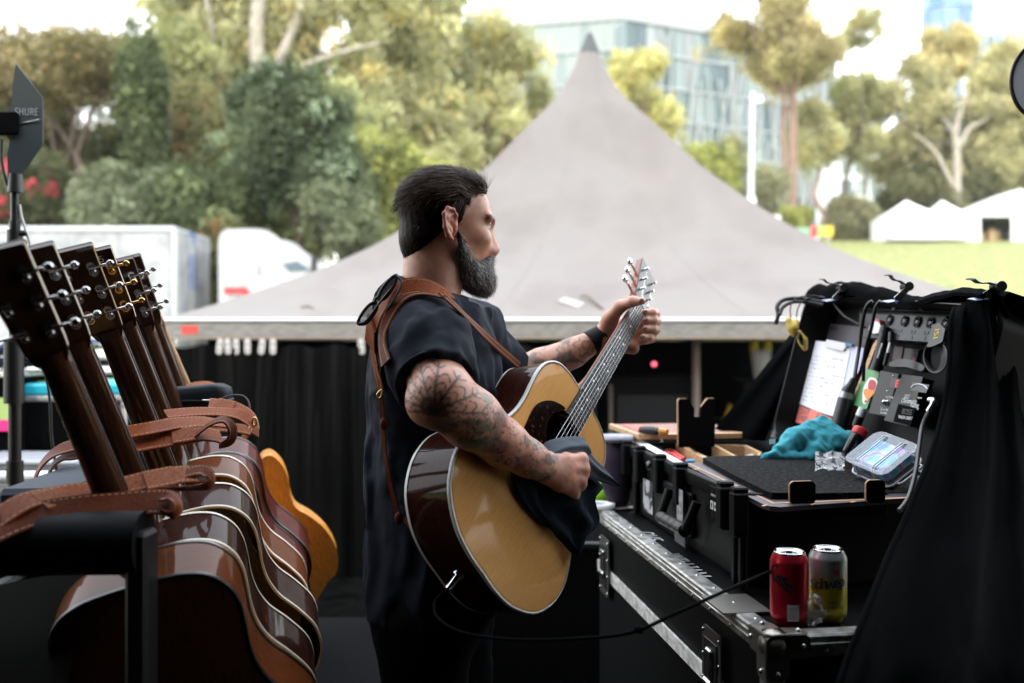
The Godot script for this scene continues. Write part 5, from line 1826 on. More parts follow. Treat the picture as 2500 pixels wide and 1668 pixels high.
	bk.tube(smooth(ring, 3), 0.0022, 8)
	part(s3, "buckle", bk, M.brass)
	var tab := MB.new()
	tab.ribbon(smooth([P(612, 1045, 2.06) - s3.position, P(604, 1062, 2.05) - s3.position, P(592, 1068, 2.05) - s3.position]), Vector3(0.6, -0.3, 0.5), 0.014, 0.002)
	part(s3, "buckle_tongue", tab, M.brass)
	# fourth strap at the very end
	var s4 := strap("guitar_strap", "narrow tan strap curling above the black pouch", [P(470, 950, 2.5)], [])
	leather_band(s4, "band", [P(440, 956, 2.5), P(475, 942, 2.52), P(510, 940, 2.53), P(530, 955, 2.53), P(535, 985, 2.52)], [Vector3(0, 0.9, 0.4), Vector3(0, 0.9, 0.4), Vector3(0.3, 0.9, 0.3), Vector3(0.9, 0.3, 0.3), Vector3(1, -0.1, 0.2)], 0.04, M.tan)
	leather_band(s4, "band", [P(440, 950, 2.56), P(480, 945, 2.56), P(500, 955, 2.54)], Vector3(0, 0.86, 0.5), 0.04, M.tan)
	# fifth: seen between the necks at the left, hanging down
	var s5 := strap("guitar_strap", "dark tan strap hanging behind the nearest neck", [P(130, 1130, 1.9)], [])
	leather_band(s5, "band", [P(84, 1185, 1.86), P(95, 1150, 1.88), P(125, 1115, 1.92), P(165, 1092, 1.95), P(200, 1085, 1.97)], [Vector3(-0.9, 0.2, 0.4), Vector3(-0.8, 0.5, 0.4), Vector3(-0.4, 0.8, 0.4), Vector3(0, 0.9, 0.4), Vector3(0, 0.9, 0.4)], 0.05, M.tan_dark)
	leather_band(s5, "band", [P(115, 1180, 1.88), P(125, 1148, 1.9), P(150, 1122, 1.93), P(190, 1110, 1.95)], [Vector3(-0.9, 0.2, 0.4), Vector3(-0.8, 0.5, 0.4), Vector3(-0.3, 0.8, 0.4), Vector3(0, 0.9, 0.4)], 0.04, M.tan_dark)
	# zipped black pouch
	var pc := P(487, 976, 2.36)
	var pouch := thing("zip_pouch", "black zipped pouch lying among the straps", "pouch", Transform3D(Basis(Vector3.UP, 0.1), pc))
	var pm := MB.new()
	var rows := []
	for q in [[-0.034, 0.7], [-0.03, 0.93], [-0.014, 1.0], [-0.003, 1.0], [0.0, 0.985], [0.003, 1.0], [0.016, 1.0], [0.03, 0.95], [0.036, 0.75], [0.037, 0.02]]:
		var row := PackedVector3Array()
		for p in rounded(0.155 * q[1], 0.10 * q[1], 0.03 * q[1], 5):
			row.append(Vector3(p.x, q[0] + 0.004 * sin(p.x * 40.0), p.y))
		rows.append(row)
	pm.grid(rows, true)
	part(pouch, "body", pm, bumped(grained(mat("black_neoprene", lin(0.02, 0.026, 0.032), 0.55), T.cloth, Vector3.ONE * 10), T.cloth, 0.03))
	var zp := MB.new()
	var zr := PackedVector3Array()
	for p in rounded(0.157, 0.102, 0.03, 6):
		zr.append(Vector3(p.x, 0.0, p.y))
	zr.append(zr[0])
	zp.tube(zr, 0.0022, 6, false)
	part(pouch, "zip", zp, M.black)
	pbox(pouch, "pull", Vector3(0.022, 0.003, 0.006), Vector3(0.03, 0.002, 0.055), M.nickel, 0.001)
	var wire := thing("thin_cable", "thin black wire arching over the brass buckled strap", "cable", Transform3D(Basis.IDENTITY, P(560, 970, 2.2)))
	var wm := MB.new()
	wm.tube(smooth([P(525, 985, 2.2) - wire.position, P(555, 968, 2.19) - wire.position, P(590, 966, 2.18) - wire.position, P(606, 980, 2.17) - wire.position, P(610, 1000, 2.16) - wire.position]), 0.002, 8)
	part(wire, "lead", wm, M.black)
	# glossy black gear lying under the straps
	var gb := thing("amplifier_head", "glossy black amplifier head under the folded straps", "amplifier", Transform3D(Basis(Vector3.UP, 0.08), Vector3(-1.16, 0.80, -2.3)))
	pbox(gb, "cabinet", Vector3(0.26, 0.2, 0.30), Vector3(0, 0.1, 0), M.black, 0.012)
	for i in 5:
		var k := MB.new()
		k.lathe([Vector2(0.001, 0.022), Vector2(0.013, 0.022), Vector2(0.015, 0.0)], 12, Transform3D(Basis(Vector3.RIGHT, PI / 2), Vector3(-0.1 + 0.05 * i, 0.13, 0.15)))
		part(gb, "knob", k, M.nickel)


# ---------------------------------------------------------------- flight case and the open work case on it
const CASE_TOP := 0.955
var fa := Vector3(-0.141, 0, -0.99)      # flight case: along, away from the camera
var fb := Vector3(0.99, 0, -0.141)       # flight case: across, to the right
var fo := Vector3(0.427, 0.955, -1.57)   # its near left top corner
var wa := Vector3(-0.13, 0, -0.9915)     # work case: along
var wb := Vector3(0.9915, 0, -0.13)      # work case: across
var wo := Vector3(0.459, 0.957, -1.863)  # near left bottom corner
const WL := 0.97
const WW := 0.46
const RIM := 1.147
var lid_o := Vector3()
var lid_r := Vector3()
var lid_u := Vector3()
var lid_n := Vector3()


# a point on the front of the work case under a pixel, and a frame standing on it
func on_front(x: float, y: float, off := 0.0) -> Transform3D:
	return Transform3D(Basis(-wa, Vector3.UP, -wb), PP(x, y, wo - wb * off, -wb))


func on_lid(x: float, y: float, off := 0.0) -> Transform3D:
	return Transform3D(Basis(lid_r, lid_u, lid_n), PP(x, y, lid_o + lid_n * off, lid_n))


func on_top(x: float, y: float, h: float) -> Transform3D:
	return Transform3D(Basis(-wa, Vector3.UP, -wb), PY(x, y, h))


func make_cases() -> void:
	var tolex := bumped(grained(mat("black_laminate", lin(0.005, 0.005, 0.0055), 0.5), T.speck, Vector3.ONE * 12), T.speck, 0.06)
	var f := thing("flight_case", "large black flight case with scuffed aluminium edges", "flight case", Transform3D(Basis(-fa, Vector3.UP, -fb), Vector3(fo.x, 0, fo.z) + fa * 0.62 + fb * 0.32))
	# local: x towards the camera, z towards the left
	var L := 1.24
	var W := 0.64
	var H := CASE_TOP
	pbox(f, "body", Vector3(L - 0.012, H - 0.15 - 0.165, W - 0.012), Vector3(0, 0.15 + (H - 0.315) / 2, 0), tolex, 0.003)
	pbox(f, "lid", Vector3(L - 0.012, 0.16, W - 0.012), Vector3(0, H - 0.083, 0), tolex, 0.003)
	var al: Material = M.alu
	# double angle edges
	for sz in [-1, 1]:
		var e := MB.new()
		e.box(Vector3(L - 0.08, 0.0035, 0.034), Transform3D(Basis.IDENTITY, Vector3(0, H + 0.0015, sz * (W / 2 - 0.016))), 0.001)
		e.box(Vector3(L - 0.08, 0.034, 0.0035), Transform3D(Basis.IDENTITY, Vector3(0, H - 0.0155, sz * (W / 2 + 0.0015))), 0.001)
		var ep := part(f, "edge_extrusion", e, al)
		for y in [H - 0.008, H - 0.020]:
			pbox(ep, "ridge", Vector3(L - 0.09, 0.003, 0.005), Vector3(0, y, sz * (W / 2 + 0.003)), al, 0.0008)
		for i in 11:
			var x := -L / 2 + 0.1 + i * (L - 0.2) / 10.0
			var rv := MB.new()
			rv.ball(Vector3(x, H + 0.003, sz * (W / 2 - 0.020)), Vector3(0.0045, 0.0022, 0.0045), 8)
			part(ep, "rivet", rv, M.nickel)
			var rv2 := MB.new()
			rv2.ball(Vector3(x + 0.04, H - 0.027, sz * (W / 2 + 0.003)), Vector3(0.0045, 0.0045, 0.0025), 8)
			part(ep, "rivet", rv2, M.nickel)
	for sx in [-1, 1]:
		var e := MB.new()
		e.box(Vector3(0.034, 0.0036, W - 0.08), Transform3D(Basis.IDENTITY, Vector3(sx * (L / 2 - 0.016), H + 0.0017, 0)), 0.001)
		e.box(Vector3(0.0036, 0.034, W - 0.08), Transform3D(Basis.IDENTITY, Vector3(sx * (L / 2 + 0.0017), H - 0.0155, 0)), 0.001)
		var ep := part(f, "edge_extrusion", e, al)
		pbox(ep, "ridge", Vector3(0.005, 0.003, W - 0.09), Vector3(sx * (L / 2 + 0.003), H - 0.012, 0), al, 0.0008)
		for i in 5:
			var rv := MB.new()
			rv.ball(Vector3(sx * (L / 2 + 0.004), H - 0.024, -W / 2 + 0.1 + i * (W - 0.2) / 4.0), Vector3(0.003, 0.0055, 0.0055), 8)
			part(ep, "rivet", rv, M.nickel)
		for sz in [-1, 1]:
			var ve := MB.new()
			if sx < 0:
				continue
			ve.box(Vector3(0.0035, H - 0.22, 0.03), Transform3D(Basis.IDENTITY, Vector3(sx * (L / 2 + 0.0012), 0.15 + (H - 0.22) / 2, sz * (W / 2 - 0.014))), 0.001)
			ve.box(Vector3(0.03, H - 0.22, 0.0035), Transform3D(Basis.IDENTITY, Vector3(sx * (L / 2 - 0.014), 0.15 + (H - 0.22) / 2, sz * (W / 2 + 0.0012))), 0.001)
			part(f, "corner_edge", ve, al)
			# steel ball corner with three ears
			var bc := MB.new()
			var c := Vector3(sx * (L / 2 - 0.014), H - 0.014, sz * (W / 2 - 0.014))
			bc.ball(c, Vector3.ONE * 0.0255, 16)
			for ax in [Vector3(-sx, 0, 0), Vector3(0, -1, 0), Vector3(0, 0, -sz)]:
				for sd in 2:
					var nn: Vector3 = [Vector3(0, 1, 0), Vector3(0, 0, sz)][sd] if absf(ax.x) > 0.5 else ([Vector3(sx, 0, 0), Vector3(0, 0, sz)][sd] if absf(ax.y) > 0.5 else [Vector3(0, 1, 0), Vector3(sx, 0, 0)][sd])
					var b := Basis(ax, nn.cross(ax), nn)
					var q: Vector3 = Vector3(sx * L / 2, H, sz * W / 2) * Vector3(absf(nn.x), absf(nn.y), absf(nn.z)) + c * (Vector3.ONE - Vector3(absf(nn.x), absf(nn.y), absf(nn.z)))
					bc.prism(rounded(0.075, 0.04, 0.014), 0.002, 0.0055, Transform3D(b, q + ax * 0.02), 0.001)
			var bp := part(f, "ball_corner", bc, mat("worn_steel", lin(0.30, 0.28, 0.25), 0.38, 0.85))
			for ax in [Vector3(-sx, 0, 0), Vector3(0, -1, 0), Vector3(0, 0, -sz)]:
				for nn in [Vector3(0, 1, 0), Vector3(sx, 0, 0), Vector3(0, 0, sz)]:
					if absf(ax.dot(nn)) < 0.5:
						var q: Vector3 = Vector3(sx * L / 2, H, sz * W / 2) * Vector3(absf(nn.x), absf(nn.y), absf(nn.z)) + c * (Vector3.ONE - Vector3(absf(nn.x), absf(nn.y), absf(nn.z)))
						var rv := MB.new()
						rv.ball(q + ax * 0.045 + nn * 0.006, Vector3.ONE * 0.005, 8)
						part(bp, "rivet", rv, M.nickel)
	# ribbed strip where lid meets body
	for sz in [-1, 1]:
		var st := MB.new()
		st.box(Vector3(L - 0.03, 0.036, 0.005), Transform3D(Basis.IDENTITY, Vector3(0, H - 0.165, sz * (W / 2 - 0.001))), 0.001)
		var sp := part(f, "closing_strip", st, al)
		for i in 7:
			pbox(sp, "ridge", Vector3(L - 0.032, 0.0014, 0.0075), Vector3(0, H - 0.179 + i * 0.0047, sz * (W / 2 - 0.001)), al, 0.0003)
	# recessed butterfly latches on the left face
	for x in [0.37, -0.5]:
		var o := Vector3(x, H - 0.142, W / 2 + 0.003)
		var lp := MB.new()
		lp.prism(rounded(0.10, 0.16, 0.012), 0.001, 0.005, Transform3D(Basis.IDENTITY, o), 0.001)
		var latch := part(f, "butterfly_latch", lp, mat("latch_plate", lin(0.16, 0.15, 0.14), 0.4, 0.8))
		pbox(latch, "recess", Vector3(0.07, 0.12, 0.002), o + Vector3(0, 0, 0.0062), M.black)
		pbox(latch, "catch", Vector3(0.03, 0.06, 0.008), o + Vector3(0, 0.015, 0.009), M.nickel, 0.003)
		pbox(latch, "twist_key", Vector3(0.042, 0.018, 0.010), o + Vector3(0, -0.022, 0.012), M.nickel, 0.004)
		for rx in [-0.043, 0.043]:
			for ry in [-0.07, -0.023, 0.023, 0.07]:
				var rv := MB.new()
				rv.ball(o + Vector3(rx, ry, 0.006), Vector3(0.0042, 0.0042, 0.0024), 8)
				part(latch, "rivet", rv, M.nickel)
	# caster dish plate let into the top, and hand painted letters
	var dish := MB.new()
	dish.prism(PackedVector2Array([Vector2(-0.06, -0.045), Vector2(0.06, -0.045), Vector2(0.06, 0.045), Vector2(-0.06, 0.045)]), 0.001, 0.004, Transform3D(Basis(Vector3(1, 0, 0), Vector3(0, 0, -1), Vector3(0, 1, 0)), f.transform.affine_inverse() * PY(1795, 1478, CASE_TOP)), 0.001, false)
	part(f, "dish_plate", dish, mat("dull_steel", lin(0.22, 0.21, 0.19), 0.45, 0.7))
	var chalk := mat("white_marker", lin(0.5, 0.5, 0.5), 0.8)
	for q in [["OVS", 1585.0, 1310.0, 0.045], ["WILLIAM", 1675.0, 1380.0, 0.04]]:
		var p := f.transform.affine_inverse() * PY(q[1], q[2], CASE_TOP + 0.0012)
		letters(f, "painted_lettering", q[0], q[3], Transform3D(Basis(Vector3(1, 0, 0), Vector3(0, 0, -1), Vector3(0, 1, 0)) * Basis(Vector3.BACK, 0.0), p), chalk, "Droid Sans", 0.0006)
	for x in [-0.5, 0.5]:
		for z in [-0.24, 0.24]:
			var w := MB.new()
			w.lathe([Vector2(0.01, -0.02), Vector2(0.045, -0.02), Vector2(0.05, -0.012), Vector2(0.05, 0.012), Vector2(0.045, 0.02), Vector2(0.01, 0.02)], 16, Transform3D(Basis(Vector3.RIGHT, PI / 2), Vector3(x, 0.05, z)))
			var wp := part(f, "caster", w, M.black)
			pbox(wp, "fork", Vector3(0.04, 0.09, 0.06), Vector3(x, 0.107, z), M.nickel, 0.004)
	make_work_case()


# the lid is a little lower at its near end
func lid_wedge(p: Vector3) -> Vector3:
	return Vector3(p.x, (p.y + WW / 2) * (1.0 - 0.17 * (p.x / WL + 0.5)) - WW / 2, p.z)


func make_work_case() -> void:
	var tilt := deg_to_rad(15.0)
	lid_r = -wa
	lid_u = wb * sin(tilt) + Vector3.UP * cos(tilt)
	lid_n = lid_r.cross(lid_u)
	lid_o = wo + wb * WW + Vector3.UP * (RIM - wo.y) - lid_n * 0.055 + lid_u * 0.01
	var xf := Transform3D(Basis(-wa, Vector3.UP, -wb), wo + wa * WL / 2 + wb * WW / 2)
	var c := thing("work_case", "black moulded equipment case open as a guitar workbench", "equipment case", xf)
	var inv := xf.affine_inverse()
	var h := RIM - wo.y
	# tub: rounded outline, tapered walls, open on top
	var tub := MB.new()
	var rows := []
	for q in [[0.0, 0.955, 0.91, 0.06], [0.012, 0.975, 0.95, 0.06], [h - 0.035, 0.985, 0.965, 0.06], [h - 0.03, 1.0, 1.0, 0.06], [h - 0.004, 1.005, 1.01, 0.062], [h, 1.0, 1.0, 0.06], [h, 0.97, 0.94, 0.05], [h - 0.03, 0.968, 0.936, 0.05], [0.012, 0.94, 0.88, 0.05]]:
		var row := PackedVector3Array()
		for p in rounded(WL * q[1], WW * q[2], q[3], 6):
			row.append(Vector3(p.x, q[0], p.y))
		rows.append(row)
	tub.grid(rows, true)
	part(c, "tub", tub, M.resin)
	pbox(c, "tub_floor", Vector3(WL * 0.93, 0.006, WW * 0.86), Vector3(0, 0.012, 0), M.resin)
	# vertical ribs, latches and handle on the left face
	var rib := func(x: float, w: float, y0: float, y1: float, z: float, called: String) -> MeshInstance3D:
		return pbox(c, called, Vector3(w, y1 - y0, z), Vector3(x, (y0 + y1) / 2, WW / 2 + z / 2 - 0.008), M.resin, 0.004)
	var at := func(px: float) -> float:
		return (inv * on_front(px, 1250).origin).x
	for px in [1552.0, 1795.0, 1812.0]:
		rib.call(at.call(px), 0.022, 0.0, h - 0.03, 0.014, "rib")
	for px in [1535.0, 1568.0, 1617.0, 1668.0, 1778.0, 1812.0]:
		var w := 0.035
		var r: MeshInstance3D = rib.call(at.call(px), w, h - 0.085, h + 0.004, 0.03, "latch")
		pbox(r, "latch_tip", Vector3(w * 0.8, 0.012, 0.03), Vector3(at.call(px), h + 0.008, WW / 2 + 0.006), M.resin, 0.003)
	# recess block behind the handle
	var hx0: float = at.call(1600.0)
	var hx1: float = at.call(1690.0)
	rib.call((hx0 + hx1) / 2, hx1 - hx0, 0.035, h - 0.05, 0.012, "handle_boss")
	var ha := inv * PP(1612, 1262, wo - wb * 0.035, -wb)
	var hb := inv * PP(1672, 1296, wo - wb * 0.035, -wb)
	var hm := MB.new()
	var hp := PackedVector3Array()
	var hr := []
	for i in 25:
		var t := i / 24.0
		hp.append(ha.lerp(hb, t))
		hr.append(0.0135 + 0.0018 * absf(sin(t * PI * 4.5)))
	hm.tube(hp, hr, 12)
	var hn := part(c, "handle", hm, M.black)
	for q in [[ha, Vector3(-0.006, 0.05, -0.02)], [hb, Vector3(0.006, 0.05, -0.02)]]:
		var arm := MB.new()
		arm.tube(PackedVector3Array([q[0], q[0] + q[1] * 0.6, q[0] + q[1] * 1.3]), [0.012, 0.011, 0.012], 8)
		part(hn, "handle_arm", arm, M.resin)
	# stickers
	var flake := noise_tex(256, 0.009, 79, [[0.0, Color(0.03, 0.03, 0.03)], [0.36, Color(0.05, 0.05, 0.05)], [0.40, Color(0.6, 0.6, 0.6)], [1.0, Color(0.75, 0.75, 0.75)]], 5)
	var st1 := grained(mat("peeling_label", lin(0.8, 0.8, 0.8), 0.7), flake, Vector3.ONE * 6)
	for q in [[1582.0, 1212.0, 0.09, 0.085, st1, 0.0005], [1660.0, 1240.0, 0.045, 0.088, grained(mat("gaffer_label", lin(0.42, 0.42, 0.42), 0.8), T.wear, Vector3.ONE * 8), 0.0115], [1660.0, 1318.0, 0.08, 0.022, grained(mat("faded_label", lin(0.13, 0.13, 0.13), 0.7), T.wear, Vector3.ONE * 8), 0.0005]]:
		var sm := MB.new()
		sm.box(Vector3(q[2], q[3], 0.0008), inv * on_front(q[0], q[1], q[5] + 0.0045), 0.0)
		part(c, "sticker", sm, q[4])
	# clear card pocket with three pictograms
	var cx := inv * on_front(1749.0, 1231.0, 0.004)
	pbox(c, "card_pocket", Vector3(0.086, 0.068, 0.002), cx, M.black_gloss, 0.0005)
	for i in 3:
		var ic := MB.new()
		ic.box(Vector3(0.017, 0.018, 0.001), cx * Transform3D(Basis.IDENTITY, Vector3(-0.023 + 0.023 * i, -0.006, 0.0016)), 0.0)
		var ip := part(c, "pictogram", ic, M.print)
		var am := MB.new()
		am.prism(PackedVector2Array([Vector2(-0.004, 0.0), Vector2(-0.0015, 0.0), Vector2(-0.0015, -0.005), Vector2(0.0015, -0.005), Vector2(0.0015, 0.0), Vector2(0.004, 0.0), Vector2(0, 0.0055)]), 0.0, 0.0006, cx * Transform3D(Basis(Vector3.BACK, [0.0, PI / 2, PI][i]), Vector3(-0.023 + 0.023 * i, -0.006, 0.0022)), 0.0, false)
		part(ip, "arrow", am, M.ink)
	letters(c, "card_text", "HANDLE WITH CARE", 0.005, cx * Transform3D(Basis.IDENTITY, Vector3(0, 0.016, 0.0012)), M.print)
	var vm := MB.new()
	vm.lathe([Vector2(0.001, 0.008), Vector2(0.010, 0.008), Vector2(0.013, 0.0)], 14, inv * on_front(1585.0, 1137.0, 0.004) * Transform3D(Basis(Vector3.RIGHT, PI / 2), Vector3.ZERO))
	part(c, "purge_valve", vm, M.black_gloss)
	# rim catches on the near short side
	for px in [2075.0, 2135.0]:
		var p := inv * PP(px, 1246, wo + wa * -0.003, -wa)
		pbox(c, "latch", Vector3(0.03, 0.05, 0.045), Vector3(WL / 2 + 0.004, h - 0.022, p.z), M.resin, 0.004)
	# lid
	var lx := Transform3D(Basis(lid_r, lid_u, lid_n), lid_o + wa * WL / 2 + lid_u * (WW / 2))
	var lm := MB.new()
	rows = []
	for q in [[-0.065, 0.94, 0.93, 0.05], [-0.06, 0.975, 0.96, 0.055], [0.045, 0.99, 0.985, 0.06], [0.055, 1.0, 1.0, 0.06], [0.055, 0.968, 0.935, 0.05], [-0.045, 0.955, 0.92, 0.05]]:
		var row := PackedVector3Array()
		for p in rounded(WL * q[1], WW * q[2], q[3], 6):
			row.append(inv * (lx * lid_wedge(Vector3(p.x, p.y, q[0]))))
		rows.append(row)
	lm.grid(rows, true)
	var bp := PackedVector2Array()
	for p in rounded(WL * 0.945, WW * 0.935, 0.05, 6):
		var w := lid_wedge(Vector3(p.x, p.y, 0))
		bp.append(Vector2(w.x, w.y))
	lm.prism(bp, -0.064, -0.044, inv * lx, 0.001)
	part(c, "open_lid", lm, M.resin)
	var seal := MB.new()
	var sr := PackedVector3Array()
	for p in rounded(WL * 0.982, WW * 0.968, 0.055, 6):
		sr.append(inv * (lx * lid_wedge(Vector3(p.x, p.y, 0.057))))
	sr.append(sr[0])
	seal.tube(sr, 0.003, 6, false)
	part(c, "rubber_seal", seal, M.black_gloss)
	for i in 3:
		var hg := MB.new()
		var hc := lid_o + wa * (0.15 + 0.33 * i) + lid_n * 0.05 - lid_u * 0.008
		hg.tube(PackedVector3Array([inv * (hc - wa * 0.05), inv * (hc + wa * 0.05)]), 0.009, 10)
		part(c, "hinge", hg, M.black)


# ---------------------------------------------------------------- what lies in and hangs on the work case
func lid_thing(called: String, label: String, category: String, x: float, y: float, off: float, group := "") -> Node3D:
	return thing(called, label, category, on_lid(x, y, off), group)


# an outline given as pixels on the lid, as a polygon in the local frame of t
func lid_poly(t: Node3D, px: Array, off: float, curve := false) -> PackedVector2Array:
	var inv := t.transform.affine_inverse()
	var r := []
	for q in px:
		var p := inv * PP(q[0], q[1], lid_o + lid_n * off, lid_n)
		r.append(Vector2(p.x, p.y))
	return smooth2(r, 4, true) if curve else PackedVector2Array(r)


func plate(t: Node3D, called: String, px: Array, off: float, thick: float, m: Material, bevel := 0.001, curve := false) -> MeshInstance3D:
	var inv := t.transform.affine_inverse()
	var z := (inv * (lid_o + lid_n * off)).z
	var b := MB.new()
	b.prism(lid_poly(t, px, off, curve), z, z + thick, Transform3D.IDENTITY, bevel, curve)
	return part(t, called, b, m)


func top_plate(t: Node3D, called: String, px: Array, h: float, thick: float, m: Material, bevel := 0.001, curve := false) -> MeshInstance3D:
	var inv := t.transform.affine_inverse()
	var r := []
	for q in px:
		var p := inv * PY(q[0], q[1], h)
		r.append(Vector2(p.x, -p.z))
	var poly := smooth2(r, 4, true) if curve else PackedVector2Array(r)
	var y := (inv * Vector3(t.position.x, h, t.position.z)).y
	var b := MB.new()
	b.prism(poly, y - thick, y, Transform3D(Basis(Vector3(1, 0, 0), Vector3(0, 0, -1), Vector3(0, 1, 0)), Vector3.ZERO), bevel, curve)
	return part(t, called, b, m)


func cable(called: String, label: String, pts: Array, r: float, m: Material, group := "") -> Node3D:
	var t := thing(called, label, "cable", Transform3D(Basis.IDENTITY, pts[0]), group)
	var loc := []
	for p in pts:
		loc.append(p - pts[0])
	var b := MB.new()
	b.tube(smooth(loc, 7), r, 8)
	part(t, "lead", b, m)
	return t


func make_case_contents() -> void:
	make_bench()
	make_lid_gear()
	make_drapes()


func make_bench() -> void:
	var h := RIM - 0.004
	var t := thing("bench_board", "dark purple laminated board with tan inlay in the case", "board", on_top(1900, 1180, h))
	top_plate(t, "board", [[1668, 1131], [1800, 1126], [1925, 1124], [2050, 1148], [2150, 1173], [2268, 1206], [2262, 1213], [1905, 1238], [1880, 1236], [1862, 1230]], h, 0.009, M.plyface)
	var inlay := mat("tan_inlay", lin(0.48, 0.27, 0.13), 0.6)
	for q in [[[1680, 1132], [1683, 1131], [1893, 1229], [1888, 1230]], [[1888, 1230], [1893, 1228], [2245, 1212], [2248, 1215]]]:
		top_plate(t, "inlay_line", q, h + 0.0008, 0.0006, inlay, 0.0)
	for q in [[1700.0, 1145.0], [1756.0, 1177.0], [1866.0, 1234.0], [1985.0, 1231.0], [2082.0, 1225.0], [2130.0, 1221.0], [2088.0, 1172.0], [1762.0, 1125.0], [1855.0, 1125.5]]:
		top_plate(t, "finger_joint", [[q[0] - 7, q[1]], [q[0] + 4, q[1] - 2], [q[0] + 8, q[1]], [q[0] - 3, q[1] + 2]], h + 0.0009, 0.0006, inlay, 0.0)
	var mt := thing("foam_mat", "dark grey felted foam mat on the bench board", "mat", on_top(1900, 1170, h))
	var felt := bumped(grained(mat("charcoal_felt", lin(0.032, 0.032, 0.032), 0.95), T.felt, Vector3.ONE * 2.5), T.felt, 0.25)
	top_plate(mt, "pad", [[1716, 1118], [1740, 1114], [1840, 1112], [1918, 1113], [1950, 1118], [2030, 1138], [2122, 1160], [2118, 1180], [2113, 1202], [2000, 1204], [1884, 1203], [1862, 1194], [1790, 1158]], h + 0.013, 0.012, felt, 0.0015)
	# upright neck blocks on the near edge
	var nb := 0
	for q in [[1958.0, 1229.0, 0.049, 0.041], [2136.0, 1227.0, 0.036, 0.042]]:
		var b := thing("neck_block", ["black plywood block with pale edge on the near mat edge", "black plywood block at the far corner of the mat"][nb], "block", Transform3D(Basis(wb, Vector3.UP, -wa), PY(q[0], q[1], h)), "upright neck blocks on the board")
		var bm := MB.new()
		bm.prism(rounded(q[2], q[3], 0.008, 4), -0.0045, 0.0045, Transform3D(Basis.IDENTITY, Vector3(0, q[3] / 2, 0)), 0.0008)
		part(b, "face", bm, M.black_matt)
		var em := MB.new()
		em.prism(rounded(q[2] + 0.002, q[3] + 0.002, 0.009, 4), -0.003, 0.0025, Transform3D(Basis.IDENTITY, Vector3(0, q[3] / 2, 0)), 0.0004)
		part(b, "plywood_edge", em, M.ply)
		nb += 1
	# V notched neck rest
	var nr := thing("neck_rest", "tall black neck rest with a notched top", "neck rest", Transform3D(Basis(wb, Vector3.UP, -wa), PY(1699, 1091, h)))
	var np := PackedVector2Array([Vector2(-0.053, 0), Vector2(0.053, 0), Vector2(0.056, 0.134), Vector2(0.053, 0.14), Vector2(0.034, 0.14), Vector2(0.028, 0.134), Vector2(0.014, 0.116), Vector2(0.011, 0.088), Vector2(-0.008, 0.088), Vector2(-0.008, 0.112), Vector2(-0.022, 0.134), Vector2(-0.028, 0.14), Vector2(-0.05, 0.14), Vector2(-0.054, 0.134)])
	var nm := MB.new()
	nm.prism(np, -0.009, 0.009, Transform3D.IDENTITY, 0.001, false)
	part(nr, "upright", nm, M.black_matt)
	var nep := PackedVector2Array()
	for p in np:
		nep.append(p * Vector2(1.025, 1.008))
	var ne := MB.new()
	ne.prism(nep, -0.006, 0.004, Transform3D.IDENTITY, 0.0004, false)
	part(nr, "plywood_edge", ne, M.ply)
	# tool compartments made of ply strips
	var tr := thing("tool_tray", "plywood tool tray with open compartments in the case", "tool tray", on_top(1720, 1100, h))
	for q in [[1575, 1082, 1650, 1082], [1650, 1082, 1757, 1131], [1676, 1091, 1738, 1129], [1742, 1085, 1816, 1124], [1745, 1085, 1820, 1087], [1820, 1087, 1856, 1104], [1541, 1075, 1575, 1083], [1856, 1104, 1846, 1124]]:
		var a := PY(q[0], q[1], h)
		var e := PY(q[2], q[3], h)
		var dir := (e - a)
		var b := Basis(dir.normalized(), Vector3.UP, dir.normalized().cross(Vector3.UP))
		pbox(tr, "partition", Vector3(dir.length() + 0.006, 0.075, 0.009), tr.transform.affine_inverse() * Transform3D(b, (a + e) / 2 - Vector3(0, 0.0375, 0)), M.ply, 0.001)
	pbox(tr, "tray_floor", Vector3(0.46, 0.006, 0.40), tr.transform.affine_inverse() * Transform3D(Basis(-wa, Vector3.UP, -wb), wo + wa * 0.71 + wb * 0.23 + Vector3.UP * (h - wo.y - 0.078)), M.black_matt)
	# white tape along the rim
	var tp := thing("masking_tape", "strip of white masking tape along the case rim", "tape", on_top(1600, 1100, RIM))
	top_plate(tp, "strip", [[1541, 1075], [1563, 1073], [1671, 1130], [1650, 1131]], RIM + 0.003, 0.0015, mat("white_tape", lin(0.72, 0.71, 0.68), 0.6), 0.0)
	# shelf sticking out at the far end with a screwdriver and paper
	var sh := thing("side_shelf", "thin wooden shelf tray at the far end of the case", "shelf", on_top(1650, 1055, 1.168))
	top_plate(sh, "shelf", [[1487, 1036], [1560, 1062], [1811, 1058], [1735, 1033]], 1.170, 0.009, mat("red_brown_ply", lin(0.22, 0.10, 0.065), 0.5), 0.001)
	for q in [[[1487, 1036], [1494, 1034], [1566, 1060], [1560, 1062]], [[1560, 1062], [1562, 1058], [1811, 1055], [1811, 1058]]]:
		top_plate(sh, "shelf_lip", q, 1.176, 0.014, M.ply, 0.001)
	var pp := thing("red_leaflet", "crumpled red and white leaflet on the wooden shelf", "leaflet", on_top(1560, 1042, 1.172))
	top_plate(pp, "paper", [[1516, 1037], [1558, 1036], [1600, 1050], [1560, 1053]], 1.1725, 0.0008, grained(mat("red_print", lin(0.62, 0.20, 0.16), 0.6), noise_tex(128, 0.05, 91, [[0.0, Color(1, 0.4, 0.3)], [0.5, Color(1, 0.7, 0.6)], [0.55, Color(1, 1, 1)], [1.0, Color(0.7, 0.75, 0.9)]], 3), Vector3.ONE * 12), 0.0)
	var sd := thing("screwdriver", "black ribbed screwdriver with an amber end on the shelf", "screwdriver", Transform3D(Basis.IDENTITY, PY(1560, 1050, 1.19)))
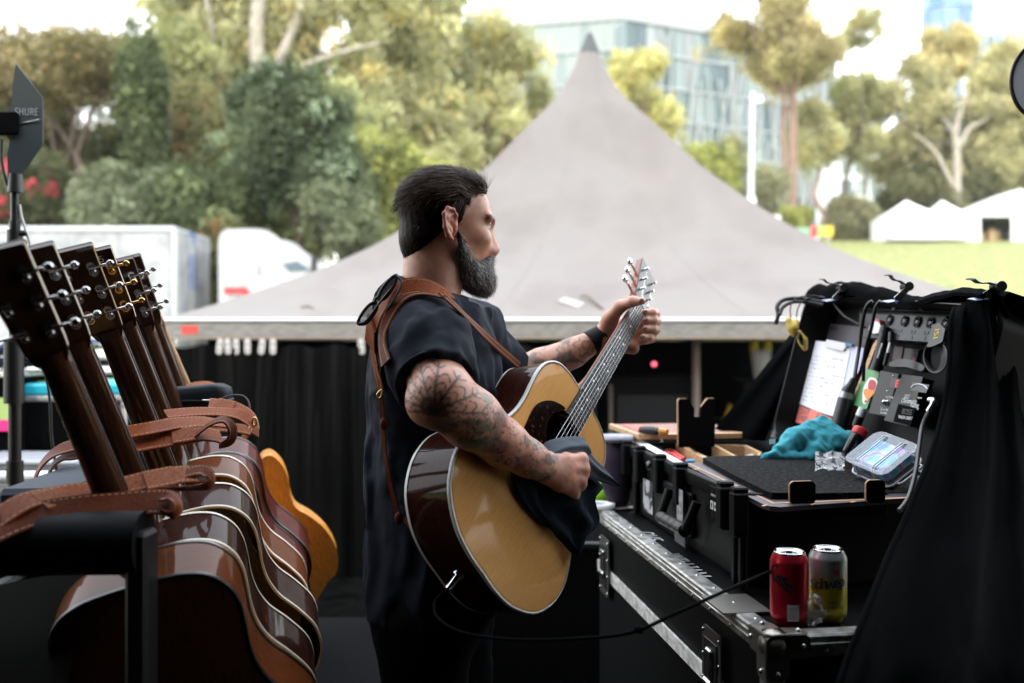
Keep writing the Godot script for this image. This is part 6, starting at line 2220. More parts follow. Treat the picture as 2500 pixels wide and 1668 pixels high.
	var sa := PY(1563, 1049, 1.188) - sd.position
	var sb := PY(1612, 1053, 1.188) - sd.position
	var sm := MB.new()
	var spath := PackedVector3Array()
	var srad := []
	for i in 21:
		spath.append(sa.lerp(sb, i / 20.0))
		srad.append(0.0125 * (0.75 + 0.25 * sin(PI * i / 20.0)) + 0.0012 * sin(i * 1.9))
	sm.tube(spath, srad, 10)
	part(sd, "handle", sm, M.black)
	var s2 := MB.new()
	s2.tube(PackedVector3Array([sb, sb + (sb - sa) * 0.35]), [0.011, 0.008], 8)
	part(sd, "amber_end", s2, mat("amber_plastic", lin(0.55, 0.22, 0.03), 0.2))
	# pliers and odds and ends in the compartments
	var pl := thing("pliers", "red handled pliers lying in the tool tray", "pliers", Transform3D(Basis.IDENTITY, PY(1655, 1118, h - 0.03)))
	for q in [[[1622, 1108], [1640, 1106], [1655, 1116], [1672, 1127]], [[1622, 1112], [1640, 1114], [1652, 1122], [1664, 1131]]]:
		var pth := []
		for k in q:
			pth.append(PY(k[0], k[1] - 4, h - 0.02) - pl.position)
		var pm := MB.new()
		pm.tube(smooth(pth, 5), 0.0075, 8)
		part(pl, "handle", pm, mat("red_grip", lin(0.62, 0.06, 0.06), 0.4))
	var pj := MB.new()
	pj.tube(PackedVector3Array([PY(1622, 1106, h - 0.02) - pl.position, PY(1606, 1090, h - 0.01) - pl.position]), [0.009, 0.004], 8)
	part(pl, "jaw", pj, M.nickel)
	var red := thing("red_knob_tool", "small red handled tool upright in the tool tray", "tool", Transform3D(Basis.IDENTITY, PY(1615, 1100, h - 0.05)))
	var rk := MB.new()
	rk.ball(Vector3(0, 0.055, 0), Vector3(0.013, 0.018, 0.013), 12)
	part(red, "knob", rk, mat("dull_red", lin(0.32, 0.06, 0.055), 0.4))
	var rs := MB.new()
	rs.bar(Vector3.ZERO, Vector3(0, 0.05, 0), 0.004)
	part(red, "shank", rs, M.nickel)
	var wt := mat("white_plastic", lin(0.65, 0.66, 0.64), 0.4)
	var k := 0
	for q in [[1790.0, 1103.0, 0.011], [1800.0, 1098.0, 0.009], [1812.0, 1105.0, 0.010], [1826.0, 1108.0, 0.008], [1835.0, 1116.0, 0.010]]:
		var cp := thing("bottle_top", ["white cap in the right tray pocket", "small white cap touching the pale cap pile", "round white cap beside the tray wall", "tiny white cap next to the ply edge", "white cap lying on the loose paper"][k], "cap", Transform3D(Basis(Vector3.RIGHT, 0.4 * k), PY(q[0], q[1], h - 0.035)), "white caps in the tool tray")
		var cm := MB.new()
		cm.lathe([Vector2(0.0005, 0.012), Vector2(q[2] * 0.9, 0.012), Vector2(q[2], 0.009), Vector2(q[2], -0.008), Vector2(0.0005, -0.009)], 14)
		part(cp, "cap", cm, wt)
		k += 1
	var lp := thing("loose_paper", "crumpled white paper in the tool tray", "paper", on_top(1825, 1120, h - 0.02))
	top_plate(lp, "sheet", [[1800, 1116], [1838, 1108], [1850, 1122], [1812, 1126]], h - 0.012, 0.001, mat("paper", lin(0.55, 0.48, 0.45), 0.7), 0.0)
	var bs := thing("bottle_top", "bright blue cap beside the red pliers", "cap", Transform3D(Basis.IDENTITY, PY(1685, 1131, h - 0.012)))
	var bm2 := MB.new()
	bm2.lathe([Vector2(0.0005, 0.01), Vector2(0.012, 0.009), Vector2(0.013, 0.0), Vector2(0.0005, 0.0)], 12)
	part(bs, "cap", bm2, mat("blue_plastic", lin(0.02, 0.28, 0.5), 0.4))
	make_teal_cloth()
	make_clear_box()
	# two cans on the flight case
	can("red_can", "red drink can with a bar code beside the case", PY(1927, 1521, CASE_TOP), lin(0.50, 0.012, 0.028), lin(0.50, 0.012, 0.028), 0)
	can("yellow_can", "silver and yellow drink can behind the red can", PY(2021, 1512, CASE_TOP), lin(0.45, 0.46, 0.46), lin(0.52, 0.42, 0.03), 1)
	var cl := thing("cling_film", "crumpled clear film between the two cans", "wrapper", Transform3D(Basis.IDENTITY, PY(1978, 1524, CASE_TOP)))
	var cb := MB.new()
	var crows := []
	var nz := FastNoiseLite.new()
	nz.seed = 12
	nz.frequency = 0.9
	for i in 11:
		var row := PackedVector3Array()
		for j in 16:
			var a := TAU * j / 16
			var b := PI * i / 10.0 - PI / 2
			var r := 0.022 * (1.0 + 0.8 * nz.get_noise_3d(cos(a) * cos(b) * 3.0, sin(b) * 3.0, sin(a) * cos(b) * 3.0))
			row.append(Vector3(cos(a) * maxf(cos(b), 0.01) * r, 0.026 + sin(b) * r * 1.15, sin(a) * maxf(cos(b), 0.01) * r))
		crows.append(row)
	cb.grid(crows, true)
	var film := mat("clear_film", Color(0.9, 0.93, 0.95, 0.12), 0.08)
	film.transparency = BaseMaterial3D.TRANSPARENCY_ALPHA
	part(cl, "film", cb, film)
	# purple pouch and lime roll beyond the case, on the flight case
	var pu := thing("purple_pouch", "soft purple pouch standing at the far end of the flight case", "pouch", Transform3D(Basis.IDENTITY, PY(1506, 1238, CASE_TOP)))
	var pb := Blob.new(Vector3(-0.08, -0.01, -0.08), Vector3(0.08, 0.22, 0.08), 0.006, 0.02)
	pb.chain([Vector3(0.005, 0.03, 0), Vector3(0.0, 0.09, 0), Vector3(-0.005, 0.15, 0.0), Vector3(-0.005, 0.18, 0)], [0.034, 0.036, 0.032, 0.03])
	pb.finish()
	var pmb := MB.new()
	pb.build(pmb)
	part(pu, "body", pmb, grained(mat("purple_cloth", lin(0.028, 0.010, 0.036), 0.8), T.cloth, Vector3.ONE * 8))
	var tb := MB.new()
	tb.lathe([Vector2(0.001, 0.215), Vector2(0.05, 0.215), Vector2(0.052, 0.2), Vector2(0.04, 0.195)], 18)
	part(pu, "cap", tb, mat("pale_cap", lin(0.25, 0.25, 0.32), 0.4))
	var lr := thing("lime_tape", "roll of lime green tape lying on the flight case", "tape roll", Transform3D(Basis.IDENTITY, PY(1478, 1222, CASE_TOP)))
	var lm := MB.new()
	lm.lathe([Vector2(0.026, 0.0), Vector2(0.055, 0.0), Vector2(0.055, 0.048), Vector2(0.026, 0.048), Vector2(0.026, 0.0)], 24)
	part(lr, "roll", lm, mat("lime_tape", lin(0.25, 0.60, 0.02), 0.5))
	var wr := thing("white_tape", "roll of white tape under the lime roll", "tape roll", Transform3D(Basis.IDENTITY, PY(1462, 1244, CASE_TOP)))
	var wm := MB.new()
	wm.lathe([Vector2(0.03, 0.0), Vector2(0.048, 0.0), Vector2(0.048, 0.018), Vector2(0.03, 0.018), Vector2(0.03, 0.0)], 24)
	part(wr, "roll", wm, M.print)


func can(called: String, label: String, at: Vector3, upper: Color, lower: Color, kind: int) -> void:
	var t := thing(called, label, "can", Transform3D(Basis(Vector3.UP, atan2(-at.x, -at.z)), at))
	var m := MB.new()
	m.lathe([Vector2(0.0255, 0.0), Vector2(0.0265, 0.004), Vector2(0.0325, 0.012), Vector2(0.033, 0.02), Vector2(0.033, 0.062)], 40)
	var m2 := MB.new()
	m2.lathe([Vector2(0.033, 0.062), Vector2(0.033, 0.108), Vector2(0.0322, 0.113), Vector2(0.0275, 0.123)], 40)
	var lo := mat("can_lower", lower, 0.3, 0.55)
	var up := mat("can_upper", upper, 0.3, 0.55)
	part(t, "body", m, lo)
	part(t, "shoulder", m2, up)
	var rim := MB.new()
	rim.lathe([Vector2(0.0275, 0.123), Vector2(0.0275, 0.1255), Vector2(0.0268, 0.127), Vector2(0.0255, 0.1262), Vector2(0.0248, 0.1225), Vector2(0.001, 0.1225)], 40)
	part(t, "lid", rim, M.chrome)
	pbox(t, "pull_tab", Vector3(0.013, 0.0012, 0.022), Vector3(0, 0.1245, 0.004), M.chrome, 0.0005)
	var hole := MB.new()
	hole.lathe([Vector2(0.0005, 0.1231), Vector2(0.008, 0.1231), Vector2(0.008, 0.122)], 14, Transform3D(Basis.IDENTITY, Vector3(0, 0, -0.012)))
	part(t, "opening", hole, M.black)
	# printed marks curve with the wall
	var wrap := func(u0: float, u1: float, y0: float, y1: float, called2: String, mt: Material) -> void:
		var w := MB.new()
		var r0 := PackedVector3Array()
		var r1 := PackedVector3Array()
		for i in 7:
			var a := lerpf(u0, u1, i / 6.0)
			r0.append(Vector3(sin(a) * 0.0333, y0, cos(a) * 0.0333))
			r1.append(Vector3(sin(a) * 0.0333, y1, cos(a) * 0.0333))
		w.grid([r0, r1])
		part(t, called2, w, mt)
	if kind == 0:
		wrap.call(-0.1, 0.5, 0.012, 0.04, "bar_code_label", M.print)
		for i in 9:
			wrap.call(-0.08 + 0.064 * i, -0.06 + 0.064 * i, 0.014, 0.036, "bar", M.ink)
		for q in [["C", -0.75, 0.09, 0.03], ["o", -0.5, 0.082, 0.024], ["k", -0.25, 0.078, 0.026], ["e", -0.02, 0.07, 0.022]]:
			letters(t, "script_letter", q[0], q[3], Transform3D(Basis(Vector3.UP, q[1]) * Basis(Vector3.BACK, 0.5), Vector3(sin(q[1]), 0, cos(q[1])) * 0.0332 + Vector3(0, q[2], 0)), M.ink, "Droid Serif", 0.0005)
	else:
		wrap.call(-1.2, 1.2, 0.05, 0.085, "yellow_band", mat("yellow_band", lin(0.6, 0.44, 0.02), 0.35, 0.3))
		var i := 0
		for ch in ["S", "c", "h", "w", "e", "p"]:
			var a := -0.85 + 0.33 * i
			letters(t, "brand_letter", ch, 0.017, Transform3D(Basis(Vector3.UP, a), Vector3(sin(a), 0, cos(a)) * 0.0336 + Vector3(0, 0.066 + i * 0.0016, 0)), M.ink, "Droid Serif", 0.0004)
			i += 1
		for q in [["LIME", 0.038], ["& LEMON", 0.03]]:
			letters(t, "flavour_text", q[0], 0.006, Transform3D(Basis(Vector3.UP, 0.25), Vector3(sin(0.25), 0, cos(0.25)) * 0.0337 + Vector3(0, q[1], 0)), M.ink, "Droid Sans", 0.0003)
		letters(t, "year_text", "1783", 0.006, Transform3D(Basis(Vector3.UP, 0.3), Vector3(sin(0.3), 0, cos(0.3)) * 0.0335 + Vector3(0, 0.106, 0)), M.ink, "Droid Sans", 0.0003)
		var em := MB.new()
		em.lathe([Vector2(0.0003, 0.0006), Vector2(0.0055, 0.0006), Vector2(0.0055, 0.0)], 16, Transform3D(Basis(Vector3.UP, 0.45) * Basis(Vector3.RIGHT, PI / 2), Vector3(sin(0.45), 0, cos(0.45)) * 0.0334 + Vector3(0, 0.091, 0)))
		part(t, "red_emblem", em, mat("red_emblem", lin(0.4, 0.03, 0.03), 0.4))


func make_teal_cloth() -> void:
	var o := PY(1965, 1115, RIM + 0.01)
	var t := thing("microfibre_cloth", "crumpled teal microfibre cloth lying on the case hinge", "cloth", Transform3D(Basis.IDENTITY, o))
	var q := func(x: float, y: float, d: float) -> Vector3:
		return P(x, y, d) - o
	var b := Blob.new(Vector3(-0.16, -0.03, -0.14), Vector3(0.16, 0.15, 0.14), 0.0042, 0.006)
	var d := -o.z
	b.chain([q.call(2010, 1032, d + 0.04), q.call(1985, 1050, d + 0.03), q.call(1945, 1072, d), q.call(1905, 1100, d - 0.03)], [0.014, 0.024, 0.026, 0.014])
	b.chain([q.call(2010, 1032, d + 0.04), q.call(2030, 1060, d + 0.02), q.call(2050, 1078, d), q.call(2078, 1072, d - 0.01)], [0.014, 0.022, 0.02, 0.01])
	b.chain([q.call(2012, 1040, d + 0.03), q.call(2005, 1075, d + 0.0), q.call(1995, 1100, d - 0.02), q.call(1975, 1116, d - 0.03)], [0.016, 0.02, 0.02, 0.013])
	b.chain([q.call(1905, 1100, d - 0.03), q.call(1880, 1112, d - 0.035), q.call(1862, 1117, d - 0.035)], [0.012, 0.009, 0.005])
	b.chain([q.call(1950, 1075, d + 0.02), q.call(1925, 1070, d + 0.02), q.call(1915, 1090, d)], [0.02, 0.016, 0.012])
	b.chain([q.call(1975, 1116, d - 0.03), q.call(1930, 1118, d - 0.04), q.call(1890, 1117, d - 0.04)], [0.011, 0.009, 0.006])
	b.chain([q.call(2040, 1070, d), q.call(2030, 1098, d - 0.01), q.call(2000, 1108, d - 0.02)], [0.018, 0.018, 0.014])
	b.chain([q.call(2062, 1075, d - 0.005), q.call(2080, 1062, d), q.call(2082, 1082, d)], [0.009, 0.007, 0.006])
	b.finish()
	var n := FastNoiseLite.new()
	n.seed = 3
	n.frequency = 22.0
	n.fractal_octaves = 2
	b.shape(func(p: Vector3, s: float) -> float: return s + 0.010 * absf(n.get_noise_3d(p.x + p.y * 0.7, p.y * 0.6 - p.x * 0.4, p.z)) - 0.002, 0.02)
	var m := MB.new()
	b.build(m)
	var mt := bumped(grained(mat("teal_microfibre", lin(0.045, 0.40, 0.48), 0.95), T.cloth, Vector3.ONE * 14), T.cloth, 0.1)
	mt.rim_enabled = true
	mt.rim = 0.5
	part(t, "cloth", m, mt)
	pbox(t, "care_tag", Vector3(0.016, 0.012, 0.001), Transform3D(Basis(Vector3.UP, 0.3), q.call(1886, 1078, d)), M.print, 0.0)


func make_clear_box() -> void:
	var bl := P(2083, 1126, 2.0)
	var br := P(2176, 1166, 1.90)
	var tl := P(2127, 1049, 2.06)
	var ex := (br - bl)
	var w := ex.length()
	ex /= w
	var ey := tl - bl
	ey = (ey - ex * ey.dot(ex))
	var hgt := ey.length()
	ey /= hgt
	var ez := ex.cross(ey)
	var t := thing("clear_micro_case", "small clear plastic case with a rainbow foil lining", "case", Transform3D(Basis(ex, ey, ez), (br + tl) / 2 - ez * 0.03))
	var rb := noise_tex(256, 0.009, 133, [[0.0, Color(0.10, 0.25, 0.55)], [0.2, Color(0.30, 0.45, 0.85)], [0.32, Color(0.25, 0.68, 0.72)], [0.45, Color(0.62, 0.72, 0.75)], [0.55, Color(0.42, 0.36, 0.75)], [0.65, Color(0.80, 0.55, 0.60)], [0.75, Color(0.45, 0.75, 0.80)], [1.0, Color(0.2, 0.4, 0.75)]], 3)
	var foil := grained(mat("rainbow_foil", lin(0.85, 0.85, 0.85), 0.3, 0.35), rb, Vector3.ONE * 4.2)
	pbox(t, "foil_lining", Vector3(w * 0.86, hgt * 0.84, 0.03), Vector3(-w * 0.02, 0, 0.008), foil, 0.006)
	pbox(t, "rubber_liner", Vector3(w * 0.93, hgt * 0.92, 0.022), Vector3(0, 0, -0.018), M.black, 0.006)
	var glass := mat("clear_polycarbonate", Color(0.92, 0.95, 1.0, 0.10), 0.05)
	glass.transparency = BaseMaterial3D.TRANSPARENCY_ALPHA
	var s := MB.new()
	s.prism(rounded(w, hgt, 0.014, 5), -0.032, 0.030, Transform3D.IDENTITY, 0.007)
	part(t, "clear_shell", s, glass)
	for x in [-0.26, 0.22]:
		for k in [-0.0035, 0.0035]:
			var r := MB.new()
			var path := PackedVector3Array([Vector3(x * w + k, -hgt / 2 - 0.003, -0.02), Vector3(x * w + k, -hgt / 2 - 0.003, 0.024), Vector3(x * w + k, -hgt / 2 + 0.006, 0.033), Vector3(x * w + k, hgt / 2 - 0.006, 0.033), Vector3(x * w + k, hgt / 2 + 0.003, 0.024)])
			r.tube(path, 0.0016, 6)
			part(t, "rib", r, mat("rib_clear", lin(0.6, 0.62, 0.68), 0.15))
	var lip := MB.new()
	var lr := PackedVector3Array()
	for p in rounded(w + 0.006, hgt + 0.006, 0.016, 5):
		lr.append(Vector3(p.x, p.y, -0.006))
	lr.append(lr[0])
	lip.tube(lr, 0.0026, 6, false)
	part(t, "rim", lip, mat("lip_clear", lin(0.45, 0.46, 0.5), 0.12))
	for x in [-0.1, 0.3]:
		pbox(t, "hinge_tab", Vector3(0.02, 0.010, 0.014), Vector3(x * w, hgt / 2 + 0.006, -0.004), glass, 0.002)
	var hd := MB.new()
	hd.tube(smooth([Vector3(w / 2 + 0.004, -hgt * 0.3, -0.006), Vector3(w / 2 + 0.014, -hgt * 0.25, -0.006), Vector3(w / 2 + 0.014, hgt * 0.3, -0.006), Vector3(w / 2 + 0.004, hgt * 0.36, -0.006)]), 0.0028, 6)
	part(t, "latch_bar", hd, mat("latch_clear", lin(0.5, 0.5, 0.52), 0.12))
	# red capped bottle beside it
	var bo := thing("red_capped_bottle", "dark bottle with a red cap behind the clear case", "bottle", Transform3D(Basis(Vector3.BACK, -0.55) * Basis(Vector3.RIGHT, -0.2), P(2072, 1108, 2.13)))
	var bm := MB.new()
	bm.lathe([Vector2(0.001, 0), Vector2(0.016, 0), Vector2(0.017, 0.045), Vector2(0.014, 0.05), Vector2(0.001, 0.05)], 16)
	part(bo, "bottle", bm, M.black_gloss)
	var bc := MB.new()
	bc.lathe([Vector2(0.015, 0.048), Vector2(0.0175, 0.049), Vector2(0.0175, 0.064), Vector2(0.016, 0.066), Vector2(0.001, 0.066)], 18)
	part(bo, "cap", bc, mat("red_cap", lin(0.55, 0.025, 0.03), 0.35))
	# clear plastic bag
	var bg := thing("plastic_bag", "clear crumpled plastic bag under the teal cloth", "bag", Transform3D(Basis.IDENTITY, PY(2025, 1140, RIM + 0.012)))
	var gm := MB.new()
	var rows := []
	var nz := FastNoiseLite.new()
	nz.seed = 41
	nz.frequency = 30.0
	for j in 9:
		var row := PackedVector3Array()
		for i in 13:
			var px := lerpf(1990.0, 2062.0, i / 12.0)
			var py := lerpf(1105.0, 1148.0, j / 8.0)
			var p := P(px, py, 2.12 - 0.08 * j / 8.0) - bg.position
			row.append(p + Vector3(0, 1, 0.6) * 0.012 * nz.get_noise_2d(p.x, p.z))
		rows.append(row)
	gm.grid(rows)
	var gl := mat("clear_bag", Color(0.9, 0.92, 0.95, 0.08), 0.06)
	gl.transparency = BaseMaterial3D.TRANSPARENCY_ALPHA
	part(bg, "film", gm, gl)


func make_lid_gear() -> void:
	var W := M.print as Material
	# organiser panels of dark laminate with pale ply edges
	var op := lid_thing("lid_organiser", "dark laminate organiser panel with oval slots in the lid", "organiser", 1980, 920, -0.03)
	plate(op, "back_panel", [[1885, 1068], [1992, 798], [2005, 790], [2105, 800], [2125, 830], [2060, 1105]], -0.038, 0.006, M.plyface)
	for px in [2020.0, 2031.0, 2042.0]:
		plate(op, "round_hole", [[px - 5, 802], [px, 796], [px + 5, 802], [px, 809]], -0.0325, 0.001, M.black, 0.0, true)
	plate(op, "side_panel", [[1906, 1012], [1911, 990], [1953, 880], [1966, 845], [1972, 822], [1982, 814], [2000, 822], [2000, 850], [1960, 985], [1940, 1000]], -0.02, 0.008, M.plyface, 0.0012)
	plate(op, "ply_edge", [[1902, 1010], [1950, 880], [1955, 882], [1907, 1013]], -0.016, 0.007, M.ply, 0.0008)
	for q in [[[1969, 870], [1972, 850], [1982, 825], [1986, 826], [1984, 840], [1975, 870]], [[1942, 936], [1945, 925], [1957, 897], [1961, 898], [1958, 912], [1948, 937]], [[1921, 1000], [1925, 985], [1931, 968], [1935, 969], [1933, 980], [1926, 1000]]]:
		plate(op, "slot_edge", q, -0.0115, 0.002, M.ply, 0.0004)
	plate(op, "divider_edge", [[2068, 1045], [2075, 1035], [2148, 840], [2152, 832], [2146, 832], [2138, 845], [2063, 1040]], 0.0, 0.008, M.ply, 0.0008)
	plate(op, "far_edge", [[2278, 1110], [2282, 1098], [2296, 1062], [2298, 1066], [2284, 1104]], 0.0, 0.006, M.ply, 0.0008)
	# clipboard with set lists
	var cb := lid_thing("clipboard", "clipboard of white handwritten set lists in the lid", "clipboard", 2010, 930, -0.006)
	plate(cb, "board", [[1978, 829], [2080, 842], [2050, 1030], [1940, 988]], -0.009, 0.003, M.black_matt)
	var paper := mat("paper_white", lin(0.70, 0.70, 0.76), 0.7)
	plate(cb, "loose_sheet", [[2060, 845], [2112, 850], [2098, 905], [2070, 960], [2052, 960]], -0.005, 0.0008, mat("paper_lilac", lin(0.46, 0.47, 0.66), 0.7), 0.0)
	plate(cb, "loose_sheet", [[2058, 844], [2100, 848], [2086, 915], [2064, 965], [2050, 965]], -0.004, 0.0008, mat("paper_lilac_light", lin(0.56, 0.57, 0.70), 0.7), 0.0)
	plate(cb, "top_sheet", [[1983, 831], [2072, 843], [2076, 862], [2043, 1020], [1990, 1002], [1947, 984]], -0.0025, 0.0012, paper, 0.0)
	plate(cb, "metal_clip", [[2020, 836], [2024, 831], [2070, 840], [2070, 846], [2062, 858], [2018, 847]], 0.0, 0.006, mat("clip_steel", lin(0.5, 0.5, 0.5), 0.4, 0.6), 0.001)
	plate(cb, "blue_lever", [[2068, 838], [2085, 841], [2084, 847], [2068, 845]], 0.002, 0.006, mat("blue_lever", lin(0.02, 0.16, 0.32), 0.3), 0.001)
	# handwriting as short ink strokes, line by line
	var ink := mat("pen_ink", lin(0.03, 0.03, 0.05), 0.7)
	var grey := mat("pencil_grey", lin(0.22, 0.22, 0.26), 0.8)
	var r := RandomNumberGenerator.new()
	r.seed = 77
	for ln in 12:
		var t := (ln + 0.6) / 12.5
		var x0 := lerpf(1985.0, 1956.0, t)
		var x1: float = x0 + [46.0, 30.0, 38.0, 24.0, 44.0, 26.0, 40.0, 26.0, 36.0, 44.0, 28.0, 40.0][ln]
		var y0 := lerpf(862.0, 985.0, t)
		for pass_ in 2:
			var sm := MB.new()
			var a: float = x0 if pass_ == 0 else x1 + 3
			var b: float = x1 if pass_ == 0 else x1 + [30.0, 14.0, 22.0, 10.0, 46.0, 16.0, 26.0, 18.0, 0.0, 34.0, 12.0, 24.0][ln]
			var inv := cb.transform.affine_inverse()
			var x := a
			while x < b:
				var yy := y0 + (x - x0) * 0.17
				var p := inv * PP(x, yy + r.randf_range(-2.5, 2.5), lid_o + lid_n * -0.0012, lid_n)
				var q := inv * PP(x + r.randf_range(-1.0, 1.6), yy + r.randf_range(-3.0, 3.0), lid_o + lid_n * -0.0012, lid_n)
				var wd := Vector3(0.0011, 0.0003, 0)
				sm.quad(p - wd, q - wd, q + wd, p + wd)
				x += 1.1 if r.randf() > 0.18 else 3.4
			if sm.v.size() > 0:
				var hw := part(cb, "handwriting", sm, grey if pass_ == 0 else ink)
				hw.set_meta("kind", "stuff")
	# red card
	var rc := lid_thing("red_card", "salmon red card with handwritten names under the clipboard", "card", 1985, 1010, -0.004)
	plate(rc, "card", [[1927, 984], [1950, 990], [2000, 1006], [2042, 1026], [2030, 1062], [1970, 1040], [1908, 1018]], -0.004, 0.0015, mat("salmon_card", lin(0.66, 0.17, 0.13), 0.6), 0.0)
	for q in [["ZIGGY", 1963.0, 1004.0, 0.020], ["ALBERTS", 2012.0, 1020.0, 0.019], ["CHRIS", 1960.0, 1022.0, 0.017]]:
		letters(rc, "handwritten_name", q[0], q[3], rc.transform.affine_inverse() * (on_lid(q[1], q[2], -0.0022) * Transform3D(Basis(Vector3.BACK, 0.02), Vector3.ZERO)), ink, "Droid Sans", 0.0003)
	# power board
	var pb := lid_thing("power_board", "black power board with five knobs and outlets", "power board", 2220, 800, -0.01)
	plate(pb, "housing", [[2117, 767], [2328, 778], [2326, 842], [2116, 826]], -0.012, 0.022, mat("slate_plastic", lin(0.030, 0.032, 0.038), 0.4), 0.003)
	for q in [[2173.0, 782.0], [2210.0, 784.6], [2241.5, 786.5], [2273.7, 788.6], [2310.0, 791.0]]:
		var kf := pb.transform.affine_inverse() * on_lid(q[0], q[1], 0.011)
		var kr := MB.new()
		kr.lathe([Vector2(0.0135, 0.0), Vector2(0.0145, 0.004), Vector2(0.012, 0.004), Vector2(0.0115, 0.001), Vector2(0.0005, 0.001)], 20, kf * Transform3D(Basis(Vector3.RIGHT, PI / 2), Vector3.ZERO))
		var sw := part(pb, "switch_ring", kr, M.black_gloss)
		var kk := MB.new()
		kk.ball(kf.origin + kf.basis.z * 0.002, Vector3(0.010, 0.010, 0.004), 14, kf.basis)
		part(sw, "rocker", kk, M.black_gloss)
	for q in [[2196.0, 812.0], [2229.0, 815.0], [2261.0, 817.0], [2297.0, 822.0]]:
		var of := pb.transform.affine_inverse() * on_lid(q[0], q[1], 0.0105)
		for s in [[-0.007, 0.004, 0.5], [0.007, 0.004, -0.5], [0.0, -0.010, 0.0]]:
			var sl := MB.new()
			sl.box(Vector3(0.0026, 0.009, 0.001), of * Transform3D(Basis(Vector3.BACK, s[2]), Vector3(s[0], s[1], 0)), 0.0)
			part(pb, "socket_slot", sl, M.black)
	# raised bracket on the lid above it
	plate(pb, "mount_frame", [[2180, 756], [2190, 742], [2246, 744], [2256, 760], [2250, 760], [2242, 748], [2194, 746], [2186, 757]], 0.012, 0.004, mat("frame_grey", lin(0.06, 0.06, 0.06), 0.4), 0.0006)
	for yy in [756.0, 764.0]:
		plate(pb, "mount_rail", [[2105, yy - 1.5], [2326, yy + 6.0], [2326, yy + 9.0], [2105, yy + 1.5]], 0.006, 0.006, M.resin, 0.001)
	# red and white fob hanging over it
	var fob := lid_thing("red_white_fob", "red and white plastic fob hanging on the power board", "fob", 2145, 800, 0.014)
	plate(fob, "white_body", [[2133, 812], [2136, 796], [2148, 790], [2158, 798], [2156, 812], [2146, 814]], 0.014, 0.012, W, 0.003, true)
	plate(fob, "red_top", [[2140, 791], [2142, 785], [2150, 783], [2156, 787], [2157, 795], [2148, 790]], 0.013, 0.012, mat("fob_red", lin(0.5, 0.04, 0.04), 0.35), 0.002, true)
	# penlight, screwdriver, black torch
	var pen := lid_thing("penlight", "black penlight standing upright beside the power board", "torch", 2150, 860, 0.02)
	var inv := pen.transform.affine_inverse()
	var tubeat := func(t: Node3D, called: String, a: Array, b: Array, ra: float, rb: float, off: float, m: Material) -> MeshInstance3D:
		var iv := t.transform.affine_inverse()
		var mb := MB.new()
		mb.tube(PackedVector3Array([iv * PP(a[0], a[1], lid_o + lid_n * off, lid_n), iv * PP(b[0], b[1], lid_o + lid_n * off, lid_n)]), [ra, rb], 14)
		return part(t, called, mb, m)
	tubeat.call(pen, "barrel", [2160, 812], [2142, 890], 0.013, 0.0135, 0.02, M.black)
	tubeat.call(pen, "head", [2144, 886], [2138, 906], 0.016, 0.017, 0.02, M.black)
	tubeat.call(pen, "tail_cap", [2163, 800], [2160, 813], 0.015, 0.015, 0.02, M.black)
	letters(pen, "print", "INSPIRE", 0.008, inv * (on_lid(2148, 856, 0.0335) * Transform3D(Basis(Vector3.BACK, PI / 2 - 0.12), Vector3.ZERO)), W)
	var sc := lid_thing("slim_screwdriver", "slim screwdriver with a silver shaft beside the penlight", "screwdriver", 2168, 850, 0.018)
	tubeat.call(sc, "grip", [2176, 812], [2174, 836], 0.007, 0.007, 0.018, M.black)
	tubeat.call(sc, "shaft", [2174, 836], [2168, 862], 0.004, 0.004, 0.018, M.print)
	tubeat.call(sc, "blade", [2168, 862], [2160, 892], 0.006, 0.005, 0.018, M.black)
	var tc := lid_thing("black_torch", "thick black torch with a silver band beside the papers", "torch", 2065, 990, 0.03)
	tubeat.call(tc, "head", [2078, 942], [2070, 958], 0.012, 0.019, 0.03, M.black)
	tubeat.call(tc, "silver_band", [2070, 958], [2065, 974], 0.0195, 0.0195, 0.03, mat("silver_band", lin(0.35, 0.35, 0.38), 0.4, 0.6))
	tubeat.call(tc, "barrel", [2065, 974], [2044, 1062], 0.021, 0.024, 0.03, M.black)
	tubeat.call(tc, "collar", [2085, 925], [2078, 942], 0.008, 0.012, 0.03, M.black)
	# green card holder with a sundae sticker
	var gc := lid_thing("green_card", "green plastic card holder with an ice cream sticker", "card holder", 2125, 950, 0.0)
	plate(gc, "holder", [[2123, 904], [2158, 913], [2126, 1000], [2092, 990]], 0.0, 0.012, mat("green_plastic", lin(0.10, 0.27, 0.11), 0.45), 0.002)
	plate(gc, "sticker_outline", [[2118, 930], [2126, 922], [2140, 926], [2144, 940], [2138, 958], [2120, 975], [2116, 986], [2108, 985], [2106, 975], [2108, 950]], 0.0125, 0.0006, W, 0.0, true)
	plate(gc, "orange_cone", [[2111, 950], [2137, 953], [2130, 966], [2118, 976], [2110, 964]], 0.0133, 0.0005, mat("orange_print", lin(0.7, 0.22, 0.04), 0.5), 0.0, true)
	plate(gc, "red_top", [[2120, 949], [2121, 935], [2126, 927], [2136, 930], [2138, 941], [2133, 952]], 0.0140, 0.0005, mat("red_print2", lin(0.42, 0.04, 0.04), 0.5), 0.0, true)
	plate(gc, "red_base", [[2111, 978], [2116, 976], [2118, 983], [2111, 984]], 0.0133, 0.0005, mat("red_print3", lin(0.42, 0.05, 0.04), 0.5), 0.0)
	# microphone lead connector below it
	var xl := lid_thing("lead_connector", "black and white taped lead connector under the green card", "connector", 2100, 1015, 0.012)
	tubeat.call(xl, "taped_sleeve", [2107, 997], [2100, 1016], 0.011, 0.012, 0.012, W)
	tubeat.call(xl, "barrel", [2100, 1016], [2090, 1042], 0.012, 0.012, 0.012, M.black)
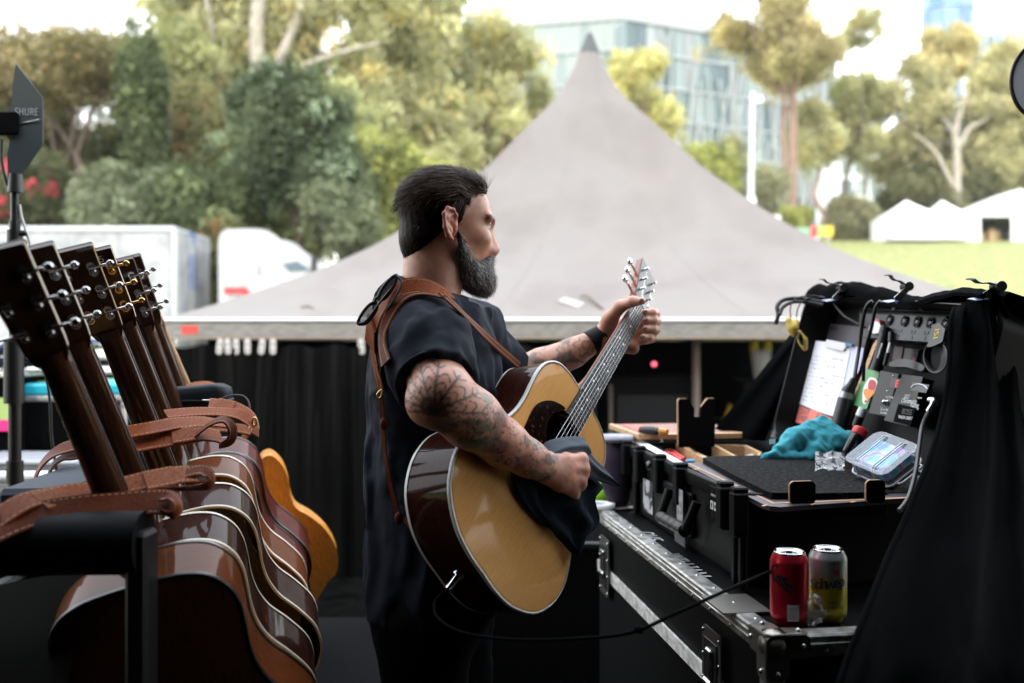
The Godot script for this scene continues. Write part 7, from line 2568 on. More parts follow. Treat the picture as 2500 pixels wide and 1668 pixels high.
	# two tuner pedals
	var t1 := lid_thing("tuner_pedal", "slim black tuner pedal showing a red letter", "pedal", 2180, 965, 0.0)
	plate(t1, "housing", [[2172, 913], [2214, 921], [2186, 1020], [2143, 1012]], 0.0, 0.024, M.black, 0.003)
	plate(t1, "screen", [[2178, 922], [2207, 927], [2198, 951], [2170, 946]], 0.0245, 0.001, M.black_gloss, 0.0)
	var em := mat("red_led", lin(0.7, 0.03, 0.04), 0.4)
	em.emission_enabled = true
	em.emission = Color(1.0, 0.12, 0.15)
	em.emission_energy_multiplier = 1.2
	letters(t1, "led_letter", "E", 0.016, t1.transform.affine_inverse() * on_lid(2190, 937, 0.0262), em, "Droid Sans Mono")
	var ls := OmniLight3D.new()
	ls.name = "led_letter_light"
	ls.light_color = Color(1.0, 0.15, 0.18)
	ls.light_energy = 0.00003
	ls.light_size = 0.006
	ls.shadow_enabled = true
	t1.add_child(ls)
	ls.transform = t1.transform.affine_inverse() * on_lid(2190, 937, 0.034)
	for q in [[2180.0, 918.0], [2208.0, 923.0], [2166.0, 955.0], [2195.0, 962.0]]:
		var sc2 := MB.new()
		var sf := t1.transform.affine_inverse() * on_lid(q[0], q[1], 0.025)
		sc2.ball(sf.origin, Vector3(0.0025, 0.0025, 0.0015), 8, sf.basis)
		part(t1, "screw", sc2, M.nickel)
	var fs := MB.new()
	fs.lathe([Vector2(0.009, 0.0), Vector2(0.009, 0.004), Vector2(0.006, 0.005), Vector2(0.0055, 0.012), Vector2(0.0005, 0.014)], 14, t1.transform.affine_inverse() * on_lid(2166, 984, 0.024) * Transform3D(Basis(Vector3.RIGHT, PI / 2), Vector3.ZERO))
	part(t1, "foot_switch", fs, M.chrome)
	letters(t1, "maker_text", "Sonic Research", 0.0065, t1.transform.affine_inverse() * on_lid(2166, 1001, 0.0252), W)
	letters(t1, "model_text", "TurboTuner ST-300", 0.0042, t1.transform.affine_inverse() * on_lid(2164, 1009, 0.0252), W)
	letters(t1, "scale_text", "CAL POWER IN PLAY", 0.003, t1.transform.affine_inverse() * on_lid(2178, 971, 0.0252), W)
	var t2 := lid_thing("tuner_pedal", "square black chromatic tuner pedal with a silver arc dial", "pedal", 2225, 1000, 0.0)
	plate(t2, "housing", [[2231, 924], [2280, 930], [2246, 1046], [2187, 1032]], 0.0, 0.03, M.black, 0.003)
	plate(t2, "dial_window", [[2229, 934], [2270, 940], [2262, 960], [2222, 954]], 0.0305, 0.001, M.black_gloss, 0.0)
	plate(t2, "treadle", [[2198, 988], [2240, 998], [2228, 1040], [2186, 1030]], 0.0305, 0.005, M.black_matt, 0.001)
	var arcm := MB.new()
	var arcp := []
	for q in [[2226.0, 946.0], [2234.0, 940.0], [2246.0, 938.5], [2258.0, 943.0], [2266.0, 951.0]]:
		arcp.append(t2.transform.affine_inverse() * PP(q[0], q[1], lid_o + lid_n * 0.032, lid_n))
	arcm.tube(smooth(arcp, 4), 0.0022, 6)
	part(t2, "arc_scale", arcm, mat("silver_scale", lin(0.5, 0.52, 0.6), 0.4, 0.3))
	for q in [["OUTPUT", 2216.0, 966.0, 0.0045], ["INPUT", 2246.0, 972.0, 0.0045], ["BYPASS", 2213.0, 972.0, 0.0045], ["Chromatic", 2220.0, 980.0, 0.0105], ["Tuner", 2233.0, 990.0, 0.0105]]:
		letters(t2, "panel_text", q[0], q[3], t2.transform.affine_inverse() * on_lid(q[1], q[2], 0.0312), W)
	letters(t2, "model_text", "TU-3w", 0.008, t2.transform.affine_inverse() * on_lid(2234, 997, 0.0312), W)
	letters(t2, "maker_text", "BOSS", 0.013, t2.transform.affine_inverse() * on_lid(2215, 1006, 0.0362), mat("embossed_black", lin(0.03, 0.03, 0.03), 0.3), "Droid Sans", 0.002)
	letters(t2, "badge_text", "WAZA CRAFT", 0.0075, t2.transform.affine_inverse() * on_lid(2211, 1020, 0.0362), W)
	# stickers, black plate, mouse
	var st := lid_thing("photo_stickers", "two dark photo stickers above the pedals", "sticker", 2210, 860, -0.02)
	plate(st, "sticker", [[2185, 846], [2206, 848], [2200, 882], [2179, 878]], -0.036, 0.001, mat("grey_photo", lin(0.12, 0.09, 0.10), 0.4), 0.0)
	plate(st, "sticker", [[2210, 850], [2245, 854], [2236, 886], [2205, 880]], -0.036, 0.001, mat("dark_photo", lin(0.025, 0.02, 0.025), 0.3), 0.0)
	plate(st, "pink_spot", [[2228, 874], [2234, 872], [2235, 884], [2227, 884]], -0.0345, 0.0006, mat("pink_print", lin(0.3, 0.03, 0.14), 0.4), 0.0)
	var ms := lid_thing("black_clip", "glossy curved black clip above the pedals", "clip", 2220, 895, 0.0)
	plate(ms, "clip", [[2185, 893], [2205, 885], [2235, 886], [2268, 900], [2262, 906], [2230, 897], [2200, 896]], 0.0, 0.016, M.black_gloss, 0.004, true)
	# coiled black cable at the right
	var cc := lid_thing("cable_coil", "coil of thin black cable with a yellow lettered tie", "cable", 2285, 880, 0.03)
	var civ := cc.transform.affine_inverse()
	for i in 7:
		var pts := []
		for k in 13:
			var a := TAU * k / 12
			pts.append(civ * PP(2285 + (16 + 1.8 * i) * cos(a) * (0.9 + 0.03 * i), 872 + (32 + 1.2 * i) * sin(a), lid_o + lid_n * (0.02 + 0.004 * i), lid_n))
		var cm := MB.new()
		cm.tube(smooth(pts, 4), 0.0022, 6, false)
		part(cc, "loop", cm, M.black)
	plate(cc, "tie", [[2282, 796], [2298, 792], [2312, 806], [2306, 835], [2285, 845], [2270, 848]], 0.045, 0.006, mat("tie_black", lin(0.03, 0.032, 0.035), 0.35), 0.002)
	letters(cc, "tie_text", "ISI", 0.016, civ * (on_lid(2287, 815, 0.0515) * Transform3D(Basis(Vector3.BACK, PI / 2 + 0.1), Vector3.ZERO)), mat("yellow_print", lin(0.75, 0.5, 0.02), 0.5))
	# jack plug and its lead running down over the hinge
	var ja := PP(2284, 978, lid_o + lid_n * 0.06, lid_n)
	var jb := PP(2266, 1006, lid_o + lid_n * 0.07, lid_n)
	var jk := thing("jack_plug", "silver right angled jack plug hanging beside the pedals", "plug", Transform3D(Basis.IDENTITY, ja))
	var jm := MB.new()
	jm.tube(PackedVector3Array([Vector3.ZERO, (jb - ja) * 0.3, (jb - ja) * 0.35, jb - ja]), [0.0085, 0.0085, 0.0065, 0.006], 14)
	part(jk, "barrel", jm, M.nickel)
	var jt := MB.new()
	jt.tube(PackedVector3Array([Vector3(0, 0.0, 0), PP(2271, 977, lid_o + lid_n * 0.06, lid_n) - ja]), 0.0075, 12)
	part(jk, "head", jt, M.nickel)
	cable("jack_lead", "black lead running from the jack plug over the rim", [jb, P(2252, 1040, 1.95), P(2244, 1090, 1.88), P(2236, 1150, 1.80), P(2218, 1215, 1.72), P(2195, 1248, 1.68)], 0.0045, M.black)
	# in-ear monitors and their leads over the lid edge
	var yl := mat("yellow_rubber", lin(0.55, 0.40, 0.07), 0.45)
	var ear := thing("ear_plugs", "pair of yellow ear moulds hanging from the lid corner", "ear moulds", Transform3D(Basis.IDENTITY, P(1932, 800, 2.72)))
	var e1 := Blob.new(Vector3(-0.04, -0.05, -0.03), Vector3(0.09, 0.05, 0.03), 0.003, 0.005)
	var eo := ear.position
	e1.chain([P(1925, 782, 2.72) - eo, P(1934, 800, 2.72) - eo, P(1938, 815, 2.72) - eo], [0.009, 0.012, 0.009])
	e1.limb(P(1944, 784, 2.72) - eo, P(1940, 800, 2.71) - eo, 0.006, 0.008)
	e1.finish()
	var em1 := MB.new()
	e1.build(em1)
	part(ear, "mould", em1, yl)
	var e2 := Blob.new(Vector3(-0.02, -0.09, -0.03), Vector3(0.09, 0.03, 0.03), 0.003, 0.005)
	e2.chain([P(1950, 812, 2.72) - eo, P(1960, 832, 2.72) - eo, P(1965, 850, 2.72) - eo], [0.008, 0.011, 0.008])
	e2.finish()
	var em2 := MB.new()
	e2.build(em2)
	part(ear, "mould", em2, yl)
	var bd := MB.new()
	bd.ball(P(1955, 828, 2.705) - eo, Vector3(0.008, 0.02, 0.008), 10, Basis(Vector3.BACK, 0.3))
	part(ear, "dark_insert", bd, M.black_gloss)
	var gl := "black leads looped over the lid corner"
	cable("ear_lead", "thin lead from the outer yellow mould over the lid", [P(1932, 784, 2.72), P(1930, 750, 2.73), P(1945, 728, 2.74), P(1985, 722, 2.75), P(2030, 732, 2.72)], 0.0018, M.black, gl)
	cable("ear_lead", "thin lead from the dark ear mould over the lid", [P(1955, 815, 2.72), P(1945, 770, 2.73), P(1960, 735, 2.74), P(2000, 724, 2.75), P(2040, 735, 2.70)], 0.0018, M.black, gl)
	cable("headset_arm", "thick black cable end hooking left off the lid corner", [P(1893, 792, 2.74), P(1900, 770, 2.74), P(1898, 748, 2.75), P(1915, 732, 2.76), P(1955, 729, 2.76), P(2005, 738, 2.74)], 0.0065, M.black, gl)
	cable("headset_arm", "second black cable curving below the hooked cable end", [P(1904, 768, 2.73), P(1912, 750, 2.74), P(1935, 738, 2.75), P(1970, 738, 2.75), P(2010, 745, 2.73)], 0.0055, M.black, gl)
	cable("lid_lead", "black lead falling from the lid top past the papers", [P(2130, 735, 2.35), P(2115, 750, 2.36), P(2106, 790, 2.38), P(2098, 850, 2.40), P(2086, 925, 2.36)], 0.0048, M.black, gl)
	cable("lid_lead", "black lead hanging in front of the power board edge", [P(2150, 735, 2.3), P(2138, 752, 2.31), P(2128, 800, 2.33), P(2112, 860, 2.36), P(2108, 930, 2.38)], 0.0045, M.black, gl)
	cable("lid_lead", "black lead crossing the lid's dark upper corner", [P(2035, 740, 2.72), P(2060, 770, 2.66), P(2085, 785, 2.6), P(2112, 800, 2.5)], 0.0035, M.black, gl)
	# markers in the far corner of the lid
	var mk := lid_thing("orange_marker", "orange marker pen with a blue end in the lid corner", "marker", 1885, 990, 0.02)
	tubeat.call(mk, "barrel", [1898, 972], [1880, 1018], 0.0085, 0.0085, 0.02, mat("orange_barrel", lin(0.62, 0.22, 0.04), 0.4))
	tubeat.call(mk, "blue_collar", [1902, 964], [1898, 973], 0.0095, 0.0095, 0.02, mat("blue_collar", lin(0.01, 0.02, 0.35), 0.4))
	tubeat.call(mk, "dark_band", [1880, 1018], [1872, 1040], 0.0088, 0.0088, 0.02, mat("brown_band", lin(0.10, 0.05, 0.02), 0.4))
	tubeat.call(mk, "blue_end", [1872, 1040], [1868, 1050], 0.0092, 0.0092, 0.02, mat("blue_end", lin(0.01, 0.02, 0.30), 0.4))
	var m2 := lid_thing("grey_marker", "grey marker pen leaning beside the orange marker", "marker", 1900, 1010, 0.03)
	tubeat.call(m2, "barrel", [1908, 988], [1890, 1036], 0.0105, 0.0105, 0.03, mat("grey_barrel", lin(0.17, 0.15, 0.19), 0.4))
	tubeat.call(m2, "cap", [1890, 1036], [1884, 1048], 0.009, 0.007, 0.03, mat("grey_cap", lin(0.28, 0.27, 0.32), 0.4))


func drape_clamp(label: String, pivot: Array, tip: Array, jaw: Array, d: float) -> void:
	var o := P(pivot[0], pivot[1], d)
	var t := thing("spring_clamp", label, "clamp", Transform3D(Basis.IDENTITY, o), "clamps holding the black drape")
	var steel := mat("clamp_steel", lin(0.05, 0.052, 0.055), 0.3, 0.6)
	var tp := P(tip[0], tip[1], d) - o
	var jw := P(jaw[0], jaw[1], d) - o
	var m := MB.new()
	m.ribbon(smooth([Vector3.ZERO, tp * 0.4 + Vector3(0, 0.004, 0), tp * 0.75, tp + Vector3(0, 0.006, 0), tp * 1.05 + Vector3(0, 0.003, 0)], 4), Vector3(0.1, 1, 0.1), 0.026, 0.003)
	part(t, "lever", m, steel)
	var j := MB.new()
	j.ribbon(smooth([Vector3(0.006, 0.0, 0), jw * 0.5 + Vector3(0.004, 0, 0), jw], 4), Vector3(0.8, 0.3, 0.4), 0.024, 0.003)
	part(t, "jaw", j, M.nickel)
	var j2 := MB.new()
	j2.ribbon(PackedVector3Array([jw, jw + Vector3(-0.03, -0.004, 0.01)]), Vector3(0, 1, 0.2), 0.024, 0.002)
	part(t, "jaw_pad", j2, mat("pad_blue", lin(0.06, 0.10, 0.22), 0.3))
	var p := MB.new()
	p.tube(PackedVector3Array([Vector3(0, 0, -0.016), Vector3(0, 0, 0.016)]), 0.011, 14)
	part(t, "pivot", p, steel)


func make_drapes() -> void:
	drape_clamp("spring clamp at the lid corner beside the ear leads", [2056, 703], [2010, 687], [2035, 732], 2.62)
	drape_clamp("spring clamp with raised lever in mid lid", [2214, 700], [2172, 678], [2186, 734], 2.28)
	drape_clamp("spring clamp with blue jaw at the drape's high corner", [2437, 700], [2374, 688], [2402, 728], 1.95)
	var n := FastNoiseLite.new()
	n.seed = 19
	n.frequency = 3.0
	# cloth hanging from the near end of the lid to below the flight case
	var t := thing("black_drape", "heavy black drape hanging over the near end of the lid", "drape", Transform3D(Basis.IDENTITY, P(2420, 720, 1.9)))
	var left := [[2332, 752, 2.02], [2320, 790, 1.98], [2316, 880, 1.93], [2300, 1000, 1.86], [2262, 1130, 1.74], [2206, 1270, 1.62], [2150, 1400, 1.5], [2098, 1530, 1.4], [2060, 1640, 1.34], [2020, 1760, 1.3], [1980, 1900, 1.28]]
	var right := [[2440, 712, 1.96], [2478, 760, 2.0], [2500, 850, 2.02], [2512, 980, 1.98], [2530, 1130, 1.9], [2545, 1270, 1.8], [2560, 1400, 1.7], [2580, 1530, 1.6], [2600, 1650, 1.52], [2620, 1760, 1.48], [2640, 1900, 1.45]]
	var rows := []
	var lp := []
	var rp := []
	for q in left:
		lp.append(P(q[0], q[1], q[2]))
	for q in right:
		rp.append(P(q[0], q[1], q[2]))
	var ls := smooth(lp, 6)
	var rs := smooth(rp, 6)
	for i in ls.size():
		var v := float(i) / (ls.size() - 1)
		var row := PackedVector3Array()
		for j in 49:
			var u := j / 48.0
			var p := ls[i].lerp(rs[i], u)
			var amp := 0.004 + 0.034 * v
			var fold := sin(u * 17.0 + 1.6 * n.get_noise_2d(u * 0.6, v * 0.4) + 0.9 * v) * amp + 0.02 * n.get_noise_2d(u * 1.2 + 4.0, v * 0.8)
			var bulge := 0.05 * sin(u * PI) * (1.0 - v * 0.5)
			row.append(p + Vector3(-0.25, 0, 0.95) * (fold + bulge) + Vector3(0, 0.012 * sin(u * PI) * (1.0 - v), 0) - t.position)
		rows.append(row)
	var m := MB.new()
	m.grid(rows)
	part(t, "cloth", m, M.drape)
	var hem := MB.new()
	var hp := PackedVector3Array()
	for i in ls.size():
		hp.append(rows[i][0])
	hem.tube(hp, 0.005, 6)
	part(t, "hem", hem, M.drape)
	# the same cloth folded over the top of the lid
	var t2 := thing("lid_drape", "black cloth folded along the top of the open lid", "drape", Transform3D(Basis.IDENTITY, P(2200, 720, 2.3)))
	var m2 := MB.new()
	rows = []
	for i in 41:
		var s := i / 40.0
		var e := P(lerpf(1985.0, 2440.0, s), 0, 1)
		var top := lid_o + wa * (WL - 0.02) * (1.0 - s) + lid_u * (WW + 0.012) + lid_n * 0.05
		top -= lid_u * 0.078 * s
		top += Vector3(0, 0.012 * sin(s * 9.0) + 0.014 * n.get_noise_2d(s * 2.0, 0.0) + (0.02 * exp(-pow((s - 0.42) * 9.0, 2.0))), 0)
		var row := PackedVector3Array()
		var drop := 0.045 * (1.0 - s) + 0.010 + 0.010 * sin(s * 14.0) * (1.0 - s)
		for q in [lid_n * 0.016 - lid_u * drop, lid_n * 0.02 - lid_u * drop * 0.5, lid_n * 0.014 - lid_u * 0.008, Vector3(0, 0.008, 0), -lid_n * 0.05 + lid_u * 0.006, -lid_n * 0.13 - lid_u * 0.0, -lid_n * 0.15 - lid_u * 0.1, -lid_n * 0.16 - Vector3(0, 0.45, 0)]:
			row.append(top + q - t2.position)
		rows.append(row)
	m2.grid(rows)
	part(t2, "cloth", m2, M.drape)
	# cloth slanting down from the far end of the lid
	var t3 := thing("side_drape", "black cloth slanting down from the far end of the lid", "drape", Transform3D(Basis.IDENTITY, P(1900, 900, 2.95)))
	var m3 := MB.new()
	rows = []
	for i in 13:
		var s := i / 12.0
		var a := P(lerpf(1985, 1742, s), lerpf(745, 1046, s), 2.98)
		var b := P(lerpf(1992, 1870, s), lerpf(760, 1085, s), 2.93)
		var row := PackedVector3Array()
		for j in 9:
			var u := j / 8.0
			row.append(a.lerp(b, u) + Vector3(0, 0, 0.05 * sin(u * PI) + 0.02 * sin(u * 9.0 + s * 2.0)) - t3.position)
		rows.append(row)
	m3.grid(rows)
	part(t3, "cloth", m3, M.drape)


# ---------------------------------------------------------------- the technician
var head_xf := Transform3D()
var shirt: Blob


# the point where the sight line of a pixel meets the shirt, lifted off it, and the cloth's normal there
func on_shirt(x: float, y: float, lift: float, fallback: float) -> Array:
	var d := 1.55
	while d < 2.3:
		var p := P(x, y, d)
		var q := (p - shirt.o) / shirt.cs
		if q.x > 2 and q.y > 2 and q.z > 2 and q.x < shirt.nx - 3 and q.y < shirt.ny - 3 and q.z < shirt.nz - 3:
			if shirt.s[(int(q.z) * shirt.ny + int(q.y)) * shirt.nx + int(q.x)] < 0.0:
				var g := shirt.grad(p)
				return [p + g * lift, g]
		d += 0.004
	return [P(x, y, fallback), Vector3(-0.5, 0.4, 0.75).normalized()]


func shirt_band(t: Node3D, called: String, px: Array, width: float, m: Material, lift: float, thick := 0.0035, stitch := true) -> void:
	var pts := []
	var ups := []
	for q in px:
		var k := on_shirt(q[0], q[1], lift, q[2] if q.size() > 2 else 1.93)
		pts.append(k[0])
		ups.append(k[1])
	for it in 2:
		for i in range(1, pts.size() - 1):
			pts[i] = (pts[i - 1] + pts[i] * 2.0 + pts[i + 1]) / 4.0
			ups[i] = ((ups[i - 1] + ups[i] * 2.0 + ups[i + 1]) / 4.0).normalized()
	leather_band(t, called, pts, ups, width, m, thick, stitch)


func ink_noise(seed_: int, f: float, oct := 3) -> FastNoiseLite:
	var n := FastNoiseLite.new()
	n.seed = seed_
	n.frequency = f
	n.fractal_octaves = oct
	return n


func make_person() -> void:
	var a := deg_to_rad(18.0)
	head_xf = Transform3D(Basis(Vector3(cos(a), 0, -sin(a)), Vector3.UP, Vector3(sin(a), 0, cos(a))), P(1085, 560, 1.97))
	var foot := Vector3(-0.15, 0, -2.02)
	var t := thing("person", "bearded man in a dark T-shirt polishing an acoustic guitar", "person", Transform3D(Basis.IDENTITY, foot))
	var skin := mat("skin", Color.WHITE, 0.44)
	skin.vertex_color_use_as_albedo = true
	skin.subsurf_scatter_enabled = true
	skin.subsurf_scatter_strength = 0.12
	skin = bumped(skin, T.speck, 0.015)
	skin.uv1_triplanar = true
	skin.uv1_scale = Vector3.ONE * 14
	var body := MB.new()
	body.colored = true
	make_head(body)
	make_right_arm(body)
	make_left_arm(body)
	make_trunk(body)
	for i in body.v.size():
		body.v[i] -= foot
	part(t, "body", body, skin)
	var nails := MB.new()
	for i in 4:
		var y: float = [765.0, 785.0, 806.0, 827.0][i]
		var ox: float = [0.0, 3.0, 0.0, -10.0][i]
		var tip := P(1576 + ox * 0.6, y - 4, 2.231)
		nails.ball(tip + Vector3(0.001, 0.0015, 0.0012) - foot, Vector3(0.0058, 0.0046, 0.0042), 10)
	nails.ball(P(1566, 732, 2.2005) - foot, Vector3(0.0068, 0.0050, 0.004), 10)
	part(t, "nails", nails, mat("nail", lin(0.60, 0.36, 0.29), 0.25))
	var eyes := MB.new()
	eyes.colored = true
	for sd in [-1.0, 1.0]:
		var ec := head_xf * Vector3(0.0795, 0.0045, sd * 0.031)
		eyes.col = Color(0.62, 0.58, 0.55)
		eyes.ball(ec - foot, Vector3.ONE * 0.0118, 16)
		eyes.col = Color(0.05, 0.045, 0.04)
		eyes.ball(ec + head_xf.basis * Vector3(0.0082, -0.0005, 0) - foot, Vector3(0.005, 0.0058, 0.0058), 12, head_xf.basis)
		eyes.col = SKIN * 0.8
		eyes.ball(ec + head_xf.basis * Vector3(0.0005, 0.0042, 0) - foot, Vector3(0.0128, 0.0085, 0.0128), 14, head_xf.basis * Basis(Vector3.BACK, 0.25))
	part(t, "eyes", eyes, skin)
	make_hair(t)
	make_shirt(t)
	make_trousers(t)
	make_band(t)
	make_person_things()


const SKIN := Color(0.50, 0.245, 0.16)


func make_head(mb: MB) -> void:
	var b := Blob.new(Vector3(-0.13, -0.2, -0.105), Vector3(0.135, 0.14, 0.105), 0.0033, 0.007)
	b.oval(Vector3(-0.009, 0.044, 0), Vector3(0.084, 0.075, 0.0755))
	b.oval(Vector3(0.038, -0.015, 0), Vector3(0.058, 0.085, 0.058))
	b.oval(Vector3(0.048, 0.045, 0), Vector3(0.047, 0.05, 0.056))
	b.limb(Vector3(0.058, -0.09, 0), Vector3(0.076, -0.088, 0), 0.026, 0.02)
	for s in [-1.0, 1.0]:
		b.limb(Vector3(0.006, -0.035, s * 0.050), Vector3(0.055, -0.088, s * 0.022), 0.017, 0.02)
		b.oval(Vector3(0.066, -0.02, s * 0.038), Vector3(0.022, 0.018, 0.018))
		b.limb(Vector3(0.097, 0.021, s * 0.010), Vector3(0.084, 0.022, s * 0.044), 0.0088, 0.0078)
		b.oval(Vector3(0.096, -0.043, s * 0.010), Vector3(0.010, 0.007, 0.007))
	b.limb(Vector3(0.094, 0.006, 0), Vector3(0.110, -0.038, 0), 0.0055, 0.0088)
	b.limb(Vector3(0.094, -0.062, 0), Vector3(0.09, -0.074, 0), 0.010, 0.010)
	# neck
	b.chain([Vector3(-0.022, -0.02, 0), Vector3(-0.024, -0.09, 0), Vector3(-0.034, -0.19, 0)], [0.060, 0.058, 0.066])
	b.finish()
	for s in [-1.0, 1.0]:
		b.dent(Vector3(0.102, 0.003, s * 0.033), 0.0165, 0.006)
	var n := ink_noise(9, 60.0, 3)
	var tint := func(p: Vector3, g: Vector3) -> Color:
		var bl := n.get_noise_3d(p.x * 0.5, p.y * 0.5, p.z * 0.5 + 3.0)
		var c := SKIN * (1.0 + 0.22 * n.get_noise_3d(p.x, p.y, p.z))
		c = c.lerp(Color(0.48, 0.175, 0.115), clampf(0.2 + 0.8 * bl, 0.0, 0.5))
		if absf(p.z) > 0.072 and p.x < 0.012 and p.x > -0.04 and p.y > -0.045 and p.y < 0.045:
			c = Color(0.42, 0.165, 0.115)      # ears are redder
		if p.x > 0.095 and p.y < -0.025 and p.y > -0.055:
			c = Color(0.44, 0.19, 0.14)        # nose
		# stubble and eyebrow hair
		if p.y > 0.0165 and p.y < 0.0285 and p.x > 0.075 and absf(p.z) > 0.008:
			c = c.lerp(Color(0.05, 0.035, 0.03), 0.75)
		if p.x > 0.086 and p.y > -0.002 and p.y < 0.010 and absf(absf(p.z) - 0.031) < 0.011:
			c = c.lerp(Color(0.10, 0.06, 0.05), 0.6)   # lashes
		var fade := (p.y - 0.003) - 0.86 * (p.x + 0.0)
		if fade > 0.004 and p.x < -0.03 and absf(p.z) < 0.074:
			# clipped hairs, thicker up the nape: single dark specks on bare skin
			if n.get_noise_3d(p.x * 9.0, p.y * 9.0, p.z * 9.0) > 0.25 - fade * 12.0:
				c = c.lerp(Color(0.04, 0.03, 0.027), 0.75)
		return c
	var at := mb.v.size()
	b.build(mb, tint)
	for s in [-1.0, 1.0]:
		# ear: helix, antihelix, bowl and lobe
		var eb := Blob.new(Vector3(-0.036, -0.04, s * 0.079 - 0.025), Vector3(0.016, 0.045, s * 0.079 + 0.025), 0.0019, 0.0022)
		var e := Vector3(-0.004, 0.001, s * 0.0735)
		var hel := []
		for q in [[0.008, 0.004, -0.002], [0.010, 0.019, 0.002], [0.003, 0.030, 0.005], [-0.010, 0.032, 0.010], [-0.019, 0.020, 0.014], [-0.016, -0.008, 0.013], [-0.008, -0.023, 0.008], [0.0, -0.029, 0.003]]:
			hel.append(e + Vector3(q[0], q[1], q[2] * s))
		eb.chain(hel, [0.0026, 0.0026, 0.0026, 0.0030, 0.0030, 0.0034, 0.0048, 0.0044])
		eb.oval(e + Vector3(-0.004, 0.006, 0.003 * s), Vector3(0.013, 0.024, 0.004), Basis(Vector3.UP, s * 0.55))
		eb.oval(e + Vector3(0.002, 0.0, -0.006 * s), Vector3(0.013, 0.026, 0.008))
		var anti := []
		for q in [[0.0, 0.020, 0.005], [-0.010, 0.014, 0.010], [-0.009, -0.004, 0.010], [-0.002, -0.014, 0.007]]:
			anti.append(e + Vector3(q[0], q[1], q[2] * s))
		eb.chain(anti, [0.0020, 0.0024, 0.0024, 0.0022])
		eb.limb(e + Vector3(0.008, -0.003, 0.002 * s), e + Vector3(0.007, -0.010, 0.002 * s), 0.0034, 0.003)
		eb.finish()
		eb.dent(e + Vector3(-0.001, 0.001, s * 0.012), 0.0075, 0.0025)
		eb.build(mb, func(p: Vector3, g: Vector3) -> Color: return Color(0.46, 0.175, 0.115) * (1.0 + 0.2 * n.get_noise_3d(p.x, p.y, p.z)))
	for i in range(at, mb.v.size()):
		mb.v[i] = head_xf * mb.v[i]
		mb.n[i] = head_xf.basis * mb.n[i]


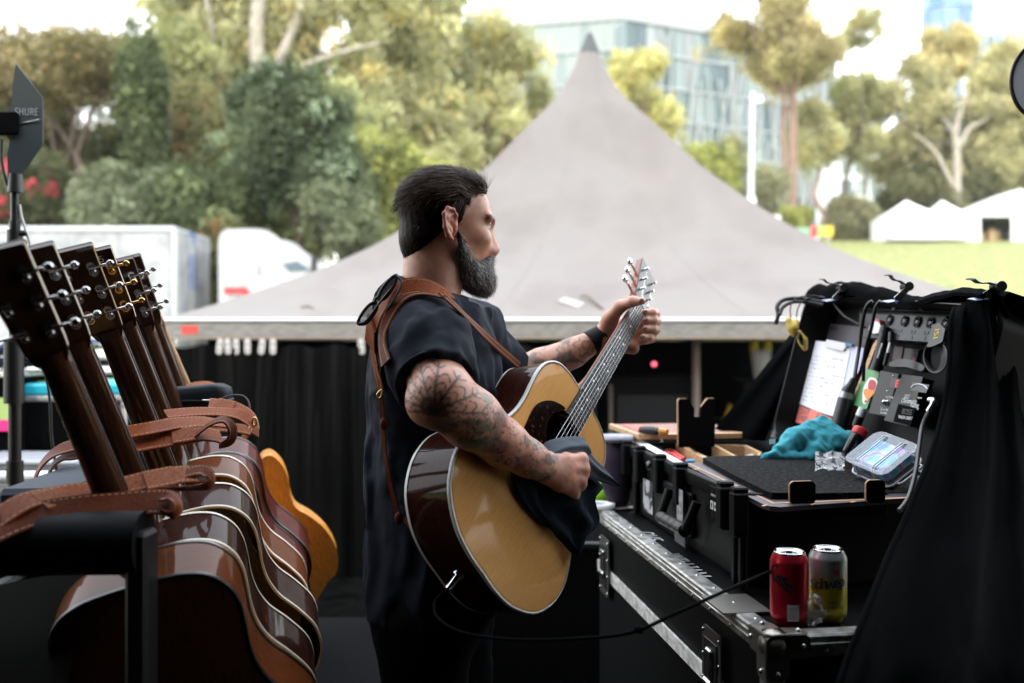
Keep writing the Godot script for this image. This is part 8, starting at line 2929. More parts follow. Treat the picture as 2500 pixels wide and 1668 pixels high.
func make_right_arm(mb: MB) -> void:
	var sh := P(1018, 770, 1.86)
	var up := P(1045, 860, 1.75)
	var el := P(1078, 968, 1.65)
	var wr := P(1326, 1140, 1.815)
	var b := Blob.new(Vector3(-0.30, 1.09, -1.99), Vector3(0.12, 1.54, -1.56), 0.0035, 0.009)
	b.chain([sh, up, el], [0.058, 0.055, 0.050])
	b.chain([P(1045, 985, 1.645), el, P(1150, 1022, 1.695), P(1228, 1082, 1.75), P(1290, 1120, 1.79), wr], [0.036, 0.049, 0.051, 0.041, 0.032, 0.0285])
	b.finish()
	# hand: metacarpals to four knuckles, fingers closed on the cloth behind
	var kn := [P(1420, 1121, 1.868), P(1425, 1146, 1.862), P(1418, 1174, 1.858), P(1400, 1200, 1.856)]
	var hb := Blob.new(Vector3(-0.02, 1.12, -1.97), Vector3(0.18, 1.30, -1.74), 0.0031, 0.0042)
	hb.chain([P(1250, 1097, 1.765), P(1292, 1121, 1.792), wr], [0.034, 0.0285, 0.0275])
	for i in 4:
		var w0: Vector3 = wr + Vector3(0.004, 0.012 - 0.008 * i, 0.004)
		hb.chain([w0, w0.lerp(kn[i], 0.55) + Vector3(-0.002, 0.0, 0.004), kn[i]], [0.0165, 0.0135, 0.0112 - 0.0005 * i])
		var p1: Vector3 = kn[i] + Vector3(0.003, -0.013, -0.034)
		var p2 := p1 + Vector3(-0.026, -0.014, -0.012)
		var p3 := p2 + Vector3(-0.018, 0.006, 0.012)
		hb.chain([kn[i], p1, p2, p3], [0.0112 - 0.0005 * i, 0.0095, 0.0088, 0.0080])
	hb.chain([wr, P(1360, 1158, 1.838), P(1388, 1178, 1.848)], [0.024, 0.024, 0.018])
	hb.chain([P(1338, 1120, 1.838), P(1368, 1110, 1.866), P(1400, 1108, 1.893), P(1424, 1112, 1.908)], [0.016, 0.0142, 0.0116, 0.0098])
	hb.finish()
	var tn := ink_noise(4, 70.0, 2)
	hb.shape(func(p: Vector3, s: float) -> float: return s + 0.0007 * tn.get_noise_3d(p.x, p.y, p.z), 0.012)
	# sleeve of tattoos: a web at the elbow, then mixed dark shapes to the wrist
	var n1 := ink_noise(21, 24.0, 3)
	var n2 := ink_noise(33, 55.0, 2)
	var n3 := ink_noise(47, 14.0, 2)
	var fw := (wr - el).normalized()
	var uw := (up - el).normalized()
	var wo2 := P(1062, 1000, 1.62)
	var wx := (P(1120, 985, 1.62) - wo2).normalized()
	var wy := (P(1072, 905, 1.62) - wo2).normalized()
	var tint := func(p: Vector3, g: Vector3) -> Color:
		var along := (p - el).dot(fw)
		var c2 := SKIN * (1.0 + 0.12 * n2.get_noise_3d(p.x, p.y, p.z))
		c2.r = minf(c2.r * 1.06, 0.55)
		if along > 0.315:
			return c2 * (1.0 + 0.16 * n1.get_noise_3d(p.x * 1.6, p.y * 1.6, p.z * 1.6))
		var inkc := Color(0.022, 0.026, 0.030)
		var q := p - wo2
		var qx := q.dot(wx)
		var qy := q.dot(wy)
		var rr := sqrt(qx * qx + qy * qy)
		var an := atan2(qy, qx)
		# spider web over the elbow
		if g.z > 0.05 and rr < 0.085 and qy > -0.01:
			var spoke := absf(fposmod(an / 0.42 + 0.5, 1.0) - 0.5) * 0.42 * rr
			var sag := rr + 0.006 * cos((an / 0.42) * TAU)
			var ring := absf(fposmod(sag / 0.0165 + 0.5, 1.0) - 0.5) * 0.0165
			var w := clampf(1.6 - minf(spoke, ring) / 0.0018, 0.0, 1.0)
			c2 = c2.lerp(inkc, 0.9 * w)
			if rr < 0.022:
				c2 = c2.lerp(Color(0.16, 0.055, 0.045), 0.5)
			return c2
		var dens := smoothstep(-0.04, 0.03, along) * (1.0 - smoothstep(0.285, 0.30, along))
		if along < -0.02:
			dens = 0.28
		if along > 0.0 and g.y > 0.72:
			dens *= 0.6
		var v := n1.get_noise_3d(p.x, p.y, p.z)
		var line := 1.0 - smoothstep(0.0, 0.085, absf(v - 0.04))
		var line2 := 1.0 - smoothstep(0.0, 0.10, absf(n2.get_noise_3d(p.x + 3.0, p.y, p.z)))
		var fill := smoothstep(0.02, 0.35, n3.get_noise_3d(p.x, p.y, p.z + 2.0))
		c2 = c2.lerp(Color(0.075, 0.072, 0.062), 0.75 * dens * fill)
		var hue := n3.get_noise_3d(p.x + 7.0, p.y, p.z)
		if hue > 0.22:
			c2 = c2.lerp(Color(0.05, 0.13, 0.07), 0.6 * dens)
		elif hue < -0.28:
			c2 = c2.lerp(Color(0.36, 0.10, 0.07), 0.4 * dens)
		c2 = c2.lerp(inkc, dens * clampf(1.0 * line + 0.5 * line2, 0.0, 0.93))
		return c2
	b.build(mb, tint)
	hb.build(mb, tint)


func make_left_arm(mb: MB) -> void:
	var b := Blob.new(Vector3(-0.19, 1.28, -2.44), Vector3(0.40, 1.62, -2.1), 0.0036, 0.0038)
	var wr := P(1460, 828, 2.33)
	b.chain([Vector3(-0.12, 1.48, -2.2), P(1240, 930, 2.28), P(1325, 896, 2.30), P(1400, 861, 2.32), wr], [0.05, 0.048, 0.046, 0.036, 0.0265])
	# palm behind the neck
	for i in 4:
		var y: float = [765.0, 785.0, 806.0, 827.0][i]
		b.limb(wr + Vector3(0.012, 0.006 - 0.006 * i, 0), P(1548, y + 8, 2.355), 0.020, 0.0125)
		var o: float = [0.0, 3.0, 0.0, -10.0][i]
		b.chain([P(1548, y + 8, 2.355), P(1590 + o, y + 2, 2.345), P(1601 + o, y, 2.30), P(1593 + o, y - 3, 2.258), P(1574 + o * 0.6, y - 4, 2.238)], [0.0100, 0.0090, 0.0086, 0.0080, 0.0070])
	b.limb(wr, P(1545, 850, 2.335), 0.022, 0.016)
	b.chain([P(1478, 806, 2.33), P(1490, 778, 2.305), P(1515, 748, 2.262), P(1545, 736, 2.228), P(1567, 735, 2.208)], [0.022, 0.019, 0.0140, 0.0115, 0.0092])
	b.finish()
	var n1 := ink_noise(71, 22.0, 3)
	var n2 := ink_noise(72, 46.0, 2)
	var n3 := ink_noise(73, 13.0, 2)
	var el := P(1240, 930, 2.28)
	var fw := (wr - el).normalized()
	var len := (wr - el).length()
	var fo2 := P(1432, 842, 2.29)
	var tint := func(p: Vector3, g: Vector3) -> Color:
		var c := SKIN * (1.0 + 0.14 * n2.get_noise_3d(p.x, p.y, p.z))
		var al := (p - el).dot(fw)
		if al > len - 0.01 or al < 0.0:
			return c
		var inkc := Color(0.035, 0.038, 0.04)
		# a flower near the band: rings round an orange middle
		var rr := (p - fo2).length()
		if rr < 0.042:
			var an := atan2(p.y - fo2.y, p.x - fo2.x)
			var petal := 0.026 + 0.006 * cos(an * 6.0)
			c = c.lerp(Color(0.40, 0.13, 0.03), 0.55 * (1.0 - smoothstep(0.010, 0.026, rr)))
			c = c.lerp(inkc, 0.85 * clampf(1.0 - minf(absf(rr - petal), absf(rr - 0.011)) / 0.0035, 0.0, 1.0))
			return c
		var fill := smoothstep(-0.05, 0.2, n3.get_noise_3d(p.x, p.y, p.z)) * smoothstep(0.0, 0.05, al)
		c = c.lerp(Color(0.05, 0.05, 0.05), 0.72 * fill)
		c = c.lerp(inkc, 0.7 * (1.0 - smoothstep(0.0, 0.10, absf(n1.get_noise_3d(p.x, p.y, p.z)))))
		return c
	b.build(mb, tint)


func make_trunk(mb: MB) -> void:
	mb.col = SKIN
	var b := Blob.new(Vector3(-0.36, 0.04, -2.32), Vector3(0.08, 1.58, -1.76), 0.022, 0.03)
	b.limb(Vector3(-0.155, 1.52, -2.0), Vector3(-0.155, 1.40, -2.02), 0.05, 0.10)
	b.limb(Vector3(-0.155, 1.40, -2.02), Vector3(-0.155, 1.0, -2.02), 0.09, 0.07)
	b.limb(Vector3(-0.18, 1.45, -1.9), Vector3(-0.12, 1.45, -2.15), 0.04, 0.04)
	for z in [-1.94, -2.1]:
		b.limb(Vector3(-0.16, 1.0, z), Vector3(-0.15, 0.08, z), 0.06, 0.035)
	b.finish()
	b.build(mb)


func strands(mb: MB, roots: Array, flow: Callable, count: int, length: Vector2, width: float, colour: Callable, curl: float, sd: int, lift := 0.30) -> void:
	var r := RandomNumberGenerator.new()
	r.seed = sd
	for i in count:
		var k: Array = roots[r.randi() % roots.size()]
		var p: Vector3 = k[0] + Vector3(r.randfn(), r.randfn(), r.randfn()) * 0.0015
		var nn: Vector3 = k[1]
		var f: Vector3 = flow.call(p, nn)
		f = (f - nn * f.dot(nn)).normalized()
		f = (f + Vector3(r.randfn(), r.randfn(), r.randfn()) * (0.06 + 0.3 * curl)).normalized()
		var l := r.randf_range(length.x, length.y)
		var side := f.cross(nn).normalized()
		var q := p - nn * 0.001
		var pts := []
		var bend := Vector3(r.randfn(), r.randfn(), r.randfn()) * curl
		for s in 4:
			pts.append(q)
			q += (f * (1.0 - 0.12 * s) + nn * lift * (1.0 - 0.5 * s) + bend * s * 0.3).normalized() * l / 3.0
		mb.col = colour.call(p, r.randf())
		var at := mb.v.size()
		for s in 4:
			var w := width * (1.0 - s / 3.4)
			var fn := (nn + side * 0.3 * r.randfn()).normalized()
			mb.vert(head_xf * (pts[s] - side * w), head_xf.basis * fn)
			mb.vert(head_xf * (pts[s] + side * w), head_xf.basis * fn)
		for s in 3:
			mb.face(at + s * 2, at + s * 2 + 1, at + s * 2 + 3)
			mb.face(at + s * 2, at + s * 2 + 3, at + s * 2 + 2)


func make_hair(t: Node3D) -> void:
	var foot := t.position
	var hair := mat("hair", Color.WHITE, 0.42)
	hair.vertex_color_use_as_albedo = true
	hair.metallic_specular = 0.18
	# the swept-back mass
	var b := Blob.new(Vector3(-0.14, -0.09, -0.1), Vector3(0.11, 0.155, 0.1), 0.0036, 0.006)
	b.oval(Vector3(-0.007, 0.046, 0), Vector3(0.086, 0.077, 0.0765))
	b.oval(Vector3(-0.008, 0.062, 0), Vector3(0.080, 0.066, 0.066))
	b.chain([Vector3(-0.020, 0.03, 0), Vector3(-0.026, -0.02, 0), Vector3(-0.027, -0.062, 0)], [0.070, 0.0655, 0.0600])
	b.oval(Vector3(0.028, 0.084, 0), Vector3(0.056, 0.040, 0.052))
	b.chain([Vector3(0.062, 0.086, 0.03), Vector3(0.068, 0.089, 0.0), Vector3(0.062, 0.086, -0.03)], [0.016, 0.018, 0.016])
	b.finish()
	b.shape(func(p: Vector3, s: float) -> float:
		# hairline: forehead, temple, over the ear, down to the nape
		var line := (p.y - 0.003) - 0.86 * p.x
		if p.x > 0.04:
			line = (p.y - 0.060) - 0.35 * (p.x - 0.08) - 0.014 * clampf((absf(p.z) - 0.02) / 0.05, 0.0, 1.0) * 1.0
		var d := maxf(s + 0.0065 * exp(-maxf(line, 0.0) / 0.014) * (1.0 if p.x < 0.03 else 0.3), -line * 0.7)
		if absf(p.z) > 0.06 and p.x > -0.005 and p.x < 0.028 and p.y > -0.03 and p.y < 0.06:
			d = minf(d, s + 0.0012)    # sideburn
		return d + 0.0012 * sin(p.x * 90.0 + p.z * 420.0 + p.y * 60.0) * (1.0 if p.y > 0.06 else 0.3), 0.05)
	var m := MB.new()
	m.colored = true
	var roots := []
	var dark := Color(0.010, 0.0068, 0.005)
	b.build(m, func(p: Vector3, g: Vector3) -> Color:
		roots.append([p, g])
		return dark)
	for i in m.v.size():
		m.v[i] = head_xf * m.v[i]
		m.n[i] = head_xf.basis * m.n[i]
	var flow := func(p: Vector3, nn: Vector3) -> Vector3:
		if p.y > 0.055 or p.x > 0.05:
			return Vector3(-1.0, 0.25 if p.x > 0.03 else -0.25, 0.1 * signf(p.z))
		return Vector3(-0.55, -0.85, 0)
	var shade := func(p: Vector3, k: float) -> Color:
		var grey := smoothstep(0.085, 0.02, p.y) * smoothstep(-0.02, 0.06, p.x)
		if k < (0.06 if p.x > 0.0 else 0.015) + 0.5 * grey:
			return Color(0.24, 0.23, 0.22) * (0.5 + k)
		return Color(0.040, 0.022, 0.013) * (0.3 + 2.0 * k * k)
	var brow := []
	for sd in [-1.0, 1.0]:
		for i in 60:
			var u := i / 59.0
			brow.append([Vector3(lerpf(0.1035, 0.088, u), 0.0225 + 0.003 * sin(u * PI) + 0.0025 * (i % 3 - 1), sd * lerpf(0.010, 0.047, u)), Vector3(0.9, 0.2, sd * (0.2 + 0.6 * u)).normalized()])
	strands(m, brow, func(p: Vector3, nn: Vector3) -> Vector3: return Vector3(-0.3, 0.1, signf(p.z)), 420, Vector2(0.005, 0.009), 0.0005, func(p: Vector3, k: float) -> Color: return Color(0.03, 0.02, 0.015) * (0.6 + k), 0.05, 8, 0.25)
	strands(m, roots.filter(func(k): return k[0].y > 0.05), flow, 5200, Vector2(0.025, 0.050), 0.0007, shade, 0.03, 5, 0.10)
	strands(m, roots.filter(func(k): return k[0].y <= 0.055), flow, 3400, Vector2(0.005, 0.010), 0.0006, shade, 0.04, 6, 0.25)
	for i in m.v.size():
		m.v[i] -= foot
	part(t, "hair", m, hair)
	# beard
	var bb := Blob.new(Vector3(-0.01, -0.165, -0.085), Vector3(0.135, 0.01, 0.085), 0.0038, 0.008)
	bb.limb(Vector3(0.058, -0.092, 0), Vector3(0.078, -0.108, 0), 0.036, 0.026)
	for s in [-1.0, 1.0]:
		bb.chain([Vector3(0.014, -0.012, s * 0.066), Vector3(0.022, -0.055, s * 0.056), Vector3(0.045, -0.088, s * 0.036), Vector3(0.07, -0.1, s * 0.016)], [0.0045, 0.010, 0.019, 0.024])
		bb.limb(Vector3(0.094, -0.058, s * 0.006), Vector3(0.08, -0.074, s * 0.026), 0.0075, 0.009)
	bb.limb(Vector3(0.082, -0.088, 0), Vector3(0.086, -0.112, 0), 0.018, 0.02)
	bb.finish()
	var bm := MB.new()
	bm.colored = true
	var broots := []
	bb.build(bm, func(p: Vector3, g: Vector3) -> Color:
		broots.append([p, g])
		return Color(0.075, 0.068, 0.065))
	for i in bm.v.size():
		bm.v[i] = head_xf * bm.v[i]
		bm.n[i] = head_xf.basis * bm.n[i]
	var bflow := func(p: Vector3, nn: Vector3) -> Vector3:
		return Vector3(0.35, -1.0, 0)
	var bshade := func(p: Vector3, k: float) -> Color:
		var salt := 0.42 + 0.25 * smoothstep(-0.03, -0.09, p.y)
		return (Color(0.46, 0.44, 0.43) if k < salt else Color(0.035, 0.027, 0.024)) * (0.55 + 0.8 * k)
	strands(bm, broots, bflow, 8000, Vector2(0.008, 0.018), 0.0006, bshade, 0.5, 7, 0.6)
	for i in bm.v.size():
		bm.v[i] -= foot
	part(t, "beard", bm, hair)


func make_shirt(t: Node3D) -> void:
	var fwd := Vector3(0.97, 0, 0.24)
	var rt := Vector3(-0.24, 0, 0.97)
	var bs := Basis(fwd, Vector3.UP, rt)
	var b := Blob.new(Vector3(-0.37, 0.86, -2.34), Vector3(0.14, 1.64, -1.60), 0.0066, 0.02)
	b.oval(Vector3(-0.165, 1.36, -2.02), Vector3(0.136, 0.19, 0.18), bs)
	b.oval(Vector3(-0.160, 1.15, -2.02), Vector3(0.146, 0.24, 0.175), bs)
	b.oval(Vector3(-0.165, 0.93, -2.02), Vector3(0.146, 0.26, 0.18), bs)
	var sh := P(1015, 765, 1.87)
	var ls := Vector3(-0.11, 1.485, -2.18)
	b.limb(sh + Vector3(0, -0.01, 0), ls, 0.070, 0.068)
	b.limb(Vector3(-0.168, 1.525, -1.99), sh, 0.060, 0.062)
	b.limb(Vector3(-0.160, 1.525, -2.0), ls, 0.060, 0.055)
	var up := P(1046, 850, 1.765)
	var cuff := P(1062, 935, 1.685)
	var sl := Blob.new(b.o, b.o + Vector3(b.nx - 2, b.ny - 2, b.nz - 2) * b.cs + Vector3.ONE * 0.001, 0.0066, 0.02)
	sl.chain([sh, up, cuff + (cuff - up) * 0.35], [0.069, 0.070, 0.072])
	sl.finish()
	sl.clip(cuff, (cuff - up).normalized())
	b.limb(ls, P(1225, 905, 2.26), 0.066, 0.066)
	b.finish()
	b.join(sl, 0.03)
	b.clip(Vector3(0, 0.885, 0), Vector3.DOWN)
	# neck opening
	var nk := head_xf * Vector3(-0.028, -0.128, 0)
	var nn := Vector3(0.32, 1.0, 0.05).normalized()
	var f1 := ink_noise(81, 9.0, 2)
	var f2 := ink_noise(82, 26.0, 2)
	var sd := (cuff - sh).normalized()
	b.shape(func(p: Vector3, s: float) -> float:
		var d := s
		# the collar: everything above a slanted plane near the neck is open
		d = maxf(d, (p - nk).dot(nn))
		# folds: curved drags round the sleeve and shoulder, long soft ones over the back
		var q := p - sh
		var al := q.dot(sd)
		var w1 := sin((al * 46.0 + q.x * 22.0 - q.y * 8.0) + 3.4 * f1.get_noise_3d(p.x, p.y, p.z))
		var near := smoothstep(0.30, 0.10, q.length())
		d -= near * 0.0095 * pow(maxf(w1, 0.0), 2.0)
		var w2 := sin(p.x * 38.0 + p.z * 30.0 + p.y * 13.0 + 3.5 * f1.get_noise_3d(p.x, p.y * 0.5, p.z))
		d -= (1.0 - near) * 0.008 * w2
		d -= 0.0022 * f2.get_noise_3d(p.x, p.y * 0.8, p.z)
		return d, 0.035)
	shirt = b
	var m := MB.new()
	b.build(m)
	# collar rib
	var rib := MB.new()
	var ring := PackedVector3Array()
	var ex := (Vector3.RIGHT - nn * nn.x).normalized()
	var ez := ex.cross(nn)
	for i in 41:
		var a := TAU * i / 40
		ring.append(nk + nn * 0.001 + ex * cos(a) * 0.073 + ez * sin(a) * 0.072 - t.position)
	for i in m.v.size():
		m.v[i] -= t.position
	var cloth := bumped(grained(mat("navy_jersey", lin(0.0112, 0.0152, 0.0275), 0.9), T.cloth, Vector3.ONE * 12), T.cloth, 0.03)
	cloth.rim_enabled = true
	cloth.rim = 0.12
	cloth.metallic_specular = 0.3
	var sp := part(t, "t_shirt", m, cloth)
	rib.tube(ring, 0.0085, 8, false, 1.0)
	part(sp, "collar", rib, cloth)
	# cuff hem
	var hem := MB.new()
	var ax := (cuff - up).normalized()
	var hx := ax.cross(Vector3.BACK).normalized()
	var hz := ax.cross(hx)
	var hr := PackedVector3Array()
	for i in 33:
		var a := TAU * i / 32
		hr.append(cuff - ax * 0.002 + (hx * cos(a) + hz * sin(a)) * 0.0695 - t.position)
	hem.tube(hr, 0.004, 6, false)
	part(sp, "cuff", hem, cloth)


func make_trousers(t: Node3D) -> void:
	var b := Blob.new(Vector3(-0.36, 0.0, -2.32), Vector3(0.12, 0.98, -1.74), 0.012, 0.02)
	b.oval(Vector3(-0.165, 0.90, -2.02), Vector3(0.125, 0.12, 0.165), Basis(Vector3(0.97, 0, 0.24), Vector3.UP, Vector3(-0.24, 0, 0.97)))
	for q in [[Vector3(-0.185, 0.88, -1.945), Vector3(-0.165, 0.5, -1.92), Vector3(-0.19, 0.09, -1.91)], [Vector3(-0.145, 0.88, -2.10), Vector3(-0.11, 0.5, -2.13), Vector3(-0.13, 0.09, -2.14)]]:
		b.chain(q, [0.098, 0.072, 0.055])
	b.finish()
	var n := ink_noise(91, 12.0, 2)
	b.shape(func(p: Vector3, s: float) -> float: return s - 0.004 * n.get_noise_3d(p.x, p.y * 1.6, p.z), 0.03)
	var m := MB.new()
	b.build(m)
	for i in m.v.size():
		m.v[i] -= t.position
	part(t, "trousers", m, mat("black_denim", lin(0.003, 0.0033, 0.004), 0.9))
	for z in [-1.91, -2.14]:
		var s := Blob.new(Vector3(-0.32, -0.01, z - 0.09), Vector3(0.18, 0.16, z + 0.09), 0.01, 0.012)
		s.limb(Vector3(-0.22, 0.045, z), Vector3(0.06, 0.035, z + 0.01), 0.045, 0.035)
		s.limb(Vector3(-0.19, 0.05, z), Vector3(-0.18, 0.11, z), 0.046, 0.042)
		s.finish()
		s.clip(Vector3(0, 0.004, 0), Vector3.DOWN)
		var sm := MB.new()
		s.build(sm)
		for i in sm.v.size():
			sm.v[i] -= t.position
		part(t, "shoe", sm, M.black_matt)


func make_band(t: Node3D) -> void:
	var c := P(1457, 829, 2.33)
	var ax := (P(1480, 815, 2.335) - P(1435, 843, 2.325)).normalized()
	var m := MB.new()
	var prof := []
	for q in [[-0.021, 0.0305], [-0.0205, 0.0325], [0.0, 0.0305], [0.0205, 0.0295], [0.021, 0.0275]]:
		prof.append(Vector2(q[1], q[0]))
	var bx := ax.cross(Vector3.BACK).normalized()
	m.lathe(prof, 24, Transform3D(Basis(bx, ax, bx.cross(ax)), c - t.position))
	part(t, "wristband", m, mat("black_wristband", lin(0.012, 0.012, 0.013), 0.6), "wide black wristband")


func make_person_things() -> void:
	# leather strap carrying the guitar
	var s := thing("guitar_strap", "tan leather strap over the technician's shoulder", "strap", Transform3D(Basis.IDENTITY, P(1000, 695, 1.92)))
	var up := Vector3(-0.3, 0.2, 0.9)
	shirt_band(s, "shoulder_band", [[930, 900], [922, 862], [918, 820], [922, 785], [935, 752], [955, 724], [982, 704], [1012, 697], [1042, 703], [1066, 716], [1092, 738]], 0.040, M.tan, 0.010)
	shirt_band(s, "shoulder_band", [[950, 890], [940, 850], [938, 815], [944, 782], [958, 752], [980, 728], [1005, 716], [1032, 716], [1056, 724], [1080, 738]], 0.026, M.tan_dark, 0.009)
	shirt_band(s, "front_band", [[1076, 726], [1096, 744], [1120, 768], [1150, 797], [1180, 824, 1.9], [1215, 854, 1.94], [1262, 892, 1.985]], 0.019, M.tan_dark, 0.008)
	shirt_band(s, "keeper", [[919, 838], [919, 815], [923, 788]], 0.050, M.tan, 0.013, 0.005)
	shirt_band(s, "tail_band", [[928, 890], [932, 915], [938, 955]], 0.018, M.tan, 0.012, 0.003)
	shirt_band(s, "tail_band", [[940, 965], [942, 1000], [944, 1040], [948, 1100], [955, 1150], [964, 1195], [975, 1235], [987, 1266, 1.79]], 0.012, M.tan_dark, 0.012, 0.003, false)
	leather_band(s, "end_band", [P(987, 1266, 1.80), P(1040, 1330, 1.77), P(1118, 1392, 1.745)], Vector3(-0.75, 0.0, 0.7), 0.012, M.tan_dark, 0.003, false)
	var rg := MB.new()
	var rp := []
	for i in 13:
		var a := TAU * i / 12
		rp.append(on_shirt(938 + 5 * cos(a), 960 + 11 * sin(a), 0.014, 1.86)[0] - s.position)
	rg.tube(smooth(rp, 3), 0.0018, 6)
	part(s, "brass_ring", rg, M.brass)
	for q in [[946.0, 1032.0, 1.842], [982.0, 1262.0, 1.77]]:
		var kb := MB.new()
		kb.ball(on_shirt(q[0], q[1], 0.012, q[2])[0] - s.position, Vector3(0.009, 0.013, 0.008), 12)
		part(s, "leather_knot", kb, M.tan_dark)
	# sunglasses hooked on the back of the collar
	var g := thing("sunglasses", "black sunglasses hooked on the back of the shirt collar", "sunglasses", Transform3D(Basis.IDENTITY, P(930, 735, 1.78)))
	var o := g.position
	var d := 1.78
	var lens := mat("green_lens", Color(0.55, 0.60, 0.50, 0.55), 0.08)
	lens.transparency = BaseMaterial3D.TRANSPARENCY_ALPHA
	for q in [[[968, 672], [956, 678], [938, 698], [925, 722], [928, 732], [940, 728], [956, 708], [966, 688]], [[915, 738], [902, 744], [885, 764], [874, 786], [880, 792], [895, 788], [912, 768], [920, 750]]]:
		var ring := []
		var poly := []
		for k in q:
			ring.append(P(k[0], k[1], d) - o)
			poly.append(Vector2(ring[-1].x, ring[-1].y))
		ring.append(ring[0])
		ring.append(ring[1])
		var fm := MB.new()
		fm.tube(smooth(ring, 4), 0.0032, 8, false)
		part(g, "rim", fm, M.black)
		var lm := MB.new()
		lm.prism(smooth2(poly, 4, true), -0.001, 0.001, Transform3D.IDENTITY, 0.0)
		part(g, "lens", lm, lens)
	var br := MB.new()
	br.tube(smooth([P(926, 725, d) - o, P(918, 728, d) - o, P(915, 738, d) - o]), 0.0028, 8)
	part(g, "bridge", br, M.black)
	for q in [[[966, 674], [980, 690], [960, 735], [930, 775]], [[876, 790], [895, 782], [930, 735], [955, 705]]]:
		var tm := MB.new()
		var pth := []
		for k in q:
			pth.append(P(k[0], k[1], d - 0.02) - o)
		tm.tube(smooth(pth, 5), 0.0034, 8, true, 0.6)
		part(g, "temple", tm, M.black)
	make_polishing_cloth()


func make_polishing_cloth() -> void:
	var o := P(1400, 1180, 1.9)
	var t := thing("polishing_cloth", "dark navy polishing cloth gripped against the guitar", "cloth", Transform3D(Basis.IDENTITY, o))
	var n := ink_noise(55, 14.0, 2)
	var navy := bumped(grained(mat("navy_cotton", lin(0.014, 0.022, 0.034), 0.95), T.cloth, Vector3.ONE * 14), T.cloth, 0.04)
	navy.rim_enabled = true
	navy.rim = 0.3
	navy.metallic_specular = 0.2
	var slate := bumped(grained(mat("lit_cotton", lin(0.075, 0.10, 0.125), 0.95), T.cloth, Vector3.ONE * 14), T.cloth, 0.04)  # lit copy of the navy cotton, brightness put into the colour
	var gn := held.basis.z
	var sheet := func(called: String, edge_a: Array, edge_b: Array, bulge: float, folds: float, mt: Material) -> void:
		var ea := []
		var eb := []
		for q in edge_a:
			ea.append(PP(q[0], q[1], held.origin + gn * q[2], gn) - o)
		for q in edge_b:
			eb.append(PP(q[0], q[1], held.origin + gn * q[2], gn) - o)
		var sa := smooth(ea, 8)
		var sb := smooth(eb, 8)
		var front := []
		for i in sa.size():
			var row := PackedVector3Array()
			for j in 17:
				var u := j / 16.0
				var p := sa[i].lerp(sb[i], u)
				p += gn * (bulge * sin(u * PI) + folds * sin(u * 11.0 + i * 0.12) * u * (1.0 - u) * 4.0 + 0.006 * n.get_noise_3d(p.x, p.y, p.z))
				row.append(p)
			front.append(row)
		var m := MB.new()
		m.grid(front)
		var back := []
		for row in front:
			var r2 := PackedVector3Array()
			for p in row:
				r2.append(p - gn * 0.0016)
			back.append(r2)
		m.grid(back, false, -1.0)
		part(t, called, m, mt)
	# flap above the fist and side wing, light falling on them painted as paler cotton
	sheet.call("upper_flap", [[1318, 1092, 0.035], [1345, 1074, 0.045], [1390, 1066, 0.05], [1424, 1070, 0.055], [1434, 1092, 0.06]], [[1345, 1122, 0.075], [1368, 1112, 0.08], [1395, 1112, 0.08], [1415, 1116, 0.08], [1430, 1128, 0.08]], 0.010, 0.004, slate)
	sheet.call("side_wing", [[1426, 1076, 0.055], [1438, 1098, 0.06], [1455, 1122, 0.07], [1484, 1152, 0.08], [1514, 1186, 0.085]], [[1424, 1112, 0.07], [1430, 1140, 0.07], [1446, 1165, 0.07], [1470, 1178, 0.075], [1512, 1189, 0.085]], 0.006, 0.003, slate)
	# hanging body of the cloth
	sheet.call("hanging_fold", [[1425, 1115, 0.06], [1440, 1160, 0.055], [1476, 1190, 0.05], [1455, 1215, 0.045], [1464, 1272, 0.03], [1430, 1315, 0.02], [1400, 1354, 0.014]], [[1330, 1150, 0.045], [1285, 1172, 0.022], [1275, 1208, 0.016], [1305, 1258, 0.014], [1342, 1294, 0.013], [1370, 1322, 0.013], [1396, 1354, 0.013]], 0.012, 0.010, navy)
	sheet.call("tucked_fold", [[1345, 1160, 0.04], [1335, 1200, 0.03], [1340, 1245, 0.022], [1350, 1290, 0.016]], [[1248, 1140, 0.018], [1258, 1185, 0.016], [1285, 1235, 0.015], [1330, 1285, 0.014]], 0.006, 0.004, navy)


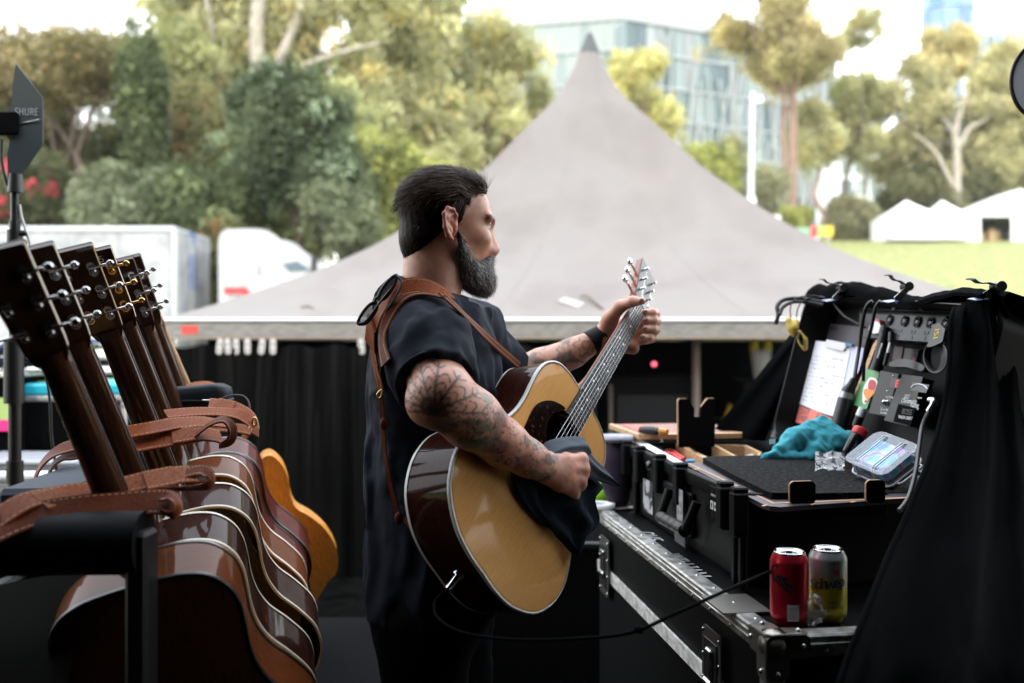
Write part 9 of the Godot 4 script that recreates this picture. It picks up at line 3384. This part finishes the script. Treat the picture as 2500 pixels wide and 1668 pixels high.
# ---------------------------------------------------------------- antenna, stage clutter, cables
func make_small() -> void:
	# paddle antenna on a stand
	var d := 2.6
	var base := Vector3(P(36, 0, d).x, 0, -d)
	var st := thing("antenna_stand", "black tube stand carrying the paddle antenna", "stand", Transform3D(Basis.IDENTITY, base))
	var m := MB.new()
	m.bar(Vector3.ZERO, Vector3(0, P(0, 870, d).y, 0), 0.0165, 16)
	part(st, "lower_tube", m, M.black)
	m = MB.new()
	m.bar(Vector3(-0.003, P(0, 985, d).y, 0), Vector3(-0.003, P(0, 830, d).y, 0), 0.0255, 16)
	part(st, "upper_collar", m, M.black)
	m = MB.new()
	m.bar(Vector3(0, P(0, 880, d).y, 0), Vector3(0.0, P(0, 540, d).y, 0), 0.0145, 16)
	part(st, "upper_tube", m, M.black)
	m = MB.new()
	m.bar(Vector3(0, P(0, 600, d).y, 0), Vector3(0, P(0, 562, d).y, 0), 0.0205, 16)
	part(st, "clutch", m, M.black)
	m = MB.new()
	m.bar(Vector3(0, P(0, 545, d).y, 0), Vector3(0, P(0, 440, d).y, 0), 0.011, 14)
	part(st, "rod", m, M.black)
	m = MB.new()
	m.bar(Vector3(0, P(0, 1180, d).y, 0), Vector3(0, P(0, 1125, d).y, 0), 0.022, 14)
	part(st, "grip", m, M.black)
	for y in [570.0, 593.0]:
		m = MB.new()
		m.ball(Vector3(0.026, P(0, y, d).y, 0.005), Vector3(0.011, 0.009, 0.009), 10)
		part(st, "knob", m, M.black)
	for i in 3:
		var a := TAU * i / 3 + 0.4
		m = MB.new()
		m.bar(Vector3(0, 0.3, 0), Vector3(cos(a) * 0.34, 0.012, sin(a) * 0.34), 0.011, 8)
		part(st, "leg", m, M.black)
	var an := thing("paddle_antenna", "black directional paddle antenna with white lettering", "antenna", Transform3D(Basis.IDENTITY, P(50, 300, d)))
	var poly := PackedVector2Array()
	for q in [[40, 157], [102, 238], [102, 352], [46, 434], [22, 436], [20, 380], [26, 345], [12, 322], [-30, 318], [-30, 285], [14, 282], [30, 260], [32, 215]]:
		var p := P(q[0], q[1], d) - an.position
		poly.append(Vector2(p.x, p.y))
	m = MB.new()
	m.prism(poly, -0.003, 0.003, Transform3D(Basis(Vector3.UP, 0.08), Vector3.ZERO), 0.0008, false)
	part(an, "blade", m, mat("antenna_black", lin(0.030, 0.042, 0.048), 0.55))
	pbox(an, "amplifier_box", Vector3(0.085, 0.06, 0.03), P(10, 303, d) - an.position + Vector3(0, 0, 0.004), M.black_matt, 0.003)
	letters(an, "lettering", "SHURE", 0.020, Transform3D(Basis(Vector3.UP, 0.08), P(64, 273, d - 0.0045) - an.position) * Transform3D(Basis.from_scale(Vector3(0.75, 1, 1)), Vector3.ZERO), mat("grey_print", lin(0.30, 0.33, 0.35), 0.6))
	m = MB.new()
	m.tube(PackedVector3Array([P(30, 307, d - 0.004) - an.position, P(62, 299, d - 0.004) - an.position, P(96, 292, d - 0.004) - an.position]), 0.0016, 6)
	part(an, "wire_seam", m, M.nickel)
	m = MB.new()
	m.bar(P(38, 425, d) - an.position, P(38, 470, d) - an.position, 0.017, 14, 0.021)
	part(an, "stand_adapter", m, M.black)
	cable("antenna_lead", "black coaxial lead hanging from the antenna", [P(4, 340, d), P(4, 390, d), P(14, 440, d), P(26, 465, d)], 0.0045, M.black)
	cable("antenna_lead", "pale coaxial lead running down beside the stand", [P(47, 500, d), P(52, 530, d), P(62, 560, d), P(74, 600, d), P(95, 700, d)], 0.0042, mat("pale_cable", lin(0.45, 0.45, 0.42), 0.5))
	cable("stand_lead", "thin black lead hanging beside the nearest guitar neck", [P(112, 910, 2.5), P(122, 985, 2.5), P(126, 1070, 2.5), P(138, 1150, 2.5)], 0.004, M.black)
	# clutter on the left of the stage
	var dark := mat("trunk_black", lin(0.003, 0.0031, 0.0033), 0.95)
	dark.metallic_specular = 0.06
	var c1 := road_case("black trunk with a teal lid beside the antenna stand", Transform3D(Basis(Vector3.UP, 0.1), Vector3(P(120, 0, 4.0).x, 0, -4.2)), Vector3(0.62, P(0, 965, 4.0).y, 0.5), dark)
	pbox(c1, "teal_lid", Vector3(0.60, 0.05, 0.5), Vector3(0.0, P(0, 965, 4.0).y + 0.026, 0), mat("teal_lid", lin(0.01, 0.36, 0.48), 0.5), 0.01)
	pbox(c1, "green_label", Vector3(0.36, 0.004, 0.3), Vector3(-0.05, P(0, 965, 4.0).y + 0.0535, 0), mat("green_label", lin(0.30, 0.42, 0.16), 0.6), 0.0)
	var c2 := road_case("black trunk marked with pink and green tape", Transform3D(Basis.IDENTITY, Vector3(P(-40, 0, 4.0).x, 0, -4.1)), Vector3(0.42, P(0, 905, 4.0).y, 0.5), dark)
	pbox(c2, "pink_tape", Vector3(0.16, 0.05, 0.003), Vector3(0.14, P(0, 1035, 3.9).y, 0.253), mat("pink_tape", lin(0.8, 0.02, 0.22), 0.6), 0.0)
	pbox(c2, "green_tape", Vector3(0.10, 0.09, 0.003), Vector3(0.14, P(0, 1008, 3.9).y + 0.02, 0.2535), mat("green_tape", lin(0.36, 0.5, 0.16), 0.6), 0.0)
	var tub := thing("clear_tub", "clear plastic tub in front of the black trunks", "tub", Transform3D(Basis.IDENTITY, Vector3(P(95, 0, 3.7).x, 0.72, -3.7)))
	var tm := MB.new()
	tm.prism(rounded(0.44, 0.3, 0.03), 0.0, 0.26, Transform3D(Basis(Vector3(1, 0, 0), Vector3(0, 0, -1), Vector3(0, 1, 0)), Vector3.ZERO), 0.01)
	var gl := mat("clear_plastic", Color(0.8, 0.82, 0.85, 0.25), 0.15)
	gl.transparency = BaseMaterial3D.TRANSPARENCY_ALPHA
	part(tub, "body", tm, gl)
	pbox(tub, "lid", Vector3(0.46, 0.02, 0.32), Vector3(0, 0.272, 0), mat("tub_lid", lin(0.3, 0.32, 0.36), 0.3), 0.006)
	road_case("plain black trunk carrying the clear tub", Transform3D(Basis.IDENTITY, Vector3(P(95, 0, 3.7).x, 0, -3.7)), Vector3(0.6, 0.72, 0.45), dark)
	var rl := thing("white_barrier", "white steel barrier rails behind the trunks", "barrier", Transform3D(Basis.IDENTITY, Vector3(P(120, 0, 5.4).x, 0, -5.4)))
	for y in [838.0, 868.0, 905.0]:
		m = MB.new()
		m.bar(Vector3(-1.2, P(0, y, 5.4).y, 0), Vector3(0.55, P(0, y, 5.4).y, 0), 0.022, 10)
		part(rl, "rail", m, M.white)
	for x in [-1.1, -0.3, 0.5]:
		m = MB.new()
		m.bar(Vector3(x, 0, 0), Vector3(x, P(0, 835, 5.4).y, 0), 0.022, 10)
		part(rl, "upright", m, M.white)
	var tube := thing("white_pipe", "white pipe lying low beside the antenna stand", "pipe", Transform3D(Basis.IDENTITY, Vector3(P(60, 0, 3.2).x, 0, -3.2)))
	m = MB.new()
	m.bar(Vector3(-0.5, P(0, 1168, 3.2).y, 0), Vector3(0.16, P(0, 1164, 3.2).y, 0), 0.02, 12)
	part(tube, "pipe", m, M.white)
	for x in [-0.4, 0.1]:
		pbox(tube, "support", Vector3(0.03, P(0, 1168, 3.2).y - 0.02, 0.03), Vector3(x, (P(0, 1168, 3.2).y - 0.02) / 2, 0), M.black)
	var bag := thing("cable_heap", "heap of tangled dark cables on the pink taped trunk", "cables", Transform3D(Basis.IDENTITY, Vector3(P(80, 0, 4.0).x, P(0, 905, 4.0).y, -4.1)))
	var r := RandomNumberGenerator.new()
	r.seed = 61
	for i in 9:
		var pts := []
		for k in 7:
			pts.append(Vector3(r.randf_range(-0.24, 0.24), r.randf_range(0.01, 0.13), r.randf_range(-0.15, 0.15)))
		m = MB.new()
		m.tube(smooth(pts, 6), 0.009, 6)
		part(bag, "loop", m, [M.black, mat("blue_cable", lin(0.03, 0.06, 0.16), 0.5), M.black, mat("green_cable", lin(0.10, 0.14, 0.05), 0.5)][i % 4])
	# the lead from the guitar tail sweeping across to the flight case
	var jp := held * Vector3(0.0, 0.0, -0.055)
	var jack := thing("guitar_jack", "silver jack plug in the held guitar's end pin", "plug", Transform3D(Basis.IDENTITY, jp))
	m = MB.new()
	var jd := (held.basis * Vector3(-1, 0, -0.15)).normalized()
	m.tube(PackedVector3Array([jd * 0.001, jd * 0.008, jd * 0.009, jd * 0.04]), [0.012, 0.012, 0.0075, 0.007], 16)
	part(jack, "barrel", m, M.chrome)
	cable("guitar_lead", "black guitar lead swinging across to the drink cans", [jp + jd * 0.04, P(1062, 1470, 1.70), P(1070, 1510, 1.66), P(1130, 1545, 1.62), P(1250, 1562, 1.58), P(1400, 1560, 1.54), P(1540, 1545, 1.50), P(1650, 1498, 1.49), P(1760, 1448, 1.53), P(1880, 1396, 1.66), P(2000, 1350, 1.85)], 0.003, M.black_matt)
	var kn := thing("cable_tie", "black cable tie knotted on the hanging guitar lead", "cable tie", Transform3D(Basis.IDENTITY, P(1560, 1537, 1.50)))
	m = MB.new()
	m.ball(Vector3.ZERO, Vector3(0.009, 0.007, 0.007), 12)
	part(kn, "knot", m, M.black_matt)
	# round pop filter ring at the edge of the frame
	var rf := thing("round_screen", "round pale screen with a black rim at the drape side", "screen", Transform3D(Basis.IDENTITY, P(2548, 195, 2.0)))
	m = MB.new()
	var ring := PackedVector3Array()
	for i in 49:
		var a := TAU * i / 48
		ring.append(Vector3(cos(a) * 0.058, sin(a) * 0.083, 0.02 * cos(a)))
	m.tube(ring, 0.0042, 8, false)
	part(rf, "rim", m, M.black)
	m = MB.new()
	var disc := PackedVector3Array()
	for i in 48:
		disc.append(ring[i] * 0.98)
	m.fan(disc, Vector3.BACK)
	part(rf, "mesh", m, mat("pale_mesh", lin(0.72, 0.72, 0.78), 0.6))
	m = MB.new()
	m.bar(Vector3(0, -0.083, 0), Vector3(-0.0, -1.75, 0.02), 0.006, 8)
	part(rf, "stem", m, M.black)
	# dark gear behind the technician's legs
	road_case("black road case standing behind the technician's legs", Transform3D(Basis(Vector3.UP, -0.1), Vector3(0.05, 0, -3.6)), Vector3(0.7, 0.75, 0.6), dark, "", M.black)
